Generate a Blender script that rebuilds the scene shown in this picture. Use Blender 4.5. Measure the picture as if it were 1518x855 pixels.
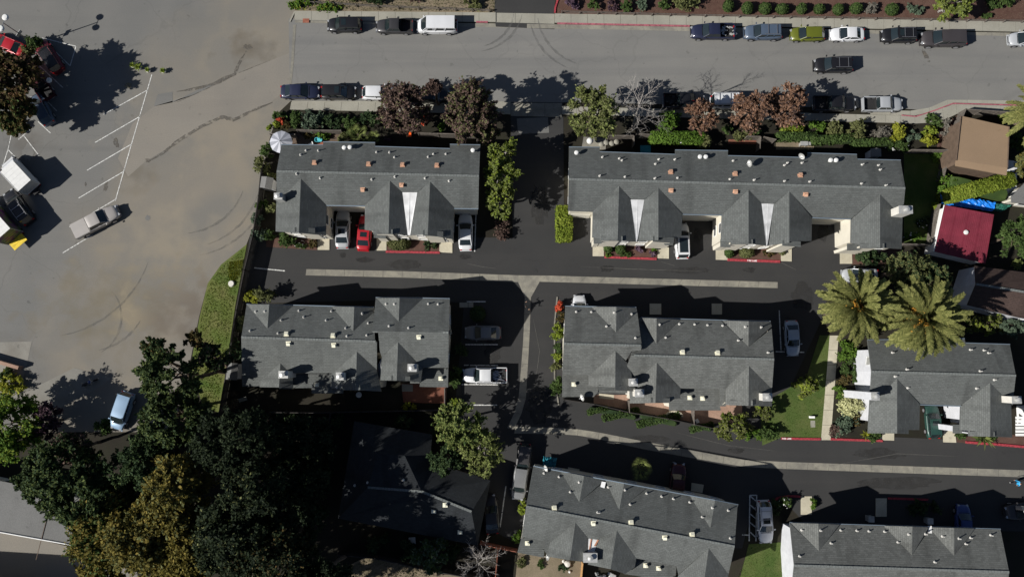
import bpy, bmesh, math, random
import numpy as np
from mathutils import Vector, Matrix
from mathutils.geometry import tessellate_polygon
for o in list(bpy.data.objects): bpy.data.objects.remove(o)
S = bpy.context.scene
COL = S.collection
R = math.radians
rnd = random.Random(7)
# ---------------------------------------------------------------- camera (drone, 100 m up, tilted 5 degrees off straight down)
H = 100.0; FPX = 1205.0; TH = math.atan(112.0/FPX)
cam_d = bpy.data.cameras.new('camera'); cam = bpy.data.objects.new('camera', cam_d); COL.objects.link(cam)
cam.location = (0, 0, H); cam.rotation_euler = (TH, 0, 0)
cam_d.sensor_width = 36.0; cam_d.lens = 36.0*FPX/1518.0; cam_d.clip_start = 1.0; cam_d.clip_end = 2000.0
S.camera = cam
S.render.resolution_x = 1024; S.render.resolution_y = 576
# ---------------------------------------------------------------- light
SUN_EL = 37.5; SUN_AZ = 200.0          # direction towards the sun, counter-clockwise from +X
w = bpy.data.worlds.new('World'); S.world = w; w.use_nodes = True
nt = w.node_tree; bg = nt.nodes['Background']
sky = nt.nodes.new('ShaderNodeTexSky'); sky.sky_type = 'NISHITA'; sky.sun_disc = False
sky.sun_elevation = R(SUN_EL); sky.sun_rotation = R(90-SUN_AZ)
sky.air_density = 0.7; sky.dust_density = 0.6
nt.links.new(sky.outputs[0], bg.inputs[0]); bg.inputs[1].default_value = 0.05
sl = bpy.data.lights.new('sun', 'SUN'); sl.energy = 5.0; sl.angle = R(0.5); sl.color = (1.0, 0.965, 0.91)
so = bpy.data.objects.new('sun', sl); COL.objects.link(so)
sd = Vector((math.cos(R(SUN_AZ))*math.cos(R(SUN_EL)), math.sin(R(SUN_AZ))*math.cos(R(SUN_EL)), math.sin(R(SUN_EL))))
so.rotation_euler = sd.to_track_quat('Z', 'Y').to_euler(); so.location = sd*150
S.view_settings.view_transform = 'Standard'; S.view_settings.look = 'None'
S.view_settings.exposure = 0.42; S.view_settings.gamma = 1.0
# ---------------------------------------------------------------- geometry helpers
CT, ST = math.cos(TH), math.sin(TH)
def P(px, py, z=0.0):
    """point at height z on the line of sight of a photo pixel"""
    x = (px-759.0)/FPX; y = (427.5-py)/FPX
    dy = y*CT+ST; dz = y*ST-CT
    t = (H-z)/(-dz)
    return Vector((x*t, dy*t, z))
def Zm(pts, ox, oy, k=3.795): return [(ox+a/k, oy+b/k) for a, b in pts]
def tag(o, label=None, cat=None, group=None, kind=None):
    if label: o['label'] = label
    if cat: o['category'] = cat
    if group: o['group'] = group
    if kind: o['kind'] = kind
    return o
def empty(name, loc, rz=0.0):
    o = bpy.data.objects.new(name, None); COL.objects.link(o); o.empty_display_size = .3
    o.location = loc; o.rotation_euler = (0, 0, rz); return o
class MB:
    def __init__(s): s.v = []; s.f = []; s.m = []; s.uv = []
    def face(s, pts, mi=0, uv=None):
        b = len(s.v); s.v += [tuple(p) for p in pts]; s.f.append(tuple(range(b, b+len(pts)))); s.m.append(mi)
        s.uv.append(uv)
    def idx(s, verts, faces, mi=0):
        b = len(s.v); s.v += [tuple(p) for p in verts]
        for f in faces: s.f.append(tuple(i+b for i in f)); s.m.append(mi); s.uv.append(None)
    def box(s, c, d, rz=0.0, mi=0, taper=1.0, M=None):
        x, y, z = d[0]/2, d[1]/2, d[2]/2
        vs = [Vector((sx*x*(taper if sz > 0 else 1), sy*y*(taper if sz > 0 else 1), sz*z)) for sz in (-1, 1) for sx, sy in ((-1,-1),(1,-1),(1,1),(-1,1))]
        m = M if M is not None else Matrix.Rotation(rz, 3, 'Z')
        s.idx([m@v+Vector(c) for v in vs], [(3,2,1,0),(4,5,6,7),(0,1,5,4),(1,2,6,5),(2,3,7,6),(3,0,4,7)], mi)
    def prism(s, pts, z0, z1, mi=0):
        """pts xy polygon; closed solid from z0 to z1"""
        n = len(pts); lo = [(p[0], p[1], z0) for p in pts]; hi = [(p[0], p[1], z1) for p in pts]
        tr = tessellate_polygon([[Vector((p[0], p[1], 0)) for p in pts]])
        s.idx(lo+hi, [tuple(t) for t in tr]+[tuple(i+n for i in t) for t in tr]+[(i, (i+1) % n, n+(i+1) % n, n+i) for i in range(n)], mi)
    def slab(s, pts3, th, mi=0, uvf=None):
        """closed plate under the given 3D polygon"""
        n = len(pts3); up = [Vector(p) for p in pts3]; lo = [p-Vector((0, 0, th)) for p in up]
        tr = tessellate_polygon([[Vector((p.x, p.y, 0)) for p in up]])
        for t in tr:
            pp = [up[i] for i in t]
            s.face(pp, mi, [uvf(p) for p in pp] if uvf else None)
        for t in tr: s.face([lo[i] for i in t][::-1], mi)
        for i in range(n): j = (i+1) % n; s.face([up[i], up[j], lo[j], lo[i]], mi)
    def tube(s, p0, p1, r0, r1=None, n=6, mi=0, cap=True):
        if r1 is None: r1 = r0
        p0 = Vector(p0); p1 = Vector(p1); d = (p1-p0)
        if d.length < 1e-6: return
        q = d.to_track_quat('Z', 'Y').to_matrix()
        ring = [Vector((math.cos(2*math.pi*i/n), math.sin(2*math.pi*i/n), 0)) for i in range(n)]
        vs = [p0+q@(a*r0) for a in ring]+[p1+q@(a*r1) for a in ring]
        fs = [(i, (i+1) % n, n+(i+1) % n, n+i) for i in range(n)]
        if cap: fs += [tuple(range(n))[::-1], tuple(range(n, 2*n))]
        s.idx(vs, fs, mi)
    def loft(s, rings, mi=0, closed=False, caps=True):
        n = len(rings[0]); vs = [p for r in rings for p in r]; fs = []
        for a in range(len(rings)-1):
            for i in range(n if closed else n-1):
                j = (i+1) % n
                fs.append((a*n+i, a*n+j, (a+1)*n+j, (a+1)*n+i))
        if caps: fs += [tuple(range(n))[::-1], tuple((len(rings)-1)*n+i for i in range(n))]
        s.idx(vs, fs, mi)
    def lathe(s, prof, c=(0, 0, 0), n=10, mi=0):
        s.loft([[Vector((c[0]+r*math.cos(2*math.pi*i/n), c[1]+r*math.sin(2*math.pi*i/n), c[2]+z)) for i in range(n)] for r, z in prof], mi, True)
    def build(s, name, mats, parent=None, smooth=False, recalc=True, weld=False):
        if not isinstance(mats, (list, tuple)): mats = [mats]
        me = bpy.data.meshes.new(name)
        off = Vector((0, 0, 0))
        if parent is not None and parent.get('_w', 0): off = Vector(parent['_o'])
        me.from_pydata([(a-off.x, b-off.y, c-off.z) for a, b, c in s.v], [], s.f)
        for m in mats: me.materials.append(m)
        me.polygons.foreach_set('material_index', s.m)
        if any(u is not None for u in s.uv):
            uvl = me.uv_layers.new(name='UVMap'); arr = []
            for f, u in zip(s.f, s.uv):
                if u is None: u = [(s.v[i][0]*.7+s.v[i][2], s.v[i][1]*.7+s.v[i][2]) for i in f]
                for a in u: arr += [a[0], a[1]]
            uvl.data.foreach_set('uv', arr)
        if recalc or weld:
            bm = bmesh.new(); bm.from_mesh(me)
            if weld: bmesh.ops.remove_doubles(bm, verts=bm.verts, dist=.0005)
            bmesh.ops.recalc_face_normals(bm, faces=bm.faces); bm.to_mesh(me); bm.free()
        if smooth:
            me.polygons.foreach_set('use_smooth', [True]*len(me.polygons)); me.set_sharp_from_angle(angle=R(38))
        o = bpy.data.objects.new(name, me); COL.objects.link(o)
        if parent is not None: o.parent = parent
        return o
def world_root(name, loc):
    """an Empty whose children are written in world coordinates"""
    o = empty(name, loc); o['_w'] = 1; o['_o'] = tuple(loc); return o
def sub(o, parent):
    o['_w'] = 1; o['_o'] = parent['_o']; return o
# ---------------------------------------------------------------- materials
def srgb(r, g, b): return tuple(((c/255/12.92) if c/255 <= .04045 else ((c/255+.055)/1.055)**2.4) for c in (r, g, b))+(1,)
def newmat(name):
    m = bpy.data.materials.new(name); m.use_nodes = True; n = m.node_tree
    return m, n, n.nodes['Principled BSDF']
def setin(b, k, v):
    if k in b.inputs: b.inputs[k].default_value = v
def mat(name, col, rough=.7, metal=0.0, var=.12, scale=3.0, bump=0.0, coat=0.0, spec=.3):
    """solid colour with a soft noise in value"""
    m, n, b = newmat(name); L = n.links
    setin(b, 'Roughness', rough); setin(b, 'Metallic', metal); setin(b, 'Coat Weight', coat); setin(b, 'Coat Roughness', .08); setin(b, 'Specular IOR Level', spec)
    c = tuple(col[:3])+(1,)
    if var > 0:
        tc = n.nodes.new('ShaderNodeTexCoord'); nz = n.nodes.new('ShaderNodeTexNoise'); nz.inputs['Scale'].default_value = scale; nz.inputs['Detail'].default_value = 5
        L.new(tc.outputs['Object'], nz.inputs['Vector'])
        mx = n.nodes.new('ShaderNodeMix'); mx.data_type = 'RGBA'
        mx.inputs[6].default_value = tuple(x*(1-var) for x in c[:3])+(1,); mx.inputs[7].default_value = tuple(min(1, x*(1+var)) for x in c[:3])+(1,)
        rp = n.nodes.new('ShaderNodeMapRange'); rp.inputs[1].default_value = .3; rp.inputs[2].default_value = .7
        L.new(nz.outputs[0], rp.inputs[0]); L.new(rp.outputs[0], mx.inputs[0]); L.new(mx.outputs[2], b.inputs['Base Color'])
        if bump > 0:
            bp = n.nodes.new('ShaderNodeBump'); bp.inputs['Strength'].default_value = bump; bp.inputs['Distance'].default_value = .03
            L.new(nz.outputs[0], bp.inputs['Height']); L.new(bp.outputs[0], b.inputs['Normal'])
    else: b.inputs['Base Color'].default_value = c
    return m
def ground_mat(name, cols, sc=(.03, .35, 6.0), streak=None, amt=(.5, .35, .25), rough=.9, cracks=0.0, grad=None, spots=()):
    """layers of noise at several sizes between (dark, mid, light); streak = (angle, strength, tint) tyre wear"""
    m, n, b = newmat(name); L = n.links; N = n.nodes.new
    setin(b, 'Roughness', rough); setin(b, 'Specular IOR Level', .2)
    tc = N('ShaderNodeTexCoord')
    def noise(s, det=6, vec=None, dist=0.0):
        q = N('ShaderNodeTexNoise'); q.inputs['Scale'].default_value = s; q.inputs['Detail'].default_value = det; q.inputs['Distortion'].default_value = dist
        L.new(vec if vec is not None else tc.outputs['Object'], q.inputs['Vector']); return q.outputs[0]
    def rng(x, a, c, lo=0.0, hi=1.0):
        q = N('ShaderNodeMapRange'); q.inputs[1].default_value = a; q.inputs[2].default_value = c; q.inputs[3].default_value = lo; q.inputs[4].default_value = hi
        L.new(x, q.inputs[0]); return q.outputs[0]
    def mix(f, a, c, bt='MIX'):
        q = N('ShaderNodeMix'); q.data_type = 'RGBA'; q.blend_type = bt
        for k, v in ((6, a), (7, c)):
            if isinstance(v, tuple): q.inputs[k].default_value = v
            else: L.new(v, q.inputs[k])
        if isinstance(f, float): q.inputs[0].default_value = f
        else: L.new(f, q.inputs[0])
        return q.outputs[2]
    c = mix(rng(noise(sc[0], 4, dist=.6), .35, .65), cols[0], cols[1])
    c = mix(rng(noise(sc[1], 8), .42, .72, 0, amt[0]), c, cols[2])
    if streak:
        mp = N('ShaderNodeMapping'); mp.inputs['Rotation'].default_value = (0, 0, R(streak[0])); mp.inputs['Scale'].default_value = (.02, .55, 1)
        L.new(tc.outputs['Object'], mp.inputs[0])
        c = mix(rng(noise(1.0, 6, mp.outputs[0], .3), .5, .7, 0, streak[1]), c, streak[2])
    fine = noise(sc[2], 3)
    c = mix(rng(fine, .3, .7, 0, 1), mix(1.0, c, (1-amt[2],)*3+(1,), 'MULTIPLY'), c)
    c = mix(rng(noise(1.1, 2), .68, .74, 0, amt[1]), c, tuple(x*.45 for x in cols[0][:3])+(1,))
    if cracks:
        v = N('ShaderNodeTexVoronoi'); v.feature = 'DISTANCE_TO_EDGE'; v.inputs['Scale'].default_value = .12
        wv = N('ShaderNodeMix'); wv.data_type = 'RGBA'; wv.inputs[0].default_value = .12
        nz = N('ShaderNodeTexNoise'); nz.inputs['Scale'].default_value = .3; nz.inputs['Detail'].default_value = 6; L.new(tc.outputs['Object'], nz.inputs['Vector'])
        ad = N('ShaderNodeVectorMath'); ad.operation = 'MULTIPLY_ADD'; ad.inputs[1].default_value = (4, 4, 0); L.new(nz.outputs[1], ad.inputs[0]); L.new(tc.outputs['Object'], ad.inputs[2])
        L.new(ad.outputs[0], v.inputs['Vector'])
        c = mix(rng(v.outputs['Distance'], 0, .012, cracks, 0), c, tuple(x*.4 for x in cols[0][:3])+(1,))
    if grad:   # (direction, from, to, tint a, tint b): dust lying on one side of the lot, with a ragged border
        sp = N('ShaderNodeVectorMath'); sp.operation = 'DOT_PRODUCT'; sp.inputs[1].default_value = grad[0]; L.new(tc.outputs['Object'], sp.inputs[0])
        ad = N('ShaderNodeMath'); ad.operation = 'MULTIPLY_ADD'; ad.inputs[1].default_value = 16; L.new(noise(.09, 8), ad.inputs[0]); L.new(sp.outputs['Value'], ad.inputs[2])
        tan_ = mix(rng(noise(.07, 6, dist=1.0), .40, .62), grad[3], grad[4]); tan_ = mix(rng(noise(.25, 8), .5, .75, 0, .6), tan_, grad[5])
        tan_ = mix(rng(fine, .3, .7, 0, 1), mix(1.0, tan_, (.86,)*3+(1,), 'MULTIPLY'), tan_)
        c = mix(rng(ad.outputs[0], grad[1]+8, grad[2]+8, 0, .92), c, tan_)
    for pos, rad, scl, colr, amt_ in spots:   # stains that lie at known places
        mp = N('ShaderNodeMapping'); mp.vector_type = 'TEXTURE'; mp.inputs['Location'].default_value = pos; mp.inputs['Scale'].default_value = scl; L.new(tc.outputs['Object'], mp.inputs[0])
        ln = N('ShaderNodeVectorMath'); ln.operation = 'LENGTH'; L.new(mp.outputs[0], ln.inputs[0])
        ad = N('ShaderNodeMath'); ad.operation = 'MULTIPLY_ADD'; ad.inputs[1].default_value = rad*2.4; L.new(noise(.45, 9), ad.inputs[0]); L.new(ln.outputs['Value'], ad.inputs[2])
        c = mix(rng(ad.outputs[0], rad*1.2, rad*2.0, amt_, 0), c, colr)
    L.new(c, b.inputs['Base Color'])
    bp = N('ShaderNodeBump'); bp.inputs['Strength'].default_value = .35; bp.inputs['Distance'].default_value = .02; L.new(fine, bp.inputs['Height']); L.new(bp.outputs[0], b.inputs['Normal'])
    return m
def shingle_mat(name, base, var=.11):
    m, n, b = newmat(name); L = n.links; N = n.nodes.new
    setin(b, 'Roughness', .92); setin(b, 'Specular IOR Level', .15)
    uv = N('ShaderNodeUVMap')
    br = N('ShaderNodeTexBrick'); br.inputs['Scale'].default_value = 1.0; br.inputs['Brick Width'].default_value = .42; br.inputs['Row Height'].default_value = .21
    br.inputs['Mortar Size'].default_value = .012; br.inputs['Mortar Smooth'].default_value = .5; br.offset = .37; br.inputs['Bias'].default_value = 0.0
    br.inputs['Color1'].default_value = tuple(x*(1-var) for x in base[:3])+(1,); br.inputs['Color2'].default_value = tuple(x*(1+var) for x in base[:3])+(1,)
    br.inputs['Mortar'].default_value = tuple(x*.7 for x in base[:3])+(1,)
    L.new(uv.outputs[0], br.inputs['Vector'])
    tc = N('ShaderNodeTexCoord')
    nz = N('ShaderNodeTexNoise'); nz.inputs['Scale'].default_value = .35; nz.inputs['Detail'].default_value = 8; L.new(tc.outputs['Object'], nz.inputs['Vector'])
    r1 = N('ShaderNodeMapRange'); r1.inputs[1].default_value = .3; r1.inputs[2].default_value = .7; r1.inputs[3].default_value = .92; r1.inputs[4].default_value = 1.08; L.new(nz.outputs[0], r1.inputs[0])
    mp = N('ShaderNodeMapping'); mp.inputs['Scale'].default_value = (.55, .09, 1); L.new(uv.outputs[0], mp.inputs[0])
    ns = N('ShaderNodeTexNoise'); ns.inputs['Scale'].default_value = 1.0; ns.inputs['Detail'].default_value = 5; L.new(mp.outputs[0], ns.inputs['Vector'])
    r2 = N('ShaderNodeMapRange'); r2.inputs[1].default_value = .52; r2.inputs[2].default_value = .70; r2.inputs[3].default_value = 1.04; r2.inputs[4].default_value = .74; L.new(ns.outputs[0], r2.inputs[0])
    mu = N('ShaderNodeMath'); mu.operation = 'MULTIPLY'; L.new(r1.outputs[0], mu.inputs[0]); L.new(r2.outputs[0], mu.inputs[1])
    mx = N('ShaderNodeMix'); mx.data_type = 'RGBA'; mx.blend_type = 'MULTIPLY'; mx.inputs[0].default_value = 1.0
    L.new(br.outputs[0], mx.inputs[6]); L.new(mu.outputs[0], mx.inputs[7]); L.new(mx.outputs[2], b.inputs['Base Color'])
    bp = N('ShaderNodeBump'); bp.inputs['Strength'].default_value = .6; bp.inputs['Distance'].default_value = .04; bp.invert = True; L.new(br.outputs['Fac'], bp.inputs['Height']); L.new(bp.outputs[0], b.inputs['Normal'])
    return m
def leaf_mat(name, cols, scale=.6, trans=.28):
    cols = [tuple(min(.7, x*1.18) for x in c) for c in cols]
    m, n, b = newmat(name); L = n.links; N = n.nodes.new
    setin(b, 'Roughness', .75); setin(b, 'Specular IOR Level', .15)
    g = N('ShaderNodeNewGeometry'); tc = N('ShaderNodeTexCoord')
    nz = N('ShaderNodeTexNoise'); nz.inputs['Scale'].default_value = scale; nz.inputs['Detail'].default_value = 3; L.new(tc.outputs['Object'], nz.inputs['Vector'])
    ad = N('ShaderNodeMath'); ad.operation = 'MULTIPLY_ADD'; ad.inputs[1].default_value = .55; L.new(g.outputs['Random Per Island'], ad.inputs[0])
    mp = N('ShaderNodeMapRange'); mp.inputs[1].default_value = .3; mp.inputs[2].default_value = .7; mp.inputs[3].default_value = 0; mp.inputs[4].default_value = .45; L.new(nz.outputs[0], mp.inputs[0])
    L.new(mp.outputs[0], ad.inputs[2])
    cr = N('ShaderNodeValToRGB'); e = cr.color_ramp.elements
    while len(e) < len(cols): e.new(.5)
    for i, c in enumerate(cols): e[i].position = i/(len(cols)-1); e[i].color = tuple(c[:3])+(1,)
    L.new(ad.outputs[0], cr.inputs[0]); L.new(cr.outputs[0], b.inputs['Base Color'])
    if trans:
        tr = N('ShaderNodeBsdfTranslucent'); L.new(cr.outputs[0], tr.inputs[0]); ms = N('ShaderNodeMixShader'); ms.inputs[0].default_value = trans
        L.new(b.outputs[0], ms.inputs[1]); L.new(tr.outputs[0], ms.inputs[2]); L.new(ms.outputs[0], n.nodes['Material Output'].inputs[0])
    return m
def see_through(m, scale=1.3, lo=.38, hi=.6):
    """worn marks: the mark breaks up where the noise is low"""
    n = m.node_tree; tc = n.nodes.new('ShaderNodeTexCoord'); nz = n.nodes.new('ShaderNodeTexNoise'); nz.inputs['Scale'].default_value = scale; nz.inputs['Detail'].default_value = 8
    n.links.new(tc.outputs['Object'], nz.inputs[0]); mr = n.nodes.new('ShaderNodeMapRange'); mr.inputs[1].default_value = lo; mr.inputs[2].default_value = hi; n.links.new(nz.outputs[0], mr.inputs[0])
    tr = n.nodes.new('ShaderNodeBsdfTransparent'); ms = n.nodes.new('ShaderNodeMixShader'); n.links.new(mr.outputs[0], ms.inputs[0]); n.links.new(tr.outputs[0], ms.inputs[1])
    n.links.new(n.nodes['Principled BSDF'].outputs[0], ms.inputs[2]); n.links.new(ms.outputs[0], n.nodes['Material Output'].inputs[0]); return m
M = {}
M['soil'] = ground_mat('soil', [(.016,.014,.010,1), (.028,.024,.017,1), (.022,.025,.012,1)], (.15, .8, 7))
M['mulch'] = ground_mat('mulch', [(.075,.04,.03,1), (.10,.055,.042,1), (.13,.08,.06,1)], (.2, 1.6, 9))
M['dirt'] = ground_mat('dirt', [(.16,.13,.09,1), (.25,.2,.14,1), (.12,.11,.06,1)], (.12, .7, 8))
M['lot'] = ground_mat('lot_asphalt', [(.124,.124,.119,1), (.146,.144,.136,1), (.17,.164,.152,1)], (.035, .22, 9), (78, .45, (.112,.112,.108,1)), (.5, .45, .12), cracks=.2)
M['lot_mix'] = ground_mat('worn_lot_asphalt', [(.124,.124,.119,1), (.146,.144,.136,1), (.17,.164,.152,1)], (.035, .22, 9), (78, .45, (.112,.112,.108,1)), (.5, .45, .12), cracks=.2, grad=((.93,-.365,0), -58.0, -51.0, (.158,.150,.133,1), (.192,.173,.143,1), (.225,.194,.145,1)), spots=[(P(190,455),10,(1.5,.8,1),(.135,.118,.085,1),.75),(P(192,466),3.4,(1,1.3,1),(.235,.20,.14,1),.7),(P(265,475),7,(1,1.2,1),(.12,.10,.085,1),.5),(P(245,365),8,(1.3,1,1),(.23,.20,.15,1),.5),(P(205,255),3.5,(1,1,1),(.12,.105,.082,1),.6),(P(300,470),4,(1,2,1),(.11,.095,.08,1),.5),(P(42,226),4,(1,1.4,1),(.095,.088,.078,1),.6),(P(368,71),3,(1.5,1,1),(.10,.085,.065,1),.7),(P(10,530),5,(1,1,1),(.11,.10,.085,1),.4),(P(340,190),9,(2,.7,1),(.22,.19,.145,1),.5)])
M['lot_dusty'] = ground_mat('dusty_asphalt', [(.128,.120,.108,1), (.150,.140,.125,1), (.180,.162,.135,1)], (.05, .25, 8), (75, .35, (.125,.115,.105,1)), (.6, .5, .14), cracks=.2)
M['lot_sand'] = ground_mat('sandy_dirt', [(.178,.165,.144,1), (.198,.183,.158,1), (.22,.198,.165,1)], (.06, .3, 8), (-60, .2, (.15,.135,.12,1)), (.5, .3, .12))
M['street'] = ground_mat('street_asphalt', [(.150,.148,.140,1), (.172,.169,.160,1), (.195,.19,.176,1)], (.03, .2, 9), (1, .65, (.128,.128,.126,1)), (.45, .35, .10), cracks=.15)
M['apron'] = ground_mat('stained_concrete', [(.19,.185,.165,1), (.225,.215,.19,1), (.14,.128,.11,1)], (.15, .5, 8), None, (.7, .4, .15))
M['tyre_mark'] = ground_mat('tyre_mark', [(.152,.147,.134,1), (.165,.158,.143,1), (.18,.17,.152,1)], (.2, .8, 9))
M['tyre_street'] = ground_mat('street_tyre_mark', [(.142,.142,.137,1), (.155,.153,.147,1), (.17,.166,.156,1)], (.2, .8, 9))
M['drive_b'] = ground_mat('patched_asphalt', [(.038,.037,.036,1), (.043,.042,.041,1), (.05,.048,.046,1)], (.2, .8, 9))
M['drive_c'] = ground_mat('damp_asphalt', [(.026,.026,.026,1), (.031,.03,.03,1), (.04,.038,.036,1)], (.2, .8, 9))
M['drive'] = ground_mat('dark_asphalt', [(.032,.032,.032,1), (.037,.037,.037,1), (.048,.047,.045,1)], (.06, .3, 9), (2, .35, (.048,.046,.045,1)), (.35, .25, .15), cracks=.1)
M['concrete'] = ground_mat('concrete', [(.25,.242,.205,1), (.295,.285,.24,1), (.22,.205,.17,1)], (.3, 1.0, 9), None, (.4, .3, .15))
M['old_concrete'] = ground_mat('weathered_concrete', [(.20,.19,.16,1), (.26,.245,.20,1), (.12,.115,.105,1)], (.3, 1.3, 9), (1, .7, (.14,.135,.12,1)), (.6, .5, .2))
M['pale_concrete'] = ground_mat('pale_concrete', [(.42,.39,.30,1), (.52,.48,.37,1), (.36,.32,.24,1)], (.4, 1.2, 9), None, (.5, .3, .15))
M['paver'] = ground_mat('brick_paving', [(.16,.06,.04,1), (.20,.085,.055,1), (.12,.055,.04,1)], (.4, 1.8, 8))
M['pink_patio'] = ground_mat('pink_patio', [(.30,.19,.14,1), (.36,.24,.18,1), (.26,.17,.13,1)], (.3, 1.2, 8))
M['lawn'] = ground_mat('lawn', [(.05,.085,.018,1), (.075,.11,.026,1), (.12,.125,.045,1)], (.15, .6, 10), None, (.55, .2, .35))
M['verge'] = ground_mat('verge_grass', [(.065,.11,.02,1), (.11,.135,.032,1), (.19,.165,.07,1)], (.12, .5, 10), None, (.6, .2, .35))
M['white_line'] = mat('white_line_paint', (.46,.46,.44), .8, 0, .45, 5)
M['red_curb'] = mat('red_curb_paint', (.27,.034,.044), .8, 0, .4, 5)
M['pink_curb'] = mat('faded_red_curb_paint', (.27,.085,.105), .85, 0, .4, 4)
M['lettering'] = mat('white_lettering', (.8,.78,.78), .7, 0, 0)
M['shingle'] = shingle_mat('grey_shingle', (.099,.105,.101))
M['shingle_b'] = shingle_mat('grey_shingle_newer', (.091,.097,.094)); M['shingle_c'] = shingle_mat('grey_shingle_older', (.109,.113,.107), .14)
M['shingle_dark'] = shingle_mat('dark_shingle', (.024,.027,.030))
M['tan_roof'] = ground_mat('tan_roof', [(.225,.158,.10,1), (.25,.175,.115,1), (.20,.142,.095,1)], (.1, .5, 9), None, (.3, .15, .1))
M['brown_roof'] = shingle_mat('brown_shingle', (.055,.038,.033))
M['red_metal'] = mat('red_metal_roof', (.145,.020,.034), .55, 0, .18, .8)
M['flat_roof'] = ground_mat('grey_flat_roof', [(.15,.15,.145,1), (.175,.175,.17,1), (.13,.13,.125,1)], (.1, .5, 9))
M['membrane'] = mat('white_membrane', (.57,.575,.575), .6, 0, .2, 1.1)
M['white_wall'] = mat('pale_grey_siding', (.50,.51,.535), .7, 0, .08, 1.5)
M['cream_wall'] = mat('cream_stucco', (.55,.52,.44), .8, 0, .06, 1)
M['wood_wall'] = mat('brown_siding', (.10,.07,.05), .8, 0, .2, 2)
M['trim'] = mat('white_trim', (.7,.7,.68), .6, 0, .05, 1)
M['gutter'] = mat('blue_grey_gutter', (.16,.20,.24), .5, .2, .05, 1)
M['glass'] = mat('window_glass', (.03,.035,.04), .12, 0, 0, spec=.6)
M['garage'] = mat('garage_door', (.5,.48,.42), .6, 0, .06, 1)
M['door'] = mat('front_door', (.12,.05,.03), .5, 0, .1, 1)
M['galv'] = mat('galvanised_metal', (.48,.48,.46), .45, .5, .15, 4)
M['pipe'] = mat('painted_pipe', (.42,.41,.38), .6, 0, .15, 4)
M['orange_vent'] = mat('terracotta_vent', (.46,.27,.18), .7, 0, .3, 8)
M['cream_vent'] = mat('cream_vent', (.68,.66,.52), .6, 0, .08, 4)
M['white_metal'] = mat('white_metal', (.60,.60,.58), .45, 0, .05, 3)
M['chim'] = mat('pale_chimney_siding', (.55,.53,.48), .75, 0, .08, 2)
M['fence'] = mat('weathered_fence_wood', (.12,.105,.09), .85, 0, .3, 3)
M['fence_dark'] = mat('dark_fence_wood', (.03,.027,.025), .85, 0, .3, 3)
M['fence_orange'] = mat('new_cedar_wood', (.42,.24,.10), .8, 0, .2, 3)
M['brick_fence'] = mat('rusty_red_fence', (.22,.08,.05), .85, 0, .3, 3)
M['bark'] = mat('bark', (.10,.075,.055), .9, 0, .3, 6, .5)
M['pale_bark'] = mat('pale_bark', (.26,.24,.22), .9, 0, .25, 6, .5)
M['black'] = mat('black_plastic', (.012,.012,.013), .5, 0, .1, 5)
M['steel'] = mat('steel', (.35,.35,.36), .35, .8, .1, 5)
M['yellow'] = mat('yellow_paint', (.62,.45,.03), .5, 0, .2, 2)
M['blue_tarp'] = mat('blue_tarp', (.012,.17,.62), .4, 0, .2, 2.5, .6)
M['green_tarp'] = mat('green_tarp', (.02,.11,.08), .5, 0, .3, 2.5, .6)
M['cyan'] = mat('turquoise_plastic', (.08,.42,.48), .5, 0, .1, 3)
M['teal_cloth'] = mat('teal_cover', (.02,.17,.22), .6, 0, .15, 3)
M['orange'] = mat('orange_plastic', (.75,.12,.02), .5, 0, .2, 3)
M['magenta'] = mat('magenta_plastic', (.6,.03,.25), .5, 0, .2, 3)
M['rust'] = mat('rust_stain', (.36,.17,.10), .8, 0, .4, 3)

for k in ('tyre_mark', 'tyre_street', 'drive_b', 'drive_c'): see_through(M[k], .9, .30, 1.05 if 'tyre' in k else .85)
see_through(M['white_line'], 3.0, .28, .42)
# ================================================================ THE SETTING: ground sheets
LIFT = [0]
def sheet(name, pxs, m, z, parent=None, kind='structure'):
    LIFT[0] += 1; z += .0003*(LIFT[0] % 40)
    b = MB(); pts = [P(x, y, 0) for x, y in pxs]
    tr = tessellate_polygon([[Vector((p.x, p.y, 0)) for p in pts]])
    b.idx([(p.x, p.y, z) for p in pts], [tuple(t) for t in tr])
    o = b.build(name, m, parent)
    for pl in o.data.polygons:
        if pl.normal.z < 0: o.data.flip_normals(); break
    if parent is None and kind: tag(o, kind=kind)
    return o
g = MB(); n = 24; E = 420.0
for i in range(n):
    for j in range(n):
        x0, x1, y0, y1 = [-E+2*E*k/n for k in (i, i+1, j, j+1)]
        g.face([(x0, y0, -.02), (x1, y0, -.02), (x1, y1, -.02), (x0, y1, -.02)])
tag(g.build('ground', M['soil'], recalc=False), kind='structure')
lot = sheet('parking_lot', [(-160,-160),(437,-160),(437,28),(431,150),(412,168),(400,205),(388,262),(378,330),(365,363),(328,392),(308,420),(295,470),(283,530),(275,560),(258,640),(-160,640)], M['lot_mix'], .004)
sheet('sandy_track', [(175,235),(196,184),(228,158),(290,138),(345,112),(432,78),(430,128),(402,152),(345,177),(329,171),(290,192),(255,216),(215,240),(190,262)], M['lot_sand'], .009)
sheet('asphalt_patch', [(228,158),(234,140),(256,136),(256,152),(310,125),(345,112),(290,140)], M['lot'], .016)
M['oil'] = ground_mat('oil_stain', [(.10,.092,.08,1), (.125,.115,.10,1), (.15,.135,.11,1)], (.3, 1.0, 8))
M['sand_pile'] = ground_mat('dry_sand', [(.19,.16,.10,1), (.22,.19,.12,1), (.15,.13,.09,1)], (.3, 1.0, 8))
see_through(M['oil'], 1.6); see_through(M['sand_pile'], 1.6)
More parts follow.
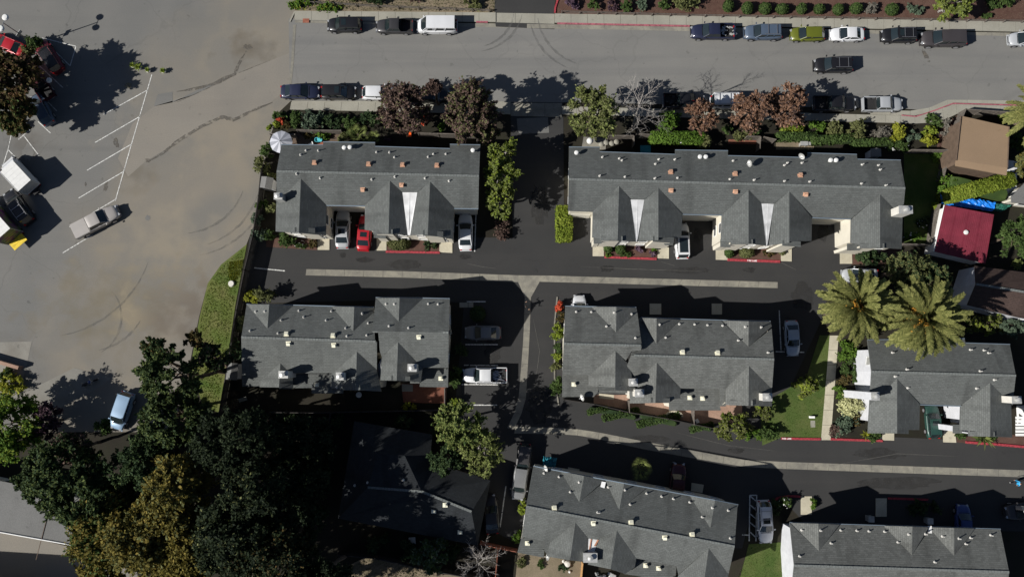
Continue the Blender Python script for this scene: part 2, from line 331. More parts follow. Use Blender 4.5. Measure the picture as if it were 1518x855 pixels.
def blob(name, cx, cy, rx, ry, m, z, seed=0, rot=0):
    q = random.Random(seed); pts = []
    for k in range(26):
        a = 2*math.pi*k/26; r = 1+q.uniform(-.22, .22); x = rx*r*math.cos(a); y = ry*r*math.sin(a)
        pts.append((cx+x*math.cos(rot)-y*math.sin(rot), cy+x*math.sin(rot)+y*math.cos(rot)))
    return sheet(name, pts, m, z)
blob('dirt_patch', 367, 70, 7, 4, M['oil'], .02, 1); blob('dirt_patch', 219, 238, 4, 3, M['oil'], .02, 2)
blob('dirt_patch', 172, 212, 8, 3.5, M['oil'], .02, 4, 1.3)
blob('dirt_patch', 157, 276, 3, 7, M['oil'], .02, 5, .3); blob('dirt_patch', 127, 273, 1.5, 3, M['oil'], .02, 6)
blob('dirt_patch', 1373, 84, 3.5, 11, M['oil'], .02, 7, -.5); blob('dirt_patch', 219, 323, 4, 4, M['lot'], .018, 8)
blob('dirt_patch', 42, 226, 9, 12, M['lot'], .018, 9); blob('dirt_patch', 190, 127, 5, 4, M['sand_pile'], .018, 10)
M['drive_b2'] = mat('scuffed_asphalt', (.07,.068,.063), .9, 0, .3, 4)
def ragged(name, pxs, wd, m, z, seed, fade=True):
    """a worn line on the ground: irregular width along a polyline"""
    LIFT[0] += 1; z += .0003*(LIFT[0] % 40)+.004
    q = random.Random(seed); pts = [P(*p) for p in pxs]; L = []
    for a, c in zip(pts, pts[1:]):
        n = max(2, int((c-a).length/.7)); L += [a.lerp(c, k/n) for k in range(n)]
    L.append(pts[-1]); b = MB(); prev = None; N_ = len(L)
    for i, p in enumerate(L):
        d = (L[min(i+1, N_-1)]-L[max(i-1, 0)]).normalized(); nn = Vector((-d.y, d.x, 0)); f = math.sin(math.pi*(i+.3)/(N_-.4))**.5 if fade else 1
        w1, w2 = wd*f*q.uniform(.3, .7), wd*f*q.uniform(.3, .7); cur = (Vector((p.x, p.y, z))+nn*w1, Vector((p.x, p.y, z))-nn*w2)
        if prev: b.face([prev[0], prev[1], cur[1], cur[0]])
        prev = cur
    return tag(b.build(name, m, recalc=False), kind='structure')
ragged('dirt_edge', [(404,152),(372,165),(345,178.5),(337,175),(329,173.5),(322,177),(300,187),(268,206),(240,228),(219,240)], .5, M['oil'], .02, 1)
ragged('dirt_edge', [(365,76),(352,98),(348,110),(318,124),(290,132),(262,136)], .45, M['oil'], .02, 2)
ragged('dirt_edge', [(400,90),(355,108),(300,135),(262,152)], .12, M['oil'], .02, 4)
def arc(cx, cy, r, a0, a1, sy=1.0): return [(cx+r*math.cos(R(a0+(a1-a0)*k/14)), cy-sy*r*math.sin(R(a0+(a1-a0)*k/14))) for k in range(15)]
for i, (cx, cy, r, a0, a1) in enumerate([(275,255,125,-80,-5),(275,255,112,-75,-15),(270,250,96,-85,-20),(120,470,60,-60,40),(130,430,90,-80,-30),(60,330,170,-80,-20)]):
    ragged('tyre_mark', arc(cx, cy, r, a0, a1), .28, M['tyre_mark'], .018+.0006*i, 20+i)
for i, (cx, cy, r, a0, a1) in enumerate([(885,20,88,185,250),(885,20,100,190,245),(700,10,75,-80,-10),(700,15,62,-75,-5)]):
    ragged('tyre_mark', arc(cx, cy, r, a0, a1, .9), .3, M['tyre_street'], .026+.0006*i, 40+i)
for i, (x, y, rx, ry, m_) in enumerate([(600,392,26,7,'drive_b'),(1020,401,30,5,'drive_b'),(900,398,10,5,'drive_c'),(1190,440,16,20,'drive_b'),(800,300,14,30,'drive_b'),(730,520,12,20,'drive_b'),(800,600,20,26,'drive_b'),(1300,672,40,8,'drive_b'),(960,650,30,6,'drive_b'),(1330,715,60,9,'drive_b'),(540,385,14,4,'drive_c'),(1110,400,9,4,'drive_c'),(690,380,9,4,'drive_c'),(1090,668,12,4,'drive_c'),(1220,345,9,12,'drive_c'),(508,378,5,4,'drive_c'),(1035,350,7,12,'drive_c')]):
    blob('asphalt_patch', x, y, rx, ry, M[m_], .010+.0004*i, 60+i)
for i, p in enumerate([[(690,390),(712,395),(735,398)],[(980,388),(1000,394)],[(1150,385),(1180,400)],[(860,395),(940,399),(1040,402)],[(1000,640),(1080,660),(1150,668)],[(1230,690),(1330,672),(1420,676)],[(790,470),(800,520),(792,580)]]):
    ragged('scuff', p, .07, M['drive_b2'], .021+.0004*i, 90+i)
# concrete aprons in the lot
sheet('concrete_apron', [(-80,500),(0,507),(47,506),(40,540),(28,590),(0,590),(-80,575)], M['apron'], .012)
sheet('concrete_apron', [(110,545),(165,560),(150,572),(60,620),(0,600),(30,585)], M['apron'], .016)
sheet('concrete_yard', [(-120,775),(0,785),(112,812),(200,830),(230,1000),(-120,1000)], M['lot_sand'], .012)
street = sheet('street', [(428,28),(822,40),(1021,43),(1700,54),(1700,170),(1388,158),(1364,163),(1330,161),(833,152),(430,150)], M['street'], .012)
sheet('street', [(735,-120),(818,-120),(824,-5),(821,20),(822,44),(735,40),(733,20)], M['drive'], .016)
M['street_pale'] = ground_mat('sunbleached_asphalt', [(.19,.184,.168,1), (.21,.203,.185,1), (.225,.215,.195,1)], (.05, .25, 9), (0, .4, (.17,.165,.155,1)), (.4, .2, .1))
complex_ = sheet('driveway', [(370,352),(760,352),(757,170),(755,152),(835,152),(836,320),(1262,320),(1262,395),(1232,425),(1215,480),(1160,600),(1150,640),(1430,652),(1700,676),(1700,790),(1200,782),(1165,745),(1115,755),(1100,812),(780,812),(738,790),(655,640),(675,600),(688,448),(560,445),(360,450)], M['drive'], .004)
sheet('driveway', [(766,176),(812,174),(814,197),(768,199)], M['lot'], .02)  # pale asphalt ended at the shadow line, its colour draws the sunlit patch
# dirt yard and planting beds
sheet('dirt_yard', [(497,850),(520,836),(548,822),(610,832),(650,850),(720,856),(735,900),(470,900)], M['dirt'], .012)
sheet('planting_bed', [(437,-60),(735,-60),(733,20),(437,17)], M['dirt'], .008)
sheet('planting_bed', [(824,-60),(1700,-60),(1700,36),(1021,25),(824,21)], M['mulch'], .012)
for b_ in ([(395,350),(470,353),(470,371),(395,366)], [(573,351),(651,352),(652,373),(572,371)], [(895,358),(974,360),(975,382),(895,380)], [(1079,362),(1157,364),(1158,386),(1078,384)], [(1262,368),(1337,368),(1337,392),(1262,392)]):
    sheet('planting_bed', b_, M['mulch'], .03)
sheet('planting_bed', [(1236,497),(1276,497),(1272,560),(1290,652),(1308,652),(1306,654),(1231,650)], M['soil'], .012)
sheet('planting_bed', [(1418,640),(1520,645),(1520,662),(1430,656),(1418,655)], M['mulch'], .012)
sheet('verge', [(366,362),(349,452),(336,540),(325,612),(300,600),(283,540),(296,470),(308,420),(328,392)], M['verge'], .016)
sheet('lawn', [(1215,497),(1234,497),(1218,650),(1158,648),(1130,660),(1126,600),(1195,560)], M['lawn'], .012)
sheet('lawn', [(1110,806),(1160,803),(1162,920),(1080,920)], M['lawn'], .012)
sheet('lawn', [(1340,222),(1405,222),(1388,300),(1380,362),(1340,362)], M['lawn'], .012)
sheet('patio', [(865,203),(898,205),(898,222),(862,222)], M['old_concrete'], .03)
sheet('patio', [(595,568),(662,570),(662,598),(598,596)], M['paver'], .03)
sheet('patio', [(596,569),(612,570),(612,580),(596,580)], M['concrete'], .04)
sheet('patio', [(880,585),(945,585),(1000,598),(1064,600),(1100,600),(1100,625),(1040,628),(930,607),(880,597)], M['pink_patio'], .03)
sheet('patio', [(888,583),(910,585),(910,592),(888,590)], M['pale_concrete'], .04)
sheet('patio', [(1150,208),(1197,206),(1208,214),(1205,222),(1150,222)], M['dirt'], .03)
sheet('patio', [(1080,207),(1123,207),(1123,214),(1078,214)], M['paver'], .03)
sheet('patio', [(768,818),(864,832),(860,900),(760,900)], M['dirt'], .03)
sheet('patio', [(1489,236),(1508,240),(1506,296),(1485,292),(1486,262)], M['membrane'], .03)
sheet('patio', [(440,196),(505,196),(505,216),(430,216)], M['wood_wall'], .03)
sheet('planting_bed', [(1395,190),(1425,166),(1418,222),(1388,222)], M['mulch'], .012)
# sidewalks of single slabs with a real step
def slabs(parent, top, bot, n, m, z0, z1, name='slab', gap=.03):
    """quads between two pixel polylines (same number of points), cut into n slabs by length"""
    T = [P(*p) for p in top]; B = [P(*p) for p in bot]
    def at(L, t):
        d = [0]
        for a, b in zip(L, L[1:]): d.append(d[-1]+(b-a).length)
        s = t*d[-1]
        for i in range(len(L)-1):
            if s <= d[i+1]+1e-9: return L[i].lerp(L[i+1], (s-d[i])/max(1e-6, d[i+1]-d[i]))
        return L[-1].copy()
    for k in range(n):
        e = gap/2/max(1, sum((b-a).length for a, b in zip(T, T[1:])))
        t0, t1 = k/n+e, (k+1)/n-e
        b = MB(); dz = rnd.uniform(-.004, .004)
        b.prism([at(B, t0), at(B, t1), at(T, t1), at(T, t0)], z0, z1+dz); b.build(name, m, parent)
def walk(name, z=0): return tag(empty(name, (0, 0, 0)), kind='structure')
wk = walk('sidewalk'); slabs(wk, [(437,17),(735,19.5)], [(437,30.5),(735,33.5)], 12, M['concrete'], 0, .13); slabs(wk, [(735,19.5),(822,21)], [(735,33.5),(822,36)], 3, M['concrete'], 0, .03)
wk = walk('sidewalk'); slabs(wk, [(822,21),(1021,24.5),(1518,33),(1700,36)], [(822,34.5),(1021,38),(1400,45.5),(1518,48),(1700,51)], 36, M['concrete'], 0, .13)
wk = walk('gutter_strip'); slabs(wk, [(437,31),(822,36.5),(1021,40),(1400,47),(1700,53)], [(437,34),(822,43),(1021,46.5),(1400,52),(1700,58)], 22, M['old_concrete'], 0, .022)
wk = walk('sidewalk'); slabs(wk, [(432,152),(757,152)], [(430,163),(757,170)], 13, M['concrete'], 0, .13)
slabs(wk, [(757,153),(833,153)], [(757,172),(833,174)], 3, M['old_concrete'], 0, .03)
wk = walk('sidewalk'); slabs(wk, [(833,158),(1336,172),(1356,174),(1385,165),(1412,155),(1510,158),(1700,162)], [(833,170),(1336,183),(1368,184),(1398,179),(1425,166),(1510,168),(1700,172)], 40, M['concrete'], 0, .13)
wk = walk('gutter_strip'); slabs(wk, [(1290,163),(1332,164),(1364,165),(1388,156),(1405,148),(1700,152)], [(1290,171),(1336,171.5),(1356,173.5),(1385,164.5),(1412,154.5),(1700,161)], 14, M['concrete'], 0, .022)
wk = walk('gutter_strip'); slabs(wk, [(435,37),(431,100),(428.5,126)], [(439,37),(435,100),(432,126)], 5, M['old_concrete'], 0, .035)
def curb(pxs, m, wpx=3.2, z=.16):
    k = walk('curb'); q = [P(*p) for p in pxs]
    b = MB()
    for a, c in zip(q, q[1:]):
        d = (c-a); nn = Vector((-d.y, d.x, 0)).normalized()*wpx/24
        b.prism([a-nn, c-nn, c+nn, a+nn], 0, z)
    b.build('curb_stone', m, k); return k
curb([(826,35.5),(1022,39.5)], M['pink_curb'], 2.4); curb([(706,33.2),(723,33.6)], M['pink_curb'], 2.4)
curb([(830,-20),(827,0),(823,12),(822.5,20)], M['red_curb'], 2.6)
curb([(1336,171.5),(1357,173.5),(1386,164),(1412,154),(1505,156.5),(1540,158)], M['pink_curb'], 1.8); curb([(433,151),(757,152)], M['concrete'], 2, .14)
curb([(572,373.2),(652,374.6)], M['red_curb']); curb([(896,381.3),(973,384)], M['red_curb'])
fl = curb([(1078,385.2),(1156,388)], M['red_curb'], 3.6); fl2 = curb([(1158,649.5),(1216,650.5)], M['red_curb'], 3.2)
curb([(1231,650.5),(1308,653)], M['red_curb']); curb([(1431,655),(1480,658.5),(1540,664)], M['red_curb'], 3.4)
curb([(1144,743),(1154,737),(1170,734.5),(1186,735.5)], M['red_curb'], 2.8); curb([(1316,738),(1375,740)], M['red_curb'], 2.6)
curb([(828,600),(822,560),(822,480),(826,440)], M['old_concrete'], 2, .12)
curb([(430,33),(437,18)], M['concrete'], 2, .12)
LET = {'F':['111','100','110','100','100'],'I':['1','1','1','1','1'],'R':['110','101','110','101','101'],'E':['111','100','110','100','111'],'L':['100','100','100','100','111'],'A':['010','101','111','101','101'],'N':['101','111','111','101','101'],' ':['0']*5}
def lettering(text, a, c, hgt, parent, z):
    """block capitals along the line a-c"""
    cols = sum(len(LET[t][0])+1 for t in text)-1; d = (c-a)/cols; up = Vector((-d.y, d.x, 0)).normalized()*hgt/5
    b = MB(); x = 0
    for t in text:
        g_ = LET[t]
        for r in range(5):
            for k, ch in enumerate(g_[r]):
                if ch == '1':
                    p = a+d*(x+k)+up*(4-r)-up*2.5; b.face([Vector((q.x, q.y, z)) for q in (p, p+d, p+d+up, p+up)])
        x += len(g_[0])+1
    return b.build('lettering', M['lettering'], parent)
lettering('FIRE LANE', P(1107.5, 386.4), P(1121.5, 386.9), .2, fl, .166); lettering('FIRE LANE', P(1159, 649.5), P(1172.5, 649.7), .18, fl2, .166)
# concrete valley gutters through the complex
v = walk('valley_gutter')
slabs(v, [(454,398.8),(600,402),(768,408)], [(453,408),(600,411.5),(768,418)], 11, M['old_concrete'], 0, .022); slabs(v, [(812,408.5),(1153,418)], [(800,417.5),(1153,427)], 12, M['old_concrete'], 0, .022)
sheet('valley_gutter', [(768,408),(812,408.5),(800,417.5),(787,441),(778,440.5),(768,418)], M['old_concrete'], .024)
v = walk('valley_gutter'); slabs(v, [(778,441),(776,500),(768,600),(752,634)], [(787,441),(785,500),(779,600),(762,636)], 8, M['old_concrete'], 0, .022)
v = walk('valley_gutter'); slabs(v, [(764,632),(835,634),(870,637),(960,655),(1100,681),(1160,684),(1518,696.5),(1700,702)], [(762,642),(835,643),(868,646),(957,666),(1098,691),(1160,694.5),(1518,707),(1700,713)], 30, M['old_concrete'], 0, .022)
# walkway and door pads
v = walk('walkway'); slabs(v, [(1230,497),(1217,652)], [(1243,497),(1231,652)], 7, M['pale_concrete'], 0, .05)
for q in ([(471,351),(488.5,351),(488.5,370.5),(471,370.5)], [(558.6,352),(573,352),(573,371.5),(558.6,371.5)], [(651.4,355),(670.6,355),(670.6,375),(651.4,374)], [(878.6,356),(895,356),(895,380),(878.6,379.7)], [(974.7,360),(991.4,360),(991.4,383.5),(974.7,383)], [(1061,366),(1079,366),(1079,385.5),(1061,385)],
          [(1157.5,368),(1173.3,368),(1173.3,387.6),(1157.5,387)], [(1245,324),(1261,324),(1263,391),(1245,391)], [(1308,640),(1325,640),(1325,652.5),(1308,652)], [(1398,636),(1415,636),(1417,655.6),(1398,655)], [(1187,735),(1203,735),(1203,762),(1187,762)], [(1298,738),(1314,738),(1314,765),(1298,765)], [(1055,450),(1070,450),(1070,466),(1055,466)], [(963,450),(980,450),(980,466),(963,466)], [(1025,715),(1043,718),(1041,730),(1024,727)], [(842,692),(859,695),(858,702),(842,699)]):
    p = walk('door_pad'); m_ = MB(); m_.prism([P(*a) for a in q], 0, .10); m_.build('slab', M['pale_concrete'], p)
# painted parking lines
def line(a, c, parent, wd=.11, z=.024, m='white_line'):
    a = P(*a); c = P(*c); d = (c-a).normalized(); nn = Vector((-d.y, d.x, 0))*wd/2
    b = MB(); b.face([Vector((q.x, q.y, z)) for q in (a-nn, c-nn, c+nn, a+nn)]); b.build('parking_line', M[m], parent, recalc=False)
def zp(a, b, ox=0, oy=0, k=3.795): return (ox+a/k, oy+b/k)
for a, c in [((225.3,110.7),(193.6,218.7)), ((193.6,218.7),(171,298)), (zp(830,508),zp(583,645)), (zp(790,655),zp(535,803)), (zp(740,15,0,210),zp(490,162,0,210)), (zp(693,170,0,210),zp(443,318,0,210)), (zp(650,325,0,210),zp(390,480,0,210)), (zp(520,525,0,210),zp(353,626,0,210)),
             (zp(237,215),zp(428,262)), (zp(428,262),zp(395,372)), (zp(395,372),zp(240,222)), (zp(215,685),zp(285,750)), (zp(215,365),zp(355,495)), (zp(240,545),zp(320,625)), (zp(135,765),(58,231)), ((17,200),(12,222)), ((12,222),(27,237)), ((12,222),(3,250)), ((-20,150),(16,201)), (zp(105,785),zp(170,730))]:
    line(a, c, lot)
for a, c in [((377,397),(422.5,401.5)), ((706,306),(703.6,373)), ((1155,460),(1157.7,518.6)), ((1150,521),(1192,522)), ((690,510.5),(738,510.5)), ((688,541),(738,541.5)), ((684,569.5),(738,570)), ((690,600),(737,600)), ((750,720),(741.4,781)),
             ((1112,733.5),(1121.5,733.5)), ((1111.5,733),(1110.5,801.5)), ((1121.7,733),(1120.5,801.5)), ((1112.5,735),(1120.5,742)), ((1112,748),(1120.5,755)), ((1112,761),(1120.5,768)), ((1112,774),(1120.5,781)), ((1112,788),(1120.5,796)), ((1100,792),(1110,792.5)), ((692,447),(720,447))]:
    line(a, c, complex_, .13)
# grass tufts, too many to count
def tufts(name, pxs, n, m, seed, h=.16, kind='stuff', label=None, cat='grass', jit=None):
    q = random.Random(seed); pts = [P(*p) for p in pxs]
    tr = tessellate_polygon([[Vector((p.x, p.y, 0)) for p in pts]]); T = [[pts[i] for i in t] for t in tr]
    A = [((b-a).cross(c-a)).length for a, b, c in T]; b_ = MB()
    for k in range(n):
        t = q.choices(T, A)[0]; u, v_ = q.random(), q.random()
        if u+v_ > 1: u, v_ = 1-u, 1-v_
        p = t[0]+(t[1]-t[0])*u+(t[2]-t[0])*v_; a = q.uniform(0, 6.28); s = q.uniform(.5, 1.3)*h
        d = Vector((math.cos(a), math.sin(a), 0))*s*.5; l = Vector((q.uniform(-.5, .5), q.uniform(-.5, .5), 1))*s
        b_.face([p-d, p+d, p+l])
    o = b_.build(name, m, recalc=False); return tag(o, label, cat, None, kind)
# ================================================================ BUILDINGS
def inset_poly(pts, d):
    n = len(pts); A = sum(pts[i][0]*pts[(i+1) % n][1]-pts[(i+1) % n][0]*pts[i][1] for i in range(n)); s = 1 if A > 0 else -1; out = []
    for i in range(n):
        a, b, c = Vector(pts[i-1][:2]), Vector(pts[i][:2]), Vector(pts[(i+1) % n][:2])
        e1 = (b-a).normalized(); e2 = (c-b).normalized(); n1 = Vector((-e1.y, e1.x))*s; n2 = Vector((-e2.y, e2.x))*s
        k = 1+n1.dot(n2); q = b+(n1+n2)*(d/max(k, .4)); out.append(q)
    return out
class House:
    def __init__(h, name, label, cat, ridges, facets, outline, RZ, s, wall, roofm='shingle', group=None, pipes=(), boxes=(), boxm='orange_vent', flues=(), hoods=(), gutters=(), white=(), garages=(), nowin=(), ridge_lines=(), bays=(), eave=None, th=.16, inset=.35):
        h.lift = .9 if cat == 'townhouse' else 0.0; RZ += h.lift; ridges = [(r[0], r[1]+h.lift) if len(r) > 1 else r for r in ridges]; h.ridges = ridges; h.RZ = RZ; h.s = s; h.tris = []
        cx = sum(p[0] for p in outline)/len(outline); cy = sum(p[1] for p in outline)/len(outline)
        h.root = root = world_root(name, P(cx, cy, 0)); tag(root, label, cat, group)
        roof = MB(); wh = MB()
        for fc in facets:
            k = fc[0]; pts = [P(x, y, h.z(k, x, y)) for x, y in fc[1]]
            nrm = Vector((0, 0, 0))
            for i in range(len(pts)): nrm += pts[i].cross(pts[(i+1) % len(pts)])
            nrm.normalize(); nrm = nrm if nrm.z > 0 else -nrm
            u = Vector((0, 0, 1)).cross(nrm)
            u = u.normalized() if u.length > .02 else Vector((1, 0, 0)); v = nrm.cross(u); o = rnd.uniform(0, 9)
            uvf = lambda p, u=u, v=v, o=o: (p.dot(u)+o, p.dot(v)+o)
            if len(fc) > 2 and fc[2] == 'white':
                wh = MB(); wh.slab([p+Vector((0, 0, .02)) for p in pts], th, 0); wh.tube((pts[0]+pts[1])/2+Vector((0,0,.02)), (pts[2]+pts[3])/2+Vector((0,0,.02)), .025, n=4); wh.tube((pts[0]+pts[3])/2+Vector((0,0,.02)), (pts[1]+pts[2])/2+Vector((0,0,.02)), .02, n=4)
                
                h.tris += h._t(pts); h.wh = wh; white = list(white)+[wh]
            else: roof.slab(pts, th, 0, uvf); h.tris += h._t(pts)
        h.roof = sub(roof.build('roof', M[roofm], root), root)
        for wm in white: wm.build('valley_panel', M['membrane'], h.roof)
        # walls follow the roof underside
        op = []
        for x, y in outline:
            z = h.zpx(x, y); op.append(P(x, y, z))
        ip = inset_poly([(p.x, p.y) for p in op], inset); n = len(ip); wl = MB(); ez = RZ-2.2 if eave is None else eave
        h.wins = []
        wallo = None
        A = sum(ip[i][0]*ip[(i+1) % n][1]-ip[(i+1) % n][0]*ip[i][1] for i in range(n)); sg = 1 if A > 0 else -1
        for i in range(n):
            a, c = ip[i], ip[(i+1) % n]; L = (c-a).length; m = max(1, int(L/.5)); tp = []
            for k in range(m+1):
                q = a.lerp(c, k/m); z = h.zat(q.x, q.y); tp.append((q, (z if z is not None else ez)-th-.01))
            for k in range(m):
                (q0, z0), (q1, z1) = tp[k], tp[k+1]; wl.face([(q0.x, q0.y, 0), (q1.x, q1.y, 0), (q1.x, q1.y, z1), (q0.x, q0.y, z0)])
            d = (c-a).normalized() if L > 0 else Vector((1, 0)); nn = Vector((d.y, -d.x))*sg
            zmin = min(z for _, z in tp); h.wins.append((a, c, d, nn, L, zmin, i))
        wallo = sub(wl.build('wall', M[wall], root, recalc=False), root)
        fr_m, gl_m = M['trim'], M['glass']
        for a, c, d, nn, L, zmin, i in h.wins:
            if i in garages:
                k = max(1, int(L/3.2)); st = L/k
                for j in range(k):
                    q = a+d*(st*(j+.5)); b = MB(); ang = math.atan2(d.y, d.x)
                    for r in range(4): b.box((q.x+nn.x*.03, q.y+nn.y*.03, .3+r*.55), (st*.8, .06, .53), ang)
                    b.build('garage_door', M['garage'], root)
                continue
            if L < 1.8 or i in nowin: continue
            k = max(1, int(L/3.0)); st = L/k; ang = math.atan2(d.y, d.x)
            for j in range(k):
                for zc in ((1.5, 3.9) if zmin > 4.6 else (1.5,)):
                    if zc+.6 > zmin: continue
                    q = a+d*(st*(j+.5)); wv = min(1.1, st*.4)
                    f = MB()
                    for dx, dz, sx, sz in ((0,.55,wv+.16,.08),(0,-.55,wv+.16,.08),(-wv/2-.04,0,.08,1.02),(wv/2+.04,0,.08,1.02)):
                        f.box((q.x+d.x*dx+nn.x*.02, q.y+d.y*dx+nn.y*.02, zc+dz), (sx, .10, sz), ang)
                    fo = sub(f.build('window', fr_m, root), root)
                    f = MB(); f.box((q.x+nn.x*.005, q.y+nn.y*.005, zc), (wv, .04, 1.02), ang); f.build('pane', gl_m, fo)
        # ridge caps
        for ln in ridge_lines:
            rc = MB(); q = [P(x, y, h.zpx(x, y)+.02) for x, y in ln]
            for a, c in zip(q, q[1:]):
                L = (c-a).length; m = int(L/.32); d = (c-a).normalized(); Mx = d.to_track_quat('X', 'Z').to_matrix()
                for k in range(m): rc.box(a.lerp(c, (k+.5)/m)+Vector((0, 0, .02*(k % 2))), (.30, .26, .06), M=Mx)
            rc.build('ridge_cap', M['ridge'], h.roof)['kind'] = 'stuff'
        for ln in gutters:
            b = MB(); q = [P(x, y, h.zpx(x, y)-.07) for x, y in ln]
            for a, c in zip(q, q[1:]): b.tube(a, c, .075, n=6)
            b.build('gutter', M['gutter'], root)
        for x, y in pipes:
            q = h.on(x, y); r = rnd.uniform(.06, .08); hh = rnd.uniform(.3, .48); b = MB(); b.tube(q-Vector((0, 0, .15)), q+Vector((0, 0, hh)), r, n=8); b.lathe([(.17, .02), (.12, .07), (r, .14)], q, 8); b.build('vent_pipe', M['pipe'], h.roof)
        for x, y in boxes:
            q = h.on(x, y); tl = h.slope_at(q); b = MB(); b.box(q+Vector((0, 0, .06)), (.55, .46, .10), M=tl); b.box(q+tl@Vector((0, 0, .2)), (.36, .30, .22), M=tl, taper=.9); b.box(q+tl@Vector((0, 0, .33)), (.42, .36, .05), M=tl); b.build('box_vent', M[boxm], h.roof)
        for x, y in flues:
            q = h.on(x, y); b = MB(); b.tube(q-Vector((0, 0, .2)), q+Vector((0, 0, .42)), .10, n=10); b.lathe([(.12, .38), (.25, .46), (.27, .62), (.20, .72), (0.01, .76)], q, 12); b.build('turbine_vent', M['white_metal'], h.roof, True)
        for x, y in hoods:
            q = h.on(x, y); b = MB(); b.box(q+Vector((0, 0, .05)), (.55, .5, .08)); b.lathe([(.2, .05), (.11, .3), (.19, .34), (.19, .4), (.01, .46)], q, 10); b.build('vent_hood', M['cream_vent'], h.roof, True)
        for ba in bays:
            pts = ba[0]; lift = ba[1]; zs = ba[2] if len(ba) > 2 else None
            q = [P(x, y, (zs[i]+h.lift if zs else h.zpx(x, y)+lift)) for i, (x, y) in enumerate(pts)]; b = MB(); u0 = rnd.uniform(0, 5)
            b.slab(q, .12, 0, lambda p: (p.x+u0, p.y)); b.build('bay_roof', M[roofm], root)
            w_ = MB(); pp = inset_poly([(p.x, p.y) for p in q], .2); w_.prism(pp, 0.6, min(p.z for p in q)-.14); w_.build('bay_wall', M[wall], root)
    def _t(h, pts):
        tr = tessellate_polygon([[Vector((p.x, p.y, 0)) for p in pts]]); return [[pts[i] for i in t] for t in tr]
    def main(h, x, y, r=0):
        (x0, y0), (x1, y1) = h.ridges[r][0]; z0 = h.ridges[r][1] if len(h.ridges[r]) > 1 else h.RZ
        L = math.hypot(x1-x0, y1-y0); d = abs((x-x0)*(y1-y0)-(y-y0)*(x1-x0))/L
        return z0-h.s*d
    def z(h, k, x, y):
        if k[0] == 'M': return h.main(x, y, int(k[1:] or 0))
        if k[0] == 'F': return float(k[1:])+h.lift*.6
        if k[0] == 'X': return max([h.z('G%d' % i, x, y) for i in range(len(h.gab))]+[h.main(x, y)*0+2])
        if k[0] == 'G':
            (ax, ay), (ex, ey), r = h.gab[int(k[1:])] if hasattr(h, 'gab') else None
            za = h.main(ax, ay, r); L = math.hypot(ex-ax, ey-ay); d = abs((x-ax)*(ey-ay)-(y-ay)*(ex-ax))/L
            return za-h.s*d
        if k[0] == 'P':   # explicit heights by point
            return h.pz[(x, y)]
    def zpx(h, x, y):
        """roof height seen at a pixel (iterates for lean)"""
        z = h.RZ-1.5
        for _ in range(8):
            p = P(x, y, z); zz = h.zat(p.x, p.y)
            if zz is None: zz = h.znear(p.x, p.y)
            z = zz
        return z
    def zat(h, x, y, e=-.02):
        best = None
        for a, b, c in h.tris:
            d = (b.y-c.y)*(a.x-c.x)+(c.x-b.x)*(a.y-c.y)
            if abs(d) < 1e-9: continue
            u = ((b.y-c.y)*(x-c.x)+(c.x-b.x)*(y-c.y))/d; v = ((c.y-a.y)*(x-c.x)+(a.x-c.x)*(y-c.y))/d; t = 1-u-v
            if u >= e and v >= e and t >= e:
                z = u*a.z+v*b.z+t*c.z
                if best is None or z > best: best = z
        return best
    def znear(h, x, y):
        bd, bz = 1e9, h.RZ-2
        for t in h.tris:
            for i in range(3):
                a, b = t[i], t[(i+1) % 3]; d = b-a; L2 = d.x*d.x+d.y*d.y
                s = 0 if L2 < 1e-9 else max(0, min(1, ((x-a.x)*d.x+(y-a.y)*d.y)/L2)); q = a+d*s; dd = (q.x-x)**2+(q.y-y)**2
                if dd < bd: bd, bz = dd, q.z
        return bz
    def on(h, x, y): return P(x, y, h.zpx(x, y))
    def slope_at(h, q):
        e = .3; z0 = h.zat(q.x, q.y) or q.z; zx = h.zat(q.x+e, q.y) or z0; zy = h.zat(q.x, q.y+e) or z0
        n = Vector((-(zx-z0)/e, -(zy-z0)/e, 1)).normalized(); x = Vector((1, 0, (zx-z0)/e)).normalized(); y = n.cross(x)
        return Matrix((x, y, n)).transposed()
M['ridge'] = mat('ridge_shingle', (.13,.14,.135), .9, 0, .2, 5)
def townhouse(name, label, gab, pz=None, **kw):
    House.gab = gab; House.pz = pz or {}
    h = House(name, label, 'townhouse', **kw); h.gab = gab; h.pz = dict(House.pz); return h
def chimney(h, x, y, zt, sx, sy, m='chim', z0=0, cap='round', capm='galv'):
    zt += h.lift*.8; q = P(x, y, zt); b = MB(); b.box((q.x, q.y, (zt+z0)/2), (sx, sy, zt-z0)); o = sub(b.build('chimney', M[m], h.root), h.root)
    b = MB(); b.box((q.x, q.y, zt+.04), (sx+.08, sy+.08, .05)); b.lathe([(.2, .08), (.2, .35), (.3, .36), (.3, .45), (.01, .55)], (q.x, q.y, zt), 12); b.build('chimney_cap', M[capm], o, True)
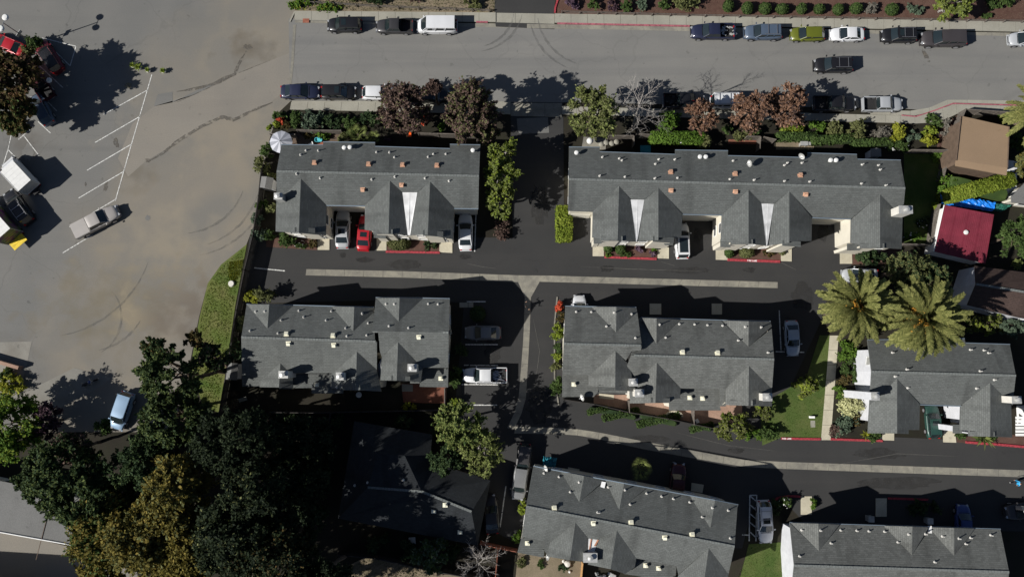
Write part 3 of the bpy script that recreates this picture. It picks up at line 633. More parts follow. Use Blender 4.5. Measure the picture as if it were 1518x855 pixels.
def dish(px, py, z, label, az=160, r=.42):
    q = P(px, py, z); t = world_root('satellite_dish', q); tag(t, label, 'satellite dish', 'satellite dishes')
    b = MB(); b.tube(q-Vector((0, 0, .6)), q, .035); b.tube(q, q+Vector((.25*math.cos(R(az)), .25*math.sin(R(az)), .25)), .025); b.build('mast', M['steel'], t)
    b = MB(); d = Vector((math.cos(R(az)), math.sin(R(az)), .6)).normalized(); Mx = d.to_track_quat('Z', 'Y').to_matrix(); c = q+d*.1
    rings = [[c+Mx@Vector((r*f*math.cos(2*math.pi*i/14), r*.8*f*math.sin(2*math.pi*i/14), .18*f*f)) for i in range(14)] for f in (.05, .5, .8, 1.0)]
    b.loft(rings, 0, True, False); b.loft([[p-d*.02 for p in rr] for rr in rings], 0, True, False); b.build('reflector', M['galv'], t, True)
    b = MB(); b.tube(c-Mx@Vector((0, r*.7, 0)), c+d*.5-Mx@Vector((0, r*.2, 0)), .02); b.box(c+d*.5-Mx@Vector((0, r*.2, 0)), (.1, .1, .14)); b.build('receiver_arm', M['galv'], t)
k1 = (380, 190)
B1 = townhouse('townhouse', 'grey townhouse row at upper left with one white wedge between its gables',
  gab=[((446,264.6),(443,346),0), ((578,267.7),(576,346),0), ((637.7,269),(634,348),0)],
  ridges=[(((410,254),(710,261)),)], RZ=7.0, s=2.1/48, wall='cream_wall', roofm='shingle_b',
  facets=[('M',[(417,215),(479,215.7),(479,211),(556,212),(556,217.7),(667,221),(667,214.5),(712,215.5),(710,261),(410,254)]),
    ('M',[(410,254),(710,261),(709,309),(673.3,308.6),(637.7,269),(618.5,285),(596.6,285),(578,267.7),(541,305),(484,304),(446,264.6),(409.5,302)]),
    ('G0',[(446,264.6),(443,345),(408.5,343),(409.5,302)]), ('G0',[(446,264.6),(484,304),(483,349),(443,345)]),
    ('G1',[(578,267.7),(576,346),(540.5,340.5),(541,305)]), ('G1',[(578,267.7),(596.6,285),(604.5,348.5),(576,346)]),
    ('G2',[(637.7,269),(634,348),(608,348.5),(618.5,285)]), ('G2',[(637.7,269),(673.3,308.6),(671.5,354.5),(634,348)]),
    ('X',[(596.6,285),(618.5,285),(608,348.5),(604.5,348.5)],'white')],
  pz=None,
  outline=[(417,215),(479,215.7),(479,211),(556,212),(556,217.7),(667,221),(667,214.5),(712,215.5),(710,261),(709,309),(673.3,308.6),(671.5,354),(634,348),(606,348),(576,346),(540.5,340.5),(541,305),(484,304),(483,348),(443,344),(408.5,343),(409.5,302),(410,254)],
  garages=(9,16),
  ridge_lines=[[(410,254),(710,261)]], gutters=[[(417,214.6),(479,215.3)],[(479,210.6),(556,211.6)],[(556,217.3),(667,220.6)],[(667,214.1),(712,215.1)],[(484,304.6),(541,305.6)],[(673,309.2),(709,309.6)]],
  pipes=Zm([(280,127),(350,128),(250,152),(677,137),(750,138),(778,165),(997,147),(967,163),(1067,147),(228,258),(360,281),(650,289),(780,274),(950,282),(1085,297)], *k1),
  boxes=Zm([(328,198),(632,206),(823,210),(1016,213),(818,319),(600,345)], *k1), flues=Zm([(500,117),(532,115),(1220,132)], *k1),
  bays=[([(437,337),(467,338),(467,345.5),(437,343.5)],.18), ([(553,340),(582,340),(582,347),(553,347)],.15), ([(554,347),(572,347.5),(572,353.5),(554,352.5)],0,(4.0,4.0,3.7,3.7)), ([(627,341),(657,343),(657,351),(627,349)],.18)])
chimney(B1, 412.5, 291, 7.4, .9, .7, 'galv')
k3 = (760, 190); k4 = (1118, 190)
B2 = townhouse('townhouse', 'long grey shingled townhouse row at upper right with five front gables and two white wedges',
  gab=[((917.6,275.6),(915.5,349),0), ((976,278.3),(976,350.7),0), ((1109.7,281),(1109.7,354.7),0), ((1170,283.5),(1170,356),0), ((1304.6,288),(1304.6,360),0)],
  ridges=[(((843,265.6),(1342,279)),)], RZ=7.0, s=2.1/48, wall='cream_wall', roofm='shingle_b',
  facets=[('M',[(843.5,218.5),(889,219),(889,225.6),(1001,229.5),(1001,223),(1079,224),(1079,231.4),(1197,234.2),(1197,227.4),(1270,229.5),(1271,236.6),(1335,238),(1342,279),(843,265.6)]),
    ('M',[(843,265.6),(1342,279),(1338,322),(1304.6,288),(1261.6,324.4),(1203.6,322.3),(1170,283.5),(1147,302),(1129,302),(1109.7,281),(1070,318.6),(1011.6,317.3),(976,278.3),(955,296),(935,296),(917.6,275.6),(878.6,314),(842,312.5)]),
    ('G0',[(917.6,275.6),(915.5,357),(877.8,352),(878.6,314)]), ('G0',[(917.6,275.6),(935,296),(943,358),(915.5,357)]),
    ('G1',[(976,278.3),(976,356),(944.5,358),(955,296)]), ('G1',[(976,278.3),(1011.6,317.3),(1010,352),(976,352)]),
    ('G2',[(1109.7,281),(1109.7,361),(1068.5,358),(1070,318.6)]), ('G2',[(1109.7,281),(1129,302),(1136,364),(1109.7,361)]),
    ('G3',[(1170,283.5),(1170,360),(1137.5,364),(1147,302)]), ('G3',[(1170,283.5),(1203.6,322.3),(1203,357),(1170,358)]),
    ('G4',[(1304.6,288),(1304.6,367),(1261,360),(1261.6,324.4)]), ('G4',[(1304.6,288),(1338,322),(1336.7,369),(1304.6,367)]),
    ('X',[(935,296),(955,296),(944.5,358),(943,358)],'white'), ('X',[(1129,302),(1147,302),(1137.5,364),(1136,364)],'white')],
  outline=[(843.5,218.5),(889,219),(889,225.6),(1001,229.5),(1001,223),(1079,224),(1079,231.4),(1197,234.2),(1197,227.4),(1270,229.5),(1271,236.6),(1335,238),(1342,279),(1338,322),(1336.7,368),(1304.6,366),(1261,360),(1261.6,324.4),(1203.6,322.3),(1203,356.5),(1170,359),(1137,363.5),(1109.7,360.5),(1068.5,358),(1070,318.6),(1011.6,317.3),(1010,351.5),(976,355),(944,357.5),(915.5,356.5),(877.8,352),(878.6,314),(842,312.5)],
  garages=(17,24,31), nowin=(16,30),
  ridge_lines=[[(843,265.6),(1342,279)]], gutters=[[(843.5,218.1),(889,218.6)],[(889,225.2),(1001,229.1)],[(1001,222.6),(1079,223.6)],[(1079,231),(1197,233.8)],[(1197,227),(1270,229.1)],[(1271,236.2),(1335,237.6)],[(1012,317.8),(1070,319)],[(1204,322.8),(1261,324.9)]],
  pipes=Zm([(505,165),(600,172),(615,183),(822,177),(803,203),(912,178),(490,270),(632,275),(800,284),(928,281),(1240,185),(1222,288),(1358,293)], *k3)+Zm([(187,197),(170,210),(268,197),(170,299),(312,302),(607,206),(698,210),(708,235),(603,313),(740,323)], *k4),
  boxes=Zm([(888,250),(890,349),(1250,260),(1252,356)], *k3)+Zm([(258,268),(288,372)], *k4), flues=Zm([(357,145),(1048,168),(1080,168)], *k3)+Zm([(420,187),(450,187)], *k4),
  bays=[([(891,350),(923,350),(923,357),(891,357)],.15), ([(880,349),(892,349),(892,361),(880,361)],0,(4.5,4.5,4.0,4.0)), ([(968,350),(999,352),(999,360),(968,358)],.15), ([(980,355),(998,356),(998,364),(986,363)],0,(4.2,4.2,3.9,3.9)), ([(1083,355),(1116,355),(1116,362),(1083,362)],.15), ([(1068,355),(1083,355),(1083,366.5),(1068,366)],0,(4.4,4.4,4,4)), ([(1160,356),(1187,358),(1187,366),(1160,364)],.15), ([(1275,361),(1311,361),(1311,368),(1275,368)],.18), ([(1256,361),(1275,361),(1275,371),(1256,371)],0,(4.4,4.4,4,4))])
chimney(B2, 1342.5, 311, 8.0, 1.5, .85)
k2 = (330, 400)
B3 = townhouse('townhouse', 'grey townhouse pair at mid left with tree shadow on its west end',
  gab=[((396.4,487),(399,451),0), ((523.7,491),(525,454.8),0), ((591,476.4),(592.2,441.4),1), ((415.6,538),(413.5,574),0), ((529,520.7),(527.6,571),0), ((590,506.7),(588,558),1)],
  ridges=[(((357.7,499.6),(558.7,506)),6.9), (((552,491),(665,492.8)),7.3)], RZ=7.0, s=2.1/48, wall='cream_wall',
  facets=[('M',[(357.7,499.6),(365.6,451),(396.4,487),(435.4,452.7),(491.3,454),(523.7,491),(554,463),(556,506)]),
    ('G0',[(396.4,487),(365.6,451),(399,451)]), ('G0',[(396.4,487),(399,451),(435.4,452.7)]),
    ('G1',[(523.7,491),(491.3,454),(525,454.8)]), ('G1',[(523.7,491),(525,454.8),(554.5,456),(554,463)]),
    ('M',[(357.7,499.6),(558.7,506),(558.7,547.6),(529,520.7),(491.5,556),(491.5,553),(434,553),(434,557),(415.6,538),(385,566),(385,573),(359,572.6)]),
    ('G3',[(415.6,538),(413.5,574),(385,573.5),(385,566)]), ('G3',[(415.6,538),(434,557),(434,575),(413.5,574)]),
    ('G4',[(529,520.7),(527.6,578),(491.5,576),(491.5,555)]), ('G4',[(529,520.7),(558.7,547.6),(565.3,580),(527.6,578)]),
    ('F3.6',[(434,554),(491.5,554),(491.5,577),(509,577),(509,583),(462,583),(462,575),(434,575)]),
    ('M1',[(552,491),(557,441.4),(591,476.4),(627,442),(666.8,443),(665,492.8)]),
    ('G2',[(591,476.4),(557,441.4),(592.2,441.4)]), ('G2',[(591,476.4),(592.2,441.4),(627,442)]),
    ('M1',[(560.5,491),(665,492.8),(664.5,545),(626.4,545),(590,506.7),(566,529),(563,520)]),
    ('G5',[(590,506.7),(588,564),(563.8,563.5),(566,529)]), ('G5',[(590,506.7),(626.4,545),(624,566),(588,564)]),
    ('F3.4',[(625,545.5),(664.5,545.5),(664,574),(622,573)])],
  outline=[(365.6,451),(435.4,452.7),(491.3,454),(554.5,456),(557,441.4),(592,441.4),(627,442),(666.8,443),(665,492.8),(664,573),(622,572),(588,564),(565,564),(565.3,579.5),(527.6,577.5),(509,577),(509,583),(462,583),(462,575),(434,575),(413.5,574),(359,572.6),(357.7,499.6)],
  ridge_lines=[[(357.7,499.6),(557,506)],[(552,491),(665,492.8)]], gutters=[[(365.6,450.7),(435,452.2)],[(435,452.2),(491,453.7)],[(491,453.7),(554,455.4)],[(557,441),(627,441.6),(666.8,442.6)]],
  pipes=Zm([(430,230),(457,266),(330,284),(583,284),(613,233),(785,245),(693,328),(820,300),(155,343),(312,357),(700,373),(812,368),(187,235),(238,233),(920,192),(967,192),(1158,192),(1213,194),(937,317),(1047,327),(643,660)], *k2),
  boxes=Zm([(360,363),(372,411),(622,372),(627,420),(1105,375)], *k2), boxm='cream_vent', hoods=Zm([(530,645),(1228,610)], *k2),
  bays=[([(509,570.5),(534,571),(534,578.5),(509,578)],.18), ([(580,557),(608,557.5),(608,564),(580,564)],.18), ([(608,558),(622,558),(622,568),(608,568)],.2,(4.6,4.6,4.3,4.3)), ([(414,568),(432,568.5),(432,577),(414,576)],.1)])
chimney(B3, 420, 555, 7.0, 1.0, .75); chimney(B3, 504, 557.5, 7.1, .85, .8); chimney(B3, 611, 545, 7.4, .95, .8)
b = MB(); b.slab([P(566,529.5,5.9), P(563.8,564,5.0), P(559,564,4.6), P(560,540,4.9)], .1); b.build('valley_panel', M['membrane'], B3.roof)
kq = (680, 400); k5 = (900, 400)
B4 = townhouse('townhouse', 'grey townhouse pair right of centre with clipped hedge along its west side',
  gab=[((913.2,492.2),(913.7,454.8),0), ((912.4,520),(911.9,571),0), ((973,509.4),(973.3,471.7),1), ((1109.5,513.8),(1110,476),1), ((973.8,537),(971.7,590),1), ((1110,541.8),(1109.5,594),1)],
  ridges=[(((835.5,509.4),(951.4,512)),7.3), (((935.6,526.5),(1147.7,532.5)),6.9)], RZ=7.0, s=2.1/48, wall='cream_wall', roofm='shingle_c',
  facets=[('M',[(835.5,509.4),(838,454),(876.3,454.5),(913.2,492.2),(944.8,463),(951.4,512)]),
    ('G0',[(913.2,492.2),(876.3,454.5),(913.7,454.8)]), ('G0',[(913.2,492.2),(913.7,454.8),(943.5,456),(944.8,464)]),
    ('M',[(835.5,509.4),(951.4,512),(950,519),(935.6,521),(928,534),(912.4,520),(872.4,558),(872,555.5),(833.8,555.5)]),
    ('F3.8',[(833.5,555.5),(872.4,555.5),(872.4,571),(886.5,572),(886.5,581),(880,588),(833.6,588)]),
    ('G1',[(912.4,520),(911.9,574),(872.4,572),(872.4,558)]), ('G1',[(912.4,520),(933.5,541),(941,580),(911.9,578)]),
    ('F3.7',[(886.5,573),(930,575),(930,582.5),(882,582)]),
    ('M1',[(935.6,526.5),(936,520.5),(946,520.5),(947,471),(950,471),(973,509.4),(1008,473.8),(1068.6,475),(1109.5,513.8),(1144,487),(1147.7,532.5)]),
    ('G2',[(973,509.4),(950,471),(973.3,471.7)]), ('G2',[(973,509.4),(973.3,471.7),(1008,473.8)]),
    ('G3',[(1109.5,513.8),(1068.6,475),(1110,476)]), ('G3',[(1109.5,513.8),(1110,476),(1142.4,476.4),(1144,484)]),
    ('M1',[(935.6,526.5),(1147.7,532.5),(1144.5,576),(1110,541.8),(1076,576),(1076,602),(1067.3,602),(1067.3,576.5),(1008.8,575.5),(973.8,537),(933,575),(930,541)]),
    ('G4',[(973.8,537),(971.7,597),(934,597.6),(933,575)]), ('G4',[(973.8,537),(1008.8,575.5),(1008,590),(992,592),(992,597),(971.7,597)]),
    ('G5',[(1110,541.8),(1109.5,601),(1076,600),(1076,576)]), ('G5',[(1110,541.8),(1144.5,576),(1144.3,602),(1109.5,601)]),
    ('F3.6',[(1008.8,576),(1067.3,576.5),(1067.3,602),(1068.6,608),(992,608),(992,592),(1008.8,590)])],
  outline=[(838,454),(876.3,454.5),(913.7,454.8),(943.5,456),(947,471),(1008,473.8),(1068.6,475),(1142.4,476.4),(1147.7,532.5),(1144.3,601),(1076,600),(1068.6,608),(992,608),(992,597),(971.7,597),(934,597),(938,579),(911.9,578),(886.5,580),(880,588),(833.6,588),(835.5,509.4)],
  ridge_lines=[[(835.5,509.4),(950,512)],[(940,526.7),(1147.7,532.5)]], gutters=[[(838,453.6),(943,455.4)],[(950,470.7),(1068,474.4),(1142,476)]],
  pipes=Zm([(662,236),(747,237),(875,240),(972,248),(832,318),(995,383),(1130,307),(1165,381)], *kq)+Zm([(407,305),(493,307),(565,311),(650,314),(777,320),(865,322),(738,397),(905,465)], *k5),
  boxes=Zm([(423,465),(620,469)], *k5), boxm='cream_vent', hoods=Zm([(648,643),(1300,718),(1372,722)], *kq),
  bays=[([(887,571),(919,572),(919,579),(887,578)],.18), ([(965,589.5),(993,590),(993,597),(965,596.5)],.2), ([(1082,592.5),(1116,593),(1116,601),(1082,600.5)],.2)])
chimney(B4, 939, 566.5, 7.2, .9, .8, 'galv'); chimney(B4, 948, 582.5, 7.2, .95, .8); chimney(B4, 1137.5, 588.5, 7.4, 1.0, .8)
b = MB(); b.slab([P(930,532,5.6), P(935.5,541,5.3), P(936,548,5.1), P(932,547,5.1)], .1); b.build('valley_panel', M['membrane'], B4.roof)
k6 = (1118, 390)
B5 = townhouse('townhouse', 'grey townhouse at the right edge below two palms with pale gable wall',
  gab=[((1330,561),(1330,636),0), ((1468,567),(1468,645),0)],
  ridges=[(((1292,550.7),(1506,556.5)),)], RZ=7.0, s=2.1/48, wall='white_wall',
  facets=[('M',[(1286,504),(1429.7,502),(1431.6,508.6),(1497,510.7),(1506,556.5),(1292,550.7)]),
    ('M',[(1292,550.7),(1506,556.5),(1501,600),(1499,598),(1468,567),(1424,601),(1363.6,599),(1330,561),(1289,600)]),
    ('G0',[(1330,561),(1330,642),(1286.6,641.9),(1289,600)]), ('G0',[(1330,561),(1363.6,599),(1363,637),(1347,637),(1347,643),(1330,642)]),
    ('G1',[(1468,567),(1468,647),(1436,646),(1436,638),(1423,637),(1424,601)]), ('G1',[(1468,567),(1499,598),(1500.6,648),(1468,647)])],
  outline=[(1286,504),(1429.7,502),(1431.6,508.6),(1497,510.7),(1506,556.5),(1501,600),(1500.6,647.5),(1468,646.5),(1436,645.5),(1436,638),(1423,637),(1424,601),(1363.6,599),(1363,636.5),(1330,641),(1286.6,641.5),(1289,600),(1292,550.7)],
  garages=(11,), inset=1.1, ridge_lines=[[(1292,550.7),(1506,556.5)]], nowin=(15,16,17,10,11), gutters=[[(1286,503.6),(1429.7,501.6)],[(1431.6,508.2),(1497,510.3)],[(1364,599.5),(1424,601.5)]],
  pipes=Zm([(1215,487),(1292,490),(1318,505),(858,597),(1270,607),(792,636),(863,700),(1250,703),(1350,655),(777,503),(868,478)], *k6),
  bays=[([(1438,639),(1475,640),(1475,646.5),(1438,646)],.18), ([(1413,629),(1426,629),(1426,642),(1413,642)],0,(4.4,4.4,4.1,4.1))])
_a, _c, _d, _nn, _L, _z, _i = B5.wins[17]; _q = _a+_d*(_L-1.3); _an = math.atan2(_d.y, _d.x); f = MB()
for dx, dz, sx, sz in ((0,.6,1.1,.1),(0,-.6,1.1,.1),(-.5,0,.1,1.1),(.5,0,.1,1.1)): f.box((_q.x+_d.x*dx+_nn.x*.03, _q.y+_d.y*dx+_nn.y*.03, 4.3+dz), (sx, .12, sz), _an)
_f = sub(f.build('window', M['membrane'], B5.root), B5.root); f = MB(); f.box((_q.x+_nn.x*.01, _q.y+_nn.y*.01, 4.3), (.95, .05, 1.15), _an); f.build('pane', M['galv'], _f)
chimney(B5, 1297.5, 587, 7.9, .85, .85, 'white_wall'); chimney(B5, 1507, 592.5, 7.9, 1.0, .75)
k7 = (730, 630)
yn = lambda x: 690.6+.188*(x-790.6)
B7 = townhouse('townhouse', 'grey townhouse row at bottom middle set at an angle, with metal chimney',
  gab=[((859,743.8),(866,705),0), ((918,755),(925,716),0), ((1053,782),(1060,741),0), ((853,773.6),(846,826),0), ((914.5,785.5),(905,841),0), ((1050.7,811.8),(1043,865),0)],
  ridges=[(((780,750.4),(1089,809.7)),)], RZ=7.0, s=.037, wall='cream_wall',
  facets=[('M',[(790.6,690.6),(830.7,698),(859,743.8),(897,710.6),(918,755),(959,722.3),(1022.5,734),(1053,782),(1093,753),(1089,809.7),(780,750.4)]),
    ('G0',[(859,743.8),(830.7,698),(866,705)]), ('G0',[(859,743.8),(866,705),(897,710.6)]),
    ('G1',[(918,755),(897,710.6),(925,716)]), ('G1',[(918,755),(925,716),(959,722.3)]),
    ('G2',[(1053,782),(1022.5,734),(1060,741)]), ('G2',[(1053,782),(1060,741),(1094.4,747.8),(1093,753)]),
    ('M',[(780,750.4),(1089,809.7),(1080,850),(1050.7,811.8),(1006,852),(1003,838),(943.4,827),(914.5,785.5),(886.5,799.5),(872.5,797.5),(853,773.6),(816,803),(812,822),(807,816),(807.7,802),(773.5,795)]),
    ('F4.3',[(773.5,795),(807.7,802),(806,826),(767,818.4)]),
    ('G3',[(853,773.6),(845,830),(810,824),(816,803)]), ('G3',[(853,773.6),(872.5,797.5),(871.5,833),(845,830)]),
    ('G4',[(914.5,785.5),(905,843),(871.5,836),(878.5,820),(886.5,799.5)]), ('G4',[(914.5,785.5),(943.4,826.3),(941,840),(927,850),(905,843)]),
    ('G5',[(1050.7,811.8),(1043,868),(1003,862),(1006,852)]), ('G5',[(1050.7,811.8),(1080,850),(1076,873),(1043,868)]),
    ('F3.9',[(943,827),(1003,838),(1001,862),(925,850),(927,841),(941,841)]),
    ('X',[(872.5,797.5),(886.5,799.5),(880,821),(871.5,820)],'white')],
  outline=[(790.6,690.6),(866,705),(925,716),(1060,741),(1094.4,747.8),(1089,809.7),(1076,872),(1043,867),(1001,861),(925,849),(905,842),(871.5,834),(845,829),(810,823),(767,818),(780,750.4)],
  ridge_lines=[[(780,750.4),(1089,809.7)]], gutters=[[(790.6,690.2),(925,715.6),(1060,740.6),(1094,747.4)]],
  pipes=Zm([(290,270),(375,290),(488,320),(438,375),(592,490),(602,490),(652,347),(745,363),(868,383),(952,400),(1018,413),(1110,432),(1237,463),(1325,477),(1180,515),(1338,635),(775,445)], *k7),
  boxes=Zm([(348,465),(568,547),(779,546),(969,627),(1122,614)], *k7), boxm='cream_vent', hoods=Zm([(197,662),(862,787),(935,803)], *k7))
chimney(B7, 875, 826, 6.8, 1.5, .95, 'galv', capm='galv')
b = MB(); b.slab([B7.on(892,713)+Vector((0,0,.06)), B7.on(898,714)+Vector((0,0,.06)), B7.on(896,723)+Vector((0,0,.06)), B7.on(890,721)+Vector((0,0,.06))], .05); b.build('flashing', M['membrane'], B7.roof)
b = MB(); b.box(B7.on(875,806)+Vector((0,0,.1)), (.12, 1.2, .05), R(-10)); b.box(B7.on(884,804)+Vector((0,0,.1)), (.18, .8, .03), R(-30)); b.build('rust_streak', M['rust'], B7.roof)
k8 = (1118, 630)
yn8 = lambda x: 774.4+.0307*(x-1170.7)
B8 = townhouse('townhouse', 'grey shingled townhouse row at the lower right corner with a bright white end wall',
  gab=[((1214,816),(1213.4,777),0), ((1351.7,822.4),(1352.5,781.5),0), ((1414.4,823.7),(1414.4,784),0)],
  ridges=[(((1177.3,837.6),(1496,847.4)),)], RZ=7.0, s=.036, wall='white_wall', roofm='shingle_c',
  facets=[('M',[(1177.3,837.6),(1170.7,774.4),(1214,816),(1244.5,777),(1310,778.7),(1351.7,822.4),(1377,781),(1414.4,823.7),(1445,783),(1483,784),(1496,847.4)]),
    ('G0',[(1214,816),(1170.7,774.4),(1213.4,775.7)]), ('G0',[(1214,816),(1213.4,775.7),(1244.5,777)]),
    ('G1',[(1351.7,822.4),(1310,778.7),(1352.5,780)]), ('G1',[(1351.7,822.4),(1352.5,780),(1377,781)]),
    ('G2',[(1414.4,823.7),(1377,781),(1414.4,782)]), ('G2',[(1414.4,823.7),(1414.4,782),(1445,783)]),
    ('M',[(1177.3,837.6),(1496,847.4),(1487,915),(1170,905)])],
  outline=[(1170.7,774.4),(1310,778.7),(1483,784),(1496,847.4),(1487,914),(1171,904),(1177.3,837.6)],
  inset=1.1, nowin=(4,5,6), ridge_lines=[[(1177.3,837.6),(1496,847.4)]], gutters=[[(1170.7,774),(1310,778.3),(1483,783.6)]],
  pipes=Zm([(267,588),(372,590),(487,590),(577,592),(645,595),(733,597),(868,612),(962,610),(1058,623),(1150,635),(1217,632),(1330,617),(1190,666),(1015,768),(808,657),(432,662),(255,735)], *k8))
b = MB(); b.box(B8.on(1378,786)+Vector((0,0,.1)), (.4, 1.1, .08)); b.build('flashing', M['white_metal'], B8.roof)
# shaded hip-roofed house in the wood
House.gab = []
pz = {(525,624):3.2,(641,644):3.2,(637,684):3.3,(727,712):3.2,(708,808):3.2,(501,768):3.2,(560,672):5.0,(600,675):5.0,(625,728):5.6,(545,722):5.4,(625,738):5.6,(699,758):5.2}
House.pz = pz
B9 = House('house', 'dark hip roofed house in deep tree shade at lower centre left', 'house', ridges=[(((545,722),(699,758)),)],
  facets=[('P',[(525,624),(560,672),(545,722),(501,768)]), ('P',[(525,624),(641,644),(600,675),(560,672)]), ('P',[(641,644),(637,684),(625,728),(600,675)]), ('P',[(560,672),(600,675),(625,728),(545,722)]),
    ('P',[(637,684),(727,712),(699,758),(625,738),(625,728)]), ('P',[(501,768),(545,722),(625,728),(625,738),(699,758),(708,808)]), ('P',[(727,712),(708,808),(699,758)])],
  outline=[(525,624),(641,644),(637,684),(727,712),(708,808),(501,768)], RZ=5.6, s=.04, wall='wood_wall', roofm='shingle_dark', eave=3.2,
  ridge_lines=[[(545,722),(625,728),(699,758)]], pipes=[(526,719),(545,715),(598,711)], hoods=[(660,748),(643,757),(682,788)])
House.pz = {(1425,172):4.6,(1496,188):4.6,(1493.5,249):4.9,(1418,237):4.9,(1492,260):4.1,(1417,246):4.2}
B10 = House('bungalow', 'bungalow with flat sunlit tan roof near the upper right corner', 'house', ridges=[(((1418,237),(1493.5,249)),)],
  facets=[('P',[(1425,172),(1496,188),(1493.5,249),(1418,237)]), ('P',[(1418,237),(1493.5,249),(1492,260),(1417,246)])],
  outline=[(1425,172),(1496,188),(1493.5,249),(1492,260),(1417,246),(1418,237)], RZ=4.9, s=.04, wall='wood_wall', roofm='tan_roof', eave=4.2, th=.2, nowin=(0,1,2,3,4,5))
for a, c in (((1496,188),(1493.5,249)), ((1424.5,172),(1417.5,238))): b = MB(); b.tube(P(*a, 4.75), P(*c, 5.0), .07, n=5); b.build('fascia', M['wood_wall'], B10.root)
# red metal shed, its roof of single sheets
rt = world_root('shed', P(1430,345,0)); tag(rt, 'shed with dark red metal roof, half in tree shadow at right', 'shed')
A_, B_, C_, D_ = P(1400.5,304,3.3), P(1473.7,318,3.3), P(1461,391,2.9), P(1385,373,2.9)
for k in range(4):
    t0, t1 = k/4+.002, (k+1)/4-.002; b = MB(); b.slab([A_.lerp(B_,t0), A_.lerp(B_,t1), D_.lerp(C_,t1), D_.lerp(C_,t0)], .05)
    for j in range(1, 7):
        t = t0+(t1-t0)*j/7; b.tube(A_.lerp(B_,t)+Vector((0,0,.005)), D_.lerp(C_,t)+Vector((0,0,.005)), .014, n=4)
    b.build('roof_panel', M['red_metal'], rt)
b = MB(); ip = inset_poly([(p.x, p.y) for p in (A_, B_, C_, D_)], .2); b.prism(ip, 0, 2.75); b.build('wall', M['trim'], rt)
b = MB(); b.tube(A_-Vector((.06,0,.02)), D_-Vector((.06,0,.02)), .06, n=5); b.build('edge_trim', M['trim'], rt)
b = MB(); q = P(1431.5,344.5,3.1); b.lathe([(.28,.02),(.28,.1),(.18,.12),(.18,.28),(.01,.3)], q, 12); b.build('roof_vent', M['white_metal'], rt)
House.pz = {(1445,394):3.6,(1447,421):5.2,(1434,452):3.6,(1508,470):3.6,(1600,486):3.6,(1600,446):5.2,(1600,414):3.6}
B12 = House('cottage', 'cottage with dark brown roof in palm shade at the right edge', 'house', ridges=[(((1447,421),(1600,446)),)],
  facets=[('P',[(1445,394),(1600,414),(1600,446),(1447,421)]), ('P',[(1447,421),(1600,446),(1600,486),(1508,470),(1434,452)])],
  outline=[(1445,394),(1600,414),(1600,446),(1600,486),(1508,470),(1434,452),(1447,421)], RZ=5.2, s=.04, wall='white_wall', roofm='brown_roof', eave=3.6, nowin=(4,5,6), ridge_lines=[[(1447,421),(1600,446)]], inset=.1)
House.pz = {}
B13 = House('flat_roofed_building', 'low building with grey flat roof and white edge at lower left corner', 'building', ridges=[(((-60,700),(115,740)),)],
  facets=[('F3.2',[(-120,688),(28,718),(150,745),(140,812),(112,808),(0,788),(-120,764)])], outline=[(-120,688),(28,718),(150,745),(140,812),(112,808),(0,788),(-120,764)], RZ=3.4, s=.04, wall='cream_wall', roofm='flat_roof', eave=3.2)
b = MB(); b.tube(P(-120,764,3.27), P(0,788,3.27), .09, n=5); b.tube(P(0,788,3.27), P(114,808.5,3.27), .09, n=5); b.build('parapet', M['white_metal'], B13.root)
b = MB(); b.box(P(62,796,3.25), (.06, 5.2, .05), R(-12)); b.build('roof_seam', M['wood_wall'], B13.root)
B14 = House('flat_roofed_building', 'dark roofed block cut by the lower left corner, throwing a boxy shadow', 'building', ridges=[(((-60,900),(20,900)),)],
  facets=[('F5.2',[(-140,862),(22,872),(40,960),(-140,960)])], outline=[(-140,862),(22,872),(40,960),(-140,960)], RZ=5.3, s=.04, wall='cream_wall', roofm='flat_roof', eave=5.2)
B15 = House('flat_roofed_building', 'small grey flat roof beside the white patio at the right edge', 'building', ridges=[(((1500,300),(1600,300)),)],
  facets=[('F3.0',[(1499,292),(1520,270),(1600,275),(1600,312),(1500,300)])], outline=[(1499,292),(1520,270),(1600,275),(1600,312),(1500,300)], RZ=3.1, s=.04, wall='cream_wall', roofm='flat_roof', eave=3.0)
# small garden sheds
def shed(px, py, w_, d_, h_, rz, label, m='flat_roof', wm='white_wall'):
    q = P(px, py, 0); t = empty('garden_shed', q, R(rz)); tag(t, label, 'shed')
    b = MB(); b.box((0, 0, h_/2), (w_-.2, d_-.2, h_)); b.build('wall', M[wm], t)
    b = MB(); b.slab([Vector((-w_/2, -d_/2, h_)), Vector((0, -d_/2, h_+.35)), Vector((0, d_/2, h_+.35)), Vector((-w_/2, d_/2, h_))], .06); b.slab([Vector((0, -d_/2, h_+.35)), Vector((w_/2, -d_/2, h_)), Vector((w_/2, d_/2, h_)), Vector((0, d_/2, h_+.35))], .06); b.build('roof', M[m], t)
    b = MB(); b.box((0, -d_/2+.08, h_*.45), (.8, .06, h_*.85)); b.build('door', M[m], t)
shed(402, 276, 1.5, 1.4, 1.9, -8, 'small grey shed between the lot fence and the upper left townhouse')
shed(352, 550, 1.35, 2.0, 1.9, -4, 'small blue grey shed in shade west of the mid left townhouse')
shed(1289, 232, 1.3, 1.0, 1.8, 0, 'tiny blue grey shed behind the upper right townhouse')
# outside stair of the next house
st = world_root('outside_stair', P(1515,625,0)); tag(st, 'white outside stair cut by the right edge', 'stair')
for k in range(6):
    b = MB(); q = P(1513, 619+k*5, 1.2-.18*k); b.box(q, (1.2, .3, .08)); b.build('step', M['trim'], st)
b = MB(); b.box(P(1521,615,1.1), (.9, 2.2, 2.2)); b.build('landing', M['trim'], st)
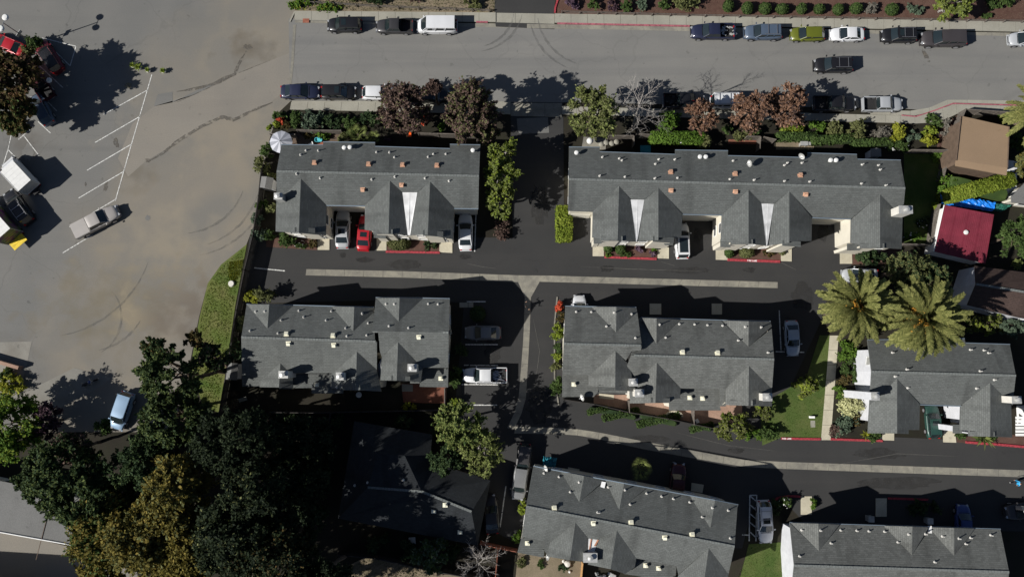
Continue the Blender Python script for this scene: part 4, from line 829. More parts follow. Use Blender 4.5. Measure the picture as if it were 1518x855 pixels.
# ================================================================ FENCES
def fence(pxs, label, m='fence', h_=1.8, cat='fence', boards=True, step=2.4, th=.05, group='yard fences'):
    q = [P(x, y, h_) for x, y in pxs]; q = [Vector((p.x, p.y, 0)) for p in q]
    t = world_root('fence', q[0]); tag(t, label, cat, group)
    bm_ = MB()
    for a, c in zip(q, q[1:]):
        L = (c-a).length; d = (c-a)/L; ang = math.atan2(d.y, d.x); n = max(1, round(L/step))
        for k in range(n+1):
            b = MB(); p = a.lerp(c, k/n); b.box((p.x, p.y, h_/2+.03), (.11, .11, h_+.06), ang); b.build('post', M[m], t)
        for z in ((.3, h_-.25) if boards else (.35, h_-.05)):
            b = MB(); p = a.lerp(c, .5); nn = Vector((-d.y, d.x, 0))*.06; b.box((p.x+nn.x, p.y+nn.y, z), (L, .05, .09), ang); b.build('rail', M[m], t)
        if boards:
            k = int(L/.15)
            for i in range(k): p = a.lerp(c, (i+.5)/k); bm_.box((p.x, p.y, h_/2), (.135, .022, h_-.05+rnd.uniform(-.02, .02)), ang)
            b = MB(); p = a.lerp(c, .5); b.box((p.x, p.y, h_+.02), (L, .09, .04), ang); b.build('cap_board', M[m], t)
    if boards: bm_.build('board', M[m], t, recalc=False)['kind'] = 'stuff'
    return t
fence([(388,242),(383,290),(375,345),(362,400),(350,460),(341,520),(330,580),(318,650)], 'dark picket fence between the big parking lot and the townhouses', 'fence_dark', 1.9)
fence([(400,198.5),(437,199.5)], 'short wooden fence just above the grey patio umbrella')
fence([(440,193),(505,193.5)], 'wooden fence between the green shrubs and the turquoise tub')
fence([(620,197.5),(708,199.5),(707,209)], 'wooden fence with a corner under the brown leafed trees')
fence([(903,201),(940,201),(940,214)], 'wooden fence below the bare tree, turning down at its right end')
fence([(944,198.5),(966,199.5)], 'short wooden fence just left of the bright clipped hedge')
fence([(1108,202),(1128,202.5),(1126.5,220)], 'T shaped wooden fence behind the upper right townhouse')
fence([(1133,203),(1150,207)], 'short slanting wooden fence left of the sandy patio')
fence([(1352,222),(1406,222.5)], 'wooden fence along the top of the shaded side lawn')
fence([(1411,222),(1404,244),(1399,264)], 'wooden fence left of the tan roofed bungalow')
fence([(1394,303),(1388,330),(1383,360)], 'wooden fence left of the red roofed shed')
fence([(1340,361.5),(1383,362.5)], 'low wooden fence at the foot of the shaded side lawn', h_=1.5)
fence([(1420,190),(1432,162),(1505,167)], 'wooden corner fence beside the street near the tan roof')
fence([(1422,197),(1416,240)], 'weathered fence close against the tan roof')
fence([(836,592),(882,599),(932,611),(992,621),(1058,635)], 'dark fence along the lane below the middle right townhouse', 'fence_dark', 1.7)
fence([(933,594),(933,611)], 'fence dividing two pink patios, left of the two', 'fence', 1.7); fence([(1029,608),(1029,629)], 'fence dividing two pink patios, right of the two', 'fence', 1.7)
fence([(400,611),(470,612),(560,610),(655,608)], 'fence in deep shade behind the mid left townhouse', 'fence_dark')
fence([(659,576),(659,606)], 'fence at the right side of the brick patio')
fence([(490,612),(478,660),(455,745)], 'fence in deep shade left of the dark hip roofed house', 'fence_dark')
fence([(500,822),(560,828),(640,846),(730,862)], 'shaded fence between the dirt yard and the dark house', 'fence_dark')
fence([(864,835),(861,870)], 'new orange cedar fence in the bottom yard', 'fence_orange', 1.7)
fence([(712,806),(738,812),(768,818)], 'rusty red fence right of the dark hip roofed house', 'brick_fence', 1.7); fence([(738,813),(733,870)], 'rusty red fence running down out of the bottom edge', 'brick_fence', 1.7)
fence([(436,2),(495,5),(560,9),(650,12),(725,15)], 'low rail fence beside the upper street, left of the side road', 'fence', .75, boards=False, step=2.25, group='low rail fences')
fence([(833,17),(1021,22),(1300,27),(1518,31),(1640,33)], 'long low rail fence with mulch behind, right of the side road', 'fence', .75, boards=False, step=2.25, group='low rail fences')
# ================================================================ FOLIAGE
def quads(name, C, Nn, U, size, m, parent, aspect=1.7, stuff=False):
    """many small leaves as one crown mesh; C centres, Nn normals, U in-plane directions"""
    n = len(C); V = np.cross(Nn, U); V /= np.maximum(np.linalg.norm(V, axis=1, keepdims=True), 1e-6)
    s = np.asarray(size).reshape(-1, 1)
    p = np.stack([C-U*s*aspect*.5, C-V*s*.5, C+U*s*aspect*.5, C+V*s*.5], 1).reshape(-1, 3)
    me = bpy.data.meshes.new(name); me.vertices.add(4*n); me.vertices.foreach_set('co', p.astype(np.float32).ravel())
    me.loops.add(4*n); me.loops.foreach_set('vertex_index', np.arange(4*n, dtype=np.int32))
    me.polygons.add(n); me.polygons.foreach_set('loop_start', np.arange(0, 4*n, 4, dtype=np.int32)); me.polygons.foreach_set('loop_total', np.full(n, 4, dtype=np.int32))
    me.update(calc_edges=True); me.materials.append(m)
    o = bpy.data.objects.new(name, me); COL.objects.link(o)
    if parent is not None: o.parent = parent
    return o
def unit(a): return a/np.maximum(np.linalg.norm(a, axis=1, keepdims=True), 1e-6)
def clump_points(rs, rad, n, K, cr, fill=.55, flat=1.0, bottom=-.5):
    """clump centres in an ellipsoid (rad), leaves on and in the clumps"""
    d = unit(rs.normal(size=(K*3, 3))); d = d[d[:, 2] > bottom][:K]; K = len(d)
    rr = rs.uniform(fill, 1.0, (K, 1))**.7*rs.uniform(.82, 1.14, (K, 1)); ctr = d*rr*(np.array(rad)*(1-cr*.65))
    k = rs.integers(0, K, n); csz = rs.uniform(.55, 1.4, K)[k][:, None]; TW = 14
    td = unit(rs.normal(size=(K, TW, 3)).reshape(-1, 3)+np.repeat(unit(ctr), TW, 0)*.9).reshape(K, TW, 3)      # sprays of twigs pointing outwards
    tl = rs.uniform(.5, 1.5, (K, TW, 1)); j = rs.integers(0, TW, n); l = td[k, j]; ln_ = tl[k, j]
    u = rs.uniform(.08, 1.0, (n, 1))**.8
    off = (l*u*ln_*1.25+rs.normal(size=(n, 3))*(.22*(1-u*.45)))*cr*np.array(rad).mean()*csz*np.array([1, 1, .8*flat])
    N = unit(l*.35+rs.normal(size=(n, 3))*.55+np.array([0, 0, .55])); U = unit(l-N*(l*N).sum(1, keepdims=True)+rs.normal(size=(n, 3))*.3)
    return ctr[k]+off, N, U, ctr
LM = {}
def lm(key, cols, **k): LM[key] = leaf_mat('foliage_'+key, cols, **k)
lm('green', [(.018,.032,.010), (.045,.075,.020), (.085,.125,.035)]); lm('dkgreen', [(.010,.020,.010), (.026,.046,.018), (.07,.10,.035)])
lm('bright', [(.03,.06,.010), (.065,.12,.016), (.12,.19,.03)]); lm('olive', [(.045,.05,.02), (.10,.11,.04), (.16,.165,.075)])
lm('lime', [(.07,.10,.012), (.13,.17,.02), (.22,.25,.04)]); lm('brown', [(.03,.020,.016), (.085,.056,.046), (.16,.11,.088)])
lm('rust', [(.07,.04,.025), (.17,.095,.06), (.28,.17,.115)]); lm('gold', [(.04,.038,.010), (.115,.10,.022), (.21,.155,.035)])
lm('purple', [(.022,.012,.016), (.06,.035,.045), (.13,.085,.10)]); lm('sage', [(.035,.05,.035), (.07,.10,.065), (.13,.17,.11)])
lm('autumn', [(.02,.028,.010), (.06,.05,.018), (.14,.085,.03)]); lm('grey', [(.07,.065,.055), (.13,.12,.10), (.2,.19,.16)])
lm('yellow', [(.09,.11,.012), (.19,.20,.02), (.32,.31,.05)]); lm('cream', [(.22,.23,.10), (.42,.42,.22), (.6,.58,.36)]); lm('red', [(.18,.02,.01), (.45,.07,.03), (.6,.15,.08)])
lm('white', [(.6,.6,.5), (.75,.75,.65), (.8,.8,.75)]); lm('mauve', [(.05,.03,.04), (.11,.07,.10), (.17,.12,.15)]); lm('frond', [(.035,.042,.012), (.125,.132,.040), (.27,.26,.09)], scale=.3); lm('paleolive', [(.055,.075,.022), (.125,.15,.042), (.20,.225,.08)])
lm('shadegreen', [(.006,.010,.006), (.014,.022,.010), (.034,.046,.018)]); lm('conifer', [(.012,.020,.009), (.045,.065,.020), (.135,.165,.050)]); lm('orange', [(.25,.10,.02), (.38,.19,.03), (.45,.27,.05)])  # shadegreen: dkgreen darkened, the wood's deep shade put into the leaf colour
def limb_chain(b, p0, p1, r0, r1, rs, n=4, wob=.12):
    prev = Vector(p0); L = (Vector(p1)-Vector(p0)).length
    for k in range(1, n+1):
        q = Vector(p0).lerp(Vector(p1), k/n)
        if k < n: q += Vector(rs.normal(size=3))*L*wob/n*1.5
        b.tube(prev, q, r0+(r1-r0)*(k-1)/n, r0+(r1-r0)*k/n, 6, cap=False); prev = q
def tree(px, py, rx, ry, top, col, label, name='tree', cat='tree', n=None, cr=.17, K=None, leaf=.205, group=None, base=None, bark='bark', crown_h=None, fill=.35, seed=None, extra=None, rot=0.0):
    """px,py,rx,ry: crown as seen; top: height in metres; base: pixel of the foot when the tree leans"""
    seed = seed if seed is not None else int(px*7+py*13); rs = np.random.default_rng(seed)
    ch = crown_h or min(top*.8, (rx+ry)/12*.95); zc = top-ch/2; sc = (H-zc)/H/12.05
    c = P(px, py, zc); g0 = P(*base, 0) if base else Vector((c.x+rs.uniform(-.3, .3), c.y+rs.uniform(-.3, .3), 0))
    t = empty(name, g0); tag(t, label, cat, group); rad = (rx*sc, ry*sc, ch/2); lc = c-g0
    area = rad[0]*rad[1]; n = int(n*3.0) if n else int(min(34000, 980*area+600)); K = K or int(18+area*5.0)
    C, N, U, ctr = clump_points(rs, rad, n, K, cr, fill)
    if rot:
        ca, sa = math.cos(rot), math.sin(rot); Rm = np.array([[ca, sa, 0], [-sa, ca, 0], [0, 0, 1]]); C = C@Rm; ctr = ctr@Rm
    C = C+np.array(lc)
    sz = rs.uniform(.6, 1.3, n)*leaf
    if extra:
        m2 = rs.random(n) < extra[1]; cl = rs.integers(0, 5, n)
        quads('crown', C[~m2], N[~m2], U[~m2], sz[~m2], LM[col], t); quads('crown', C[m2], N[m2], U[m2], sz[m2], LM[extra[0]], t)
    else: quads('crown', C, N, U, sz, LM[col], t)
    b = MB(); r0 = .05*top**.75*.6+.05; fork = Vector((lc.x*.7, lc.y*.7, max(.6, (top-ch)*.9+ch*.12)))
    limb_chain(b, (0, 0, -.1), fork, r0, r0*.7, rs, 4, .1); b.build('trunk', M[bark], t, True)
    b = MB()
    for q in ctr[rs.permutation(len(ctr))[:min(len(ctr), 14)]]: limb_chain(b, fork, Vector(q)+lc, r0*.42, r0*.08, rs, 4, .3)
    b.build('limb', M[bark], t, True); return t
def bush(px, py, rx, ry, h_, col, label, name='shrub', cat='shrub', n=None, leaf=.17, box=False, group=None, round_=False, flowers=None, seed=None, rot=0.0):
    seed = seed if seed is not None else int(px*11+py*5); rs = np.random.default_rng(seed); c = P(px, py, h_*.6); sc = (H-h_*.6)/H/12.05
    t = empty(name, (c.x, c.y, 0)); tag(t, label, cat, group); rad = (rx*sc, ry*sc, h_*.55)
    n = n or int(min(9000, 620*rad[0]*rad[1]+620*(rad[0]+rad[1])*h_*.35+200))
    if box:
        C = rs.uniform(-1, 1, (n, 3)); f = rs.integers(0, 4, n); C[f == 0, 2] = rs.uniform(.85, 1.02, (f == 0).sum()); C[f == 1, 0] = np.sign(C[f == 1, 0])*rs.uniform(.88, 1.03, (f == 1).sum()); C[f == 2, 1] = np.sign(C[f == 2, 1])*rs.uniform(.88, 1.03, (f == 2).sum())
        r_ = np.maximum(1, (np.abs(C[:, :2])**8).sum(1)**.125)[:, None]; C[:, :2] /= r_
        N = unit(C*np.array([.6, .6, 1])+rs.normal(size=(n, 3))*.5); C = C*np.array([rad[0], rad[1], h_*.5])+np.array([0, 0, h_*.5]); C += rs.normal(size=(n, 3))*.05
    elif round_:
        l = unit(rs.normal(size=(n, 3))); C = l*rs.uniform(.82, 1.03, (n, 1))*np.array(rad)+np.array([0, 0, h_*.5]); N = unit(l+rs.normal(size=(n, 3))*.5); C[:, 2] = np.maximum(C[:, 2], .05)
    else:
        C, N, U, ctr = clump_points(rs, rad, n, max(5, int(6+rad[0]*rad[1]*5)), .38, .4); C[:, 2] += h_*.5; C[:, 2] = np.maximum(C[:, 2], .05)
    if rot:
        ca, sa = math.cos(rot), math.sin(rot); Rm = np.array([[ca, sa, 0], [-sa, ca, 0], [0, 0, 1]]); C = C@Rm
    U = unit(np.cross(N, rs.normal(size=(n, 3))))
    quads('foliage', C, N, U, rs.uniform(.6, 1.3, n)*leaf, LM[col], t)
    b = MB()
    for k in range(4):
        a = rs.uniform(0, 6.28); b.tube((0, 0, 0), (rad[0]*.5*math.cos(a), rad[1]*.5*math.sin(a), h_*.6), .04, .015, 5, cap=False)
    b.build('stem', M['bark'], t)
    if box or round_:      # dense dark inside so that clipped shrubs are not see-through
        b = MB(); seg = 12; sx, sy = (rad[0]*.85, rad[1]*.85); e = 6 if box else 2
        ringf = lambda f, z: [Vector(((abs(math.cos(a))**(2/e))*math.copysign(1, math.cos(a))*sx*f, (abs(math.sin(a))**(2/e))*math.copysign(1, math.sin(a))*sy*f, z)) for a in [2*math.pi*i/seg+.01 for i in range(seg)]]
        rg = [ringf(.7, .05), ringf(1, h_*.4), ringf(1 if box else .9, h_*.7), ringf(.92 if box else .5, h_*.88)]
        if rot: rg = [[Matrix.Rotation(-rot, 3, 'Z')@p for p in r] for r in rg]
        b.loft(rg, 0, True); b.build('inner_twigs', LM['dkgreen'] if col not in ('lime', 'yellow') else LM['green'], t)
    if flowers:
        fc, fn = flowers; k = fn; l = unit(rs.normal(size=(k, 3))); l[:, 2] = np.abs(l[:, 2]); C = l*np.array(rad)*1.02+np.array([0, 0, h_*.5]); N = unit(l+rs.normal(size=(k, 3))*.3); quads('blossom', C, N, unit(np.cross(N, rs.normal(size=(k, 3)))), rs.uniform(.7, 1.3, k)*.16, LM[fc], t, 1.0)
    return t
def bare_tree(px, py, r, top, label, m='pale_bark', seed=3, levels=4, name='bare_tree', base=None, up=.55):
    rs = np.random.default_rng(seed); zc = top*.6; c = P(px, py, zc); g0 = P(*base, 0) if base else Vector((c.x, c.y, 0)); t = empty(name, g0); tag(t, label, 'tree'); lean = (c-g0); lean.z = 0
    b = MB(); tr = MB(); fork = Vector((lean.x*.4, lean.y*.4, top*.28)); tr.tube((0, 0, -.1), fork*.5, .2, .17, 8, cap=False); tr.tube(fork*.5, fork, .17, .14, 8, cap=False)
    lc = Vector((lean.x*.6, lean.y*.6, top*.68)); tr.tube(fork, fork+lc, .14, .05, 7, cap=False); tr.build('trunk', M[m], t, True)
    Rr = r/12.05
    def grow(p, d, L, rr, lv):
        q = p; seg = 3
        for k in range(seg):
            d = (d+Vector(rs.normal(size=3))*.16).normalized(); q2 = q+d*L/seg; b.tube(q, q2, rr*(1-.2*k), rr*(1-.2*(k+1)), 4 if lv > 1 else 3, cap=False)
            q = q2
            if lv > 0:
                for _ in range(2 if lv > 1 else 3):
                    a = Vector(rs.normal(size=3)); dd = (d*.8+a.normalized()*.75+Vector((0, 0, .12))).normalized(); grow(q, dd, L*rs.uniform(.45, .62), rr*.5, lv-1)
    for k in range(9):
        f = k/9; a = k*2.4; p = fork.lerp(fork+lc, f*.9); d = Vector((math.cos(a), math.sin(a), up)).normalized(); grow(p, d, Rr*(1.0-.35*f), .065*(1-.4*f), levels-1 if levels < 4 else 2)
    b.build('branch', M[m], t); return t
# ---- street trees
TG = 'street trees with brown leaves'
tree(600,160,43,44,8.5,'brown','brown leafed tree over the parked white hatchback at upper left centre', base=(617,178), extra=('olive',.12), crown_h=7)
tree(642,130,14,13,7.5,'brown','small brown leafed crown just right of the bigger brown tree', leaf=.3, n=900)
tree(692,165,40,42,11.0,'brown','brown leafed tree left of the side driveway mouth', base=(715,195), extra=('olive',.3), crown_h=9.5, n=6500)
tree(718,190,25,21,7.5,'olive','olive brown tree squeezed between brown tree and lime crown', extra=('brown',.5), crown_h=6.5, n=2600)
tree(879,168,41,42,9.5,'olive','olive green tree at the right side of the driveway mouth', base=(880,190), extra=('paleolive',.4))
bare_tree(944,158,34,12.5,'bare leafless tree between the olive tree and dark pickup', seed=5, base=(938,190))
tree(1040,172,26,26,6.5,'rust','rust leafed tree left most of the rust group, over a white van', extra=('brown',.2), cr=.2)
tree(1103,168,24,32,6.5,'rust','rust leafed tree in the middle of the rust group', extra=('brown',.3), cr=.2)
tree(1128,158,20,24,7,'rust','rust leafed tree overlapping the middle of the rust group', extra=('brown',.35), cr=.2); tree(1170,160,35,32,7,'rust','broad rust leafed tree at the right end of the rust group', extra=('brown',.25), cr=.2)
# ---- tall shadow-casting street tree tops
tree(746,230,24,28,7.5,'paleolive','light green tree beside the driveway, upper half of its column', bark='pale_bark', extra=('lime',.35)); tree(743,262,27,30,8,'paleolive','light green tree beside the driveway, bushy middle of its column', bark='pale_bark', extra=('lime',.35)); tree(741,296,22,26,6.5,'paleolive','light green tree beside the driveway, lower end of its column', bark='pale_bark', extra=('lime',.35))
bush(744,342,9,20,1.7,'brown','narrow brown green shrub standing in the driveway island'); bush(836,332,11.5,26,1.6,'lime','oblong yellow green hedge at the driveway corner', 'hedge', 'hedge', box=True, leaf=.22)
# ---- lower left wood
tree(254,560,50,40,13,'conifer','dark cypress with bare limbs over the blue minivan', 'cypress_tree', base=(336,552), extra=('dkgreen',.3), cr=.14, n=5200, leaf=.24, fill=.5)
tree(258,620,50,42,11,'conifer','dark cypress crown just right of the blue minivan', 'cypress_tree', base=(290,600), extra=('dkgreen',.4), cr=.14, n=5200, leaf=.24, fill=.5)
tree(322,528,30,22,7.5,'dkgreen','ragged dark cypress branch over the grass verge', 'cypress_tree', base=(338,556), n=1600, fill=.3, cr=.2, leaf=.22, extra=('brown',.15))
tree(290,500,18,14,7,'autumn','reddish branch tips above the grass verge', 'cypress_tree', base=(330,545), n=500, fill=.2, leaf=.25)
tree(232,515,24,20,9,'dkgreen','thin dark branch reaching over the dusty lot', 'cypress_tree', base=(300,560), n=1100, fill=.2, leaf=.26, extra=('autumn',.2))
tree(14,632,48,58,8,'bright','light green tree at the left edge', extra=('lime',.25)); tree(66,622,21,32,6.0,'purple','dark purple leafed tree beside the light green tree')
tree(100,706,60,52,12,'dkgreen','large dark conifer at lower left', 'conifer_tree', cr=.13, n=9500, fill=.5, extra=('conifer',.45), leaf=.22); tree(135,745,58,48,12,'dkgreen','dark conifer next to the flat grey roof', 'conifer_tree', cr=.13, n=7000, fill=.5, extra=('conifer',.5), leaf=.22)
tree(105,665,38,26,9,'brown','half bare brownish tree between purple tree and dark conifer', n=1500, fill=.2, extra=('dkgreen',.4))
tree(262,735,48,56,16,'gold','tall golden green tree in the lower left wood, highest crown', cr=.22, n=11000, leaf=.22, extra=('olive',.15), base=(330,705)); tree(215,800,54,54,15,'gold','golden green tree near the bottom edge', cr=.22, n=10000, leaf=.22, extra=('olive',.2)); tree(152,795,44,54,13,'gold','golden green tree beside the flat grey roof', cr=.24, n=7000, leaf=.22, extra=('green',.3))
tree(278,812,56,50,14,'gold','golden tree at the bottom edge, right of its twin', cr=.22, n=8000, leaf=.22); tree(150,850,34,26,12,'gold','golden crown cut by the bottom edge', n=3500, leaf=.22)
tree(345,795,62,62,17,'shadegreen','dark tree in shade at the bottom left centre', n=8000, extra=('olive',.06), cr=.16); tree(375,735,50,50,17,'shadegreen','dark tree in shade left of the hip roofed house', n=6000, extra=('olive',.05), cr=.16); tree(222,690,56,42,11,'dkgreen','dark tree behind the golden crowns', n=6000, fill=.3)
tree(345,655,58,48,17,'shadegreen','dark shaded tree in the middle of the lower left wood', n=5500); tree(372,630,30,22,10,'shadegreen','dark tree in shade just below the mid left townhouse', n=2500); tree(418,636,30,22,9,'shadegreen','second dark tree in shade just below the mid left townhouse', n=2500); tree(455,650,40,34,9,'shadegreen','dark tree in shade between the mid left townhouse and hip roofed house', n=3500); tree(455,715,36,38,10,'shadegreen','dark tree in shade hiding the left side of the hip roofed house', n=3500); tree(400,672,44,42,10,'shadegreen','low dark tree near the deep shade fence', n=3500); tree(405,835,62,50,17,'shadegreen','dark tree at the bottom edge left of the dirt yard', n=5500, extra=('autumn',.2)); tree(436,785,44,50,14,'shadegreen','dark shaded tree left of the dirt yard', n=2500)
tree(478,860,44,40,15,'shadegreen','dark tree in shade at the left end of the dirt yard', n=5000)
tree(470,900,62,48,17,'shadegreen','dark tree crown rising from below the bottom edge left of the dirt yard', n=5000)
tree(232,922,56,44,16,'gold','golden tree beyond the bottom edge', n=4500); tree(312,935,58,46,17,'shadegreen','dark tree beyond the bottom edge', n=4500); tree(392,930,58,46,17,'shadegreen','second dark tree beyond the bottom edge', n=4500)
bush(423,735,16,14,1.8,'green','green shrub lit through the trees beside the shade fence'); bush(443,712,12,16,1.6,'bright','small lit shrub in the shaded wood'); bush(150,632,14,10,1.2,'green','small green shrub below the blue minivan')
bush(14,570,20,16,1.4,'yellow','yellow flowering bed behind the low wall at the left edge', flowers=('yellow',60)); bush(8,556,14,9,1.2,'green','green bed just behind the low wall at the left edge')
tree(682,630,38,36,8.5,'paleolive','pale green tree above the dark hip roofed house', bark='pale_bark', extra=('green',.3)); tree(716,668,32,36,8,'paleolive','olive tree right of the dark hip roofed house', bark='pale_bark', extra=('olive',.3)); tree(660,680,26,26,6.5,'dkgreen','dark green tree between hip roof and olive tree', n=2200)
tree(640,822,26,26,5.5,'green','green tree at bottom below the dark hip roof', extra=('sage',.4), bark='pale_bark'); bare_tree(708,832,26,6,'grey bare tree beside the rusty red fence', seed=9, levels=3)
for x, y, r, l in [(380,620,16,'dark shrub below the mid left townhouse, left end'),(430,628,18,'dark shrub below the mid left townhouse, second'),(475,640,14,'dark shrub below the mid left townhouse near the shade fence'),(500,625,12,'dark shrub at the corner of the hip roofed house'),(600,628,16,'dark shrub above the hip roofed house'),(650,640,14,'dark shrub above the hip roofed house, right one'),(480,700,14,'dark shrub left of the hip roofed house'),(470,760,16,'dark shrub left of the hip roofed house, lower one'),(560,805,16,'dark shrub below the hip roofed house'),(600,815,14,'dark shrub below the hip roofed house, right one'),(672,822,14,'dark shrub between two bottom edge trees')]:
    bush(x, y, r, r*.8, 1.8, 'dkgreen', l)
# ---- left lot tree
tree(14,118,44,48,9.5,'autumn','autumn tree in the lot island at the left edge', base=(35,150), extra=('rust',.22), cr=.2, n=7000, leaf=.3); tree(15,168,38,32,7.5,'autumn','lower rust coloured crown of the lot island', extra=('green',.3), base=(30,170), n=3500, leaf=.3)
bush(50,62,12,8,2.2,'green','small green shrub at the foot of the lot lamp'); bush(42,72,9,8,1.8,'olive','olive shrub between two red cars'); bush(20,188,20,10,1.0,'autumn','low shrubs at the bottom of the lot island')
# ---- right side
tree(1345,398,36,26,9,'olive','olive green round leafed tree between red roof and palms', extra=('dkgreen',.3), cr=.2, K=70); tree(1385,412,28,24,8.5,'dkgreen','darker round leafed tree left of the brown cottage', extra=('olive',.45), cr=.2)
tree(1290,382,24,14,3.5,'dkgreen','low dark tree in front of the upper right townhouse', n=1500); tree(1512,348,30,34,8,'green','dark green tree at the right edge beside the red roof'); bush(1510,392,9,5,1.8,'paleolive','tips of a pale plant at the right edge')
tree(1194,572,19,16,4.2,'lime','small yellow green tree on the shaded lawn', n=900, leaf=.3, extra=('olive',.5))
bush(1264,600,20,17,2.2,'cream','cream flowering shrub beside the pale gable wall', flowers=('cream',260)); bush(1256,520,16,16,1.0,'bright','bright ground shrub at the top of the footpath bed'); bush(1262,548,15,18,1.2,'green','green shrub in the footpath bed below a brown patch'); bush(1252,560,9,10,1.0,'autumn','reddish brown shrub in the footpath bed'); bush(1247,582,12,11,1.2,'bright','light green shrub left of the cream shrub')
bush(1255,628,20,14,1.3,'sage','grey green spiky shrub at the bottom of the footpath bed'); bush(1238,640,10,9,1.0,'brown','brown dry grass clump beside the footpath'); bush(1295,645,12,8,.9,'green','green shrub left of the concrete door pad'); bush(1272,622,12,7,1.1,'autumn','orange brown shrub below the cream one')
tree(1088,632,27,22,3.6,'olive','olive green tree over the lane fence', extra=('lime',.3), n=2600, leaf=.22); tree(1130,612,15,13,3.0,'olive','smaller olive tree at the townhouse corner', extra=('lime',.2), n=1000); bush(1140,640,17,9,1.3,'green','green shrub at the lawn corner'); bush(1115,645,18,6,.9,'bright','low green strip along the lane')
tree(1462,482,30,15,3.2,'lime','yellow green bushy tree above the right edge townhouse', extra=('olive',.6), n=1800); tree(1500,487,22,14,3.2,'sage','grey green bushy tree at the right edge', n=1200); bush(1432,472,12,9,1.5,'bright','small bright green shrub right of the palms'); bush(1290,490,14,10,1.5,'olive','olive shrub under the left palm')
bush(1448,280,54,10.5,2.3,'lime','bright green clipped hedge above the blue tarp', 'hedge', 'hedge', rot=R(15), n=9500, leaf=.2, box=True); bush(1402,272,14,13,2.6,'bright','rounded left end of the bright hedge above blue tarp'); bush(1388,310,4,10,1.2,'lime','small yellow green plant beside the shed fence'); bush(1352,350,14,6,.9,'bright','low flowering plant at the foot of the side lawn', flowers=('white',14)); bush(1372,330,12,10,.4,'dkgreen','dark plant with white flowers in the side lawn', flowers=('white',14))
tree(1520,245,16,22,5,'olive','olive frond tree at right edge beside the white patio', n=900, extra=('gold',.3))
bush(1508,210,10,16,2.0,'green','green shrub right of the tan roof'); bush(1490,176,22,5,1.2,'bright','green plants between corner fence and tan roof')
# ---- row north of the upper right townhouse
bush(988,180,17,17,2.6,'bright','dense bright green shrub right of the bare tree', leaf=.24); bush(1003,205,40,8,1.9,'bright','bright clipped hedge behind the upper right townhouse', 'hedge', 'hedge', box=True, leaf=.22); bush(1040,208,13,13,2.0,'olive','olive right end of the bright clipped hedge')
bush(1104,201,22,5,1.2,'olive','low olive shrub strip above the brown patio'); bush(1180,203,30,6,1.3,'green','olive hedge over the sandy patio, left piece','hedge','hedge', box=True); bush(1235,207,34,5.5,1.4,'green','long olive hedge, middle piece','hedge','hedge', box=True, rot=R(4)); bush(1292,212,30,5.5,1.4,'green','long olive hedge, right piece','hedge','hedge', box=True, rot=R(4)); bush(1330,216,20,7,1.0,'green','flowering shrub at the right end of the long olive hedge', flowers=('white',24))
bush(1175,192,24,5,1.2,'lime','yellow green plants under the rust trees'); bush(1078,191,8,6,1.2,'green','small green shrub between two rust trees'); bush(1122,193,9,6,1.3,'green','small green shrub under the middle rust tree'); bush(1212,188,14,9,1.6,'bright','green shrub right of the rust trees'); bush(1236,190,16,11,1.9,'olive','olive shrub, first right of the green one by the rust trees')
bush(1269,191,14,14,2.2,'olive','rounded olive shrub in the row beside the sidewalk'); bush(1308,196,11,11,1.7,'grey','grey leafed shrub in the row beside the sidewalk'); bush(1329,197,12,12,2.0,'yellow','bright yellow green ball shrub', round_=False); bush(1378,193,12,9,1.3,'lime','light green shrub above the yellow one near the curved curb'); bush(1375,209,13,8,1.4,'yellow','yellow shrub near the wooden fence'); bush(1352,202,9,8,1.2,'sage','grey green shrub right of the yellow ball'); bush(1385,178,20,6,.7,'green','low green groundcover along the curved sidewalk', rot=R(-30)); bush(1408,195,12,18,1.6,'grey','grey twiggy shrub left of the tan roof', leaf=.16); bush(1390,230,14,9,.5,'bright','sunny grass clump by the side lawn fence')
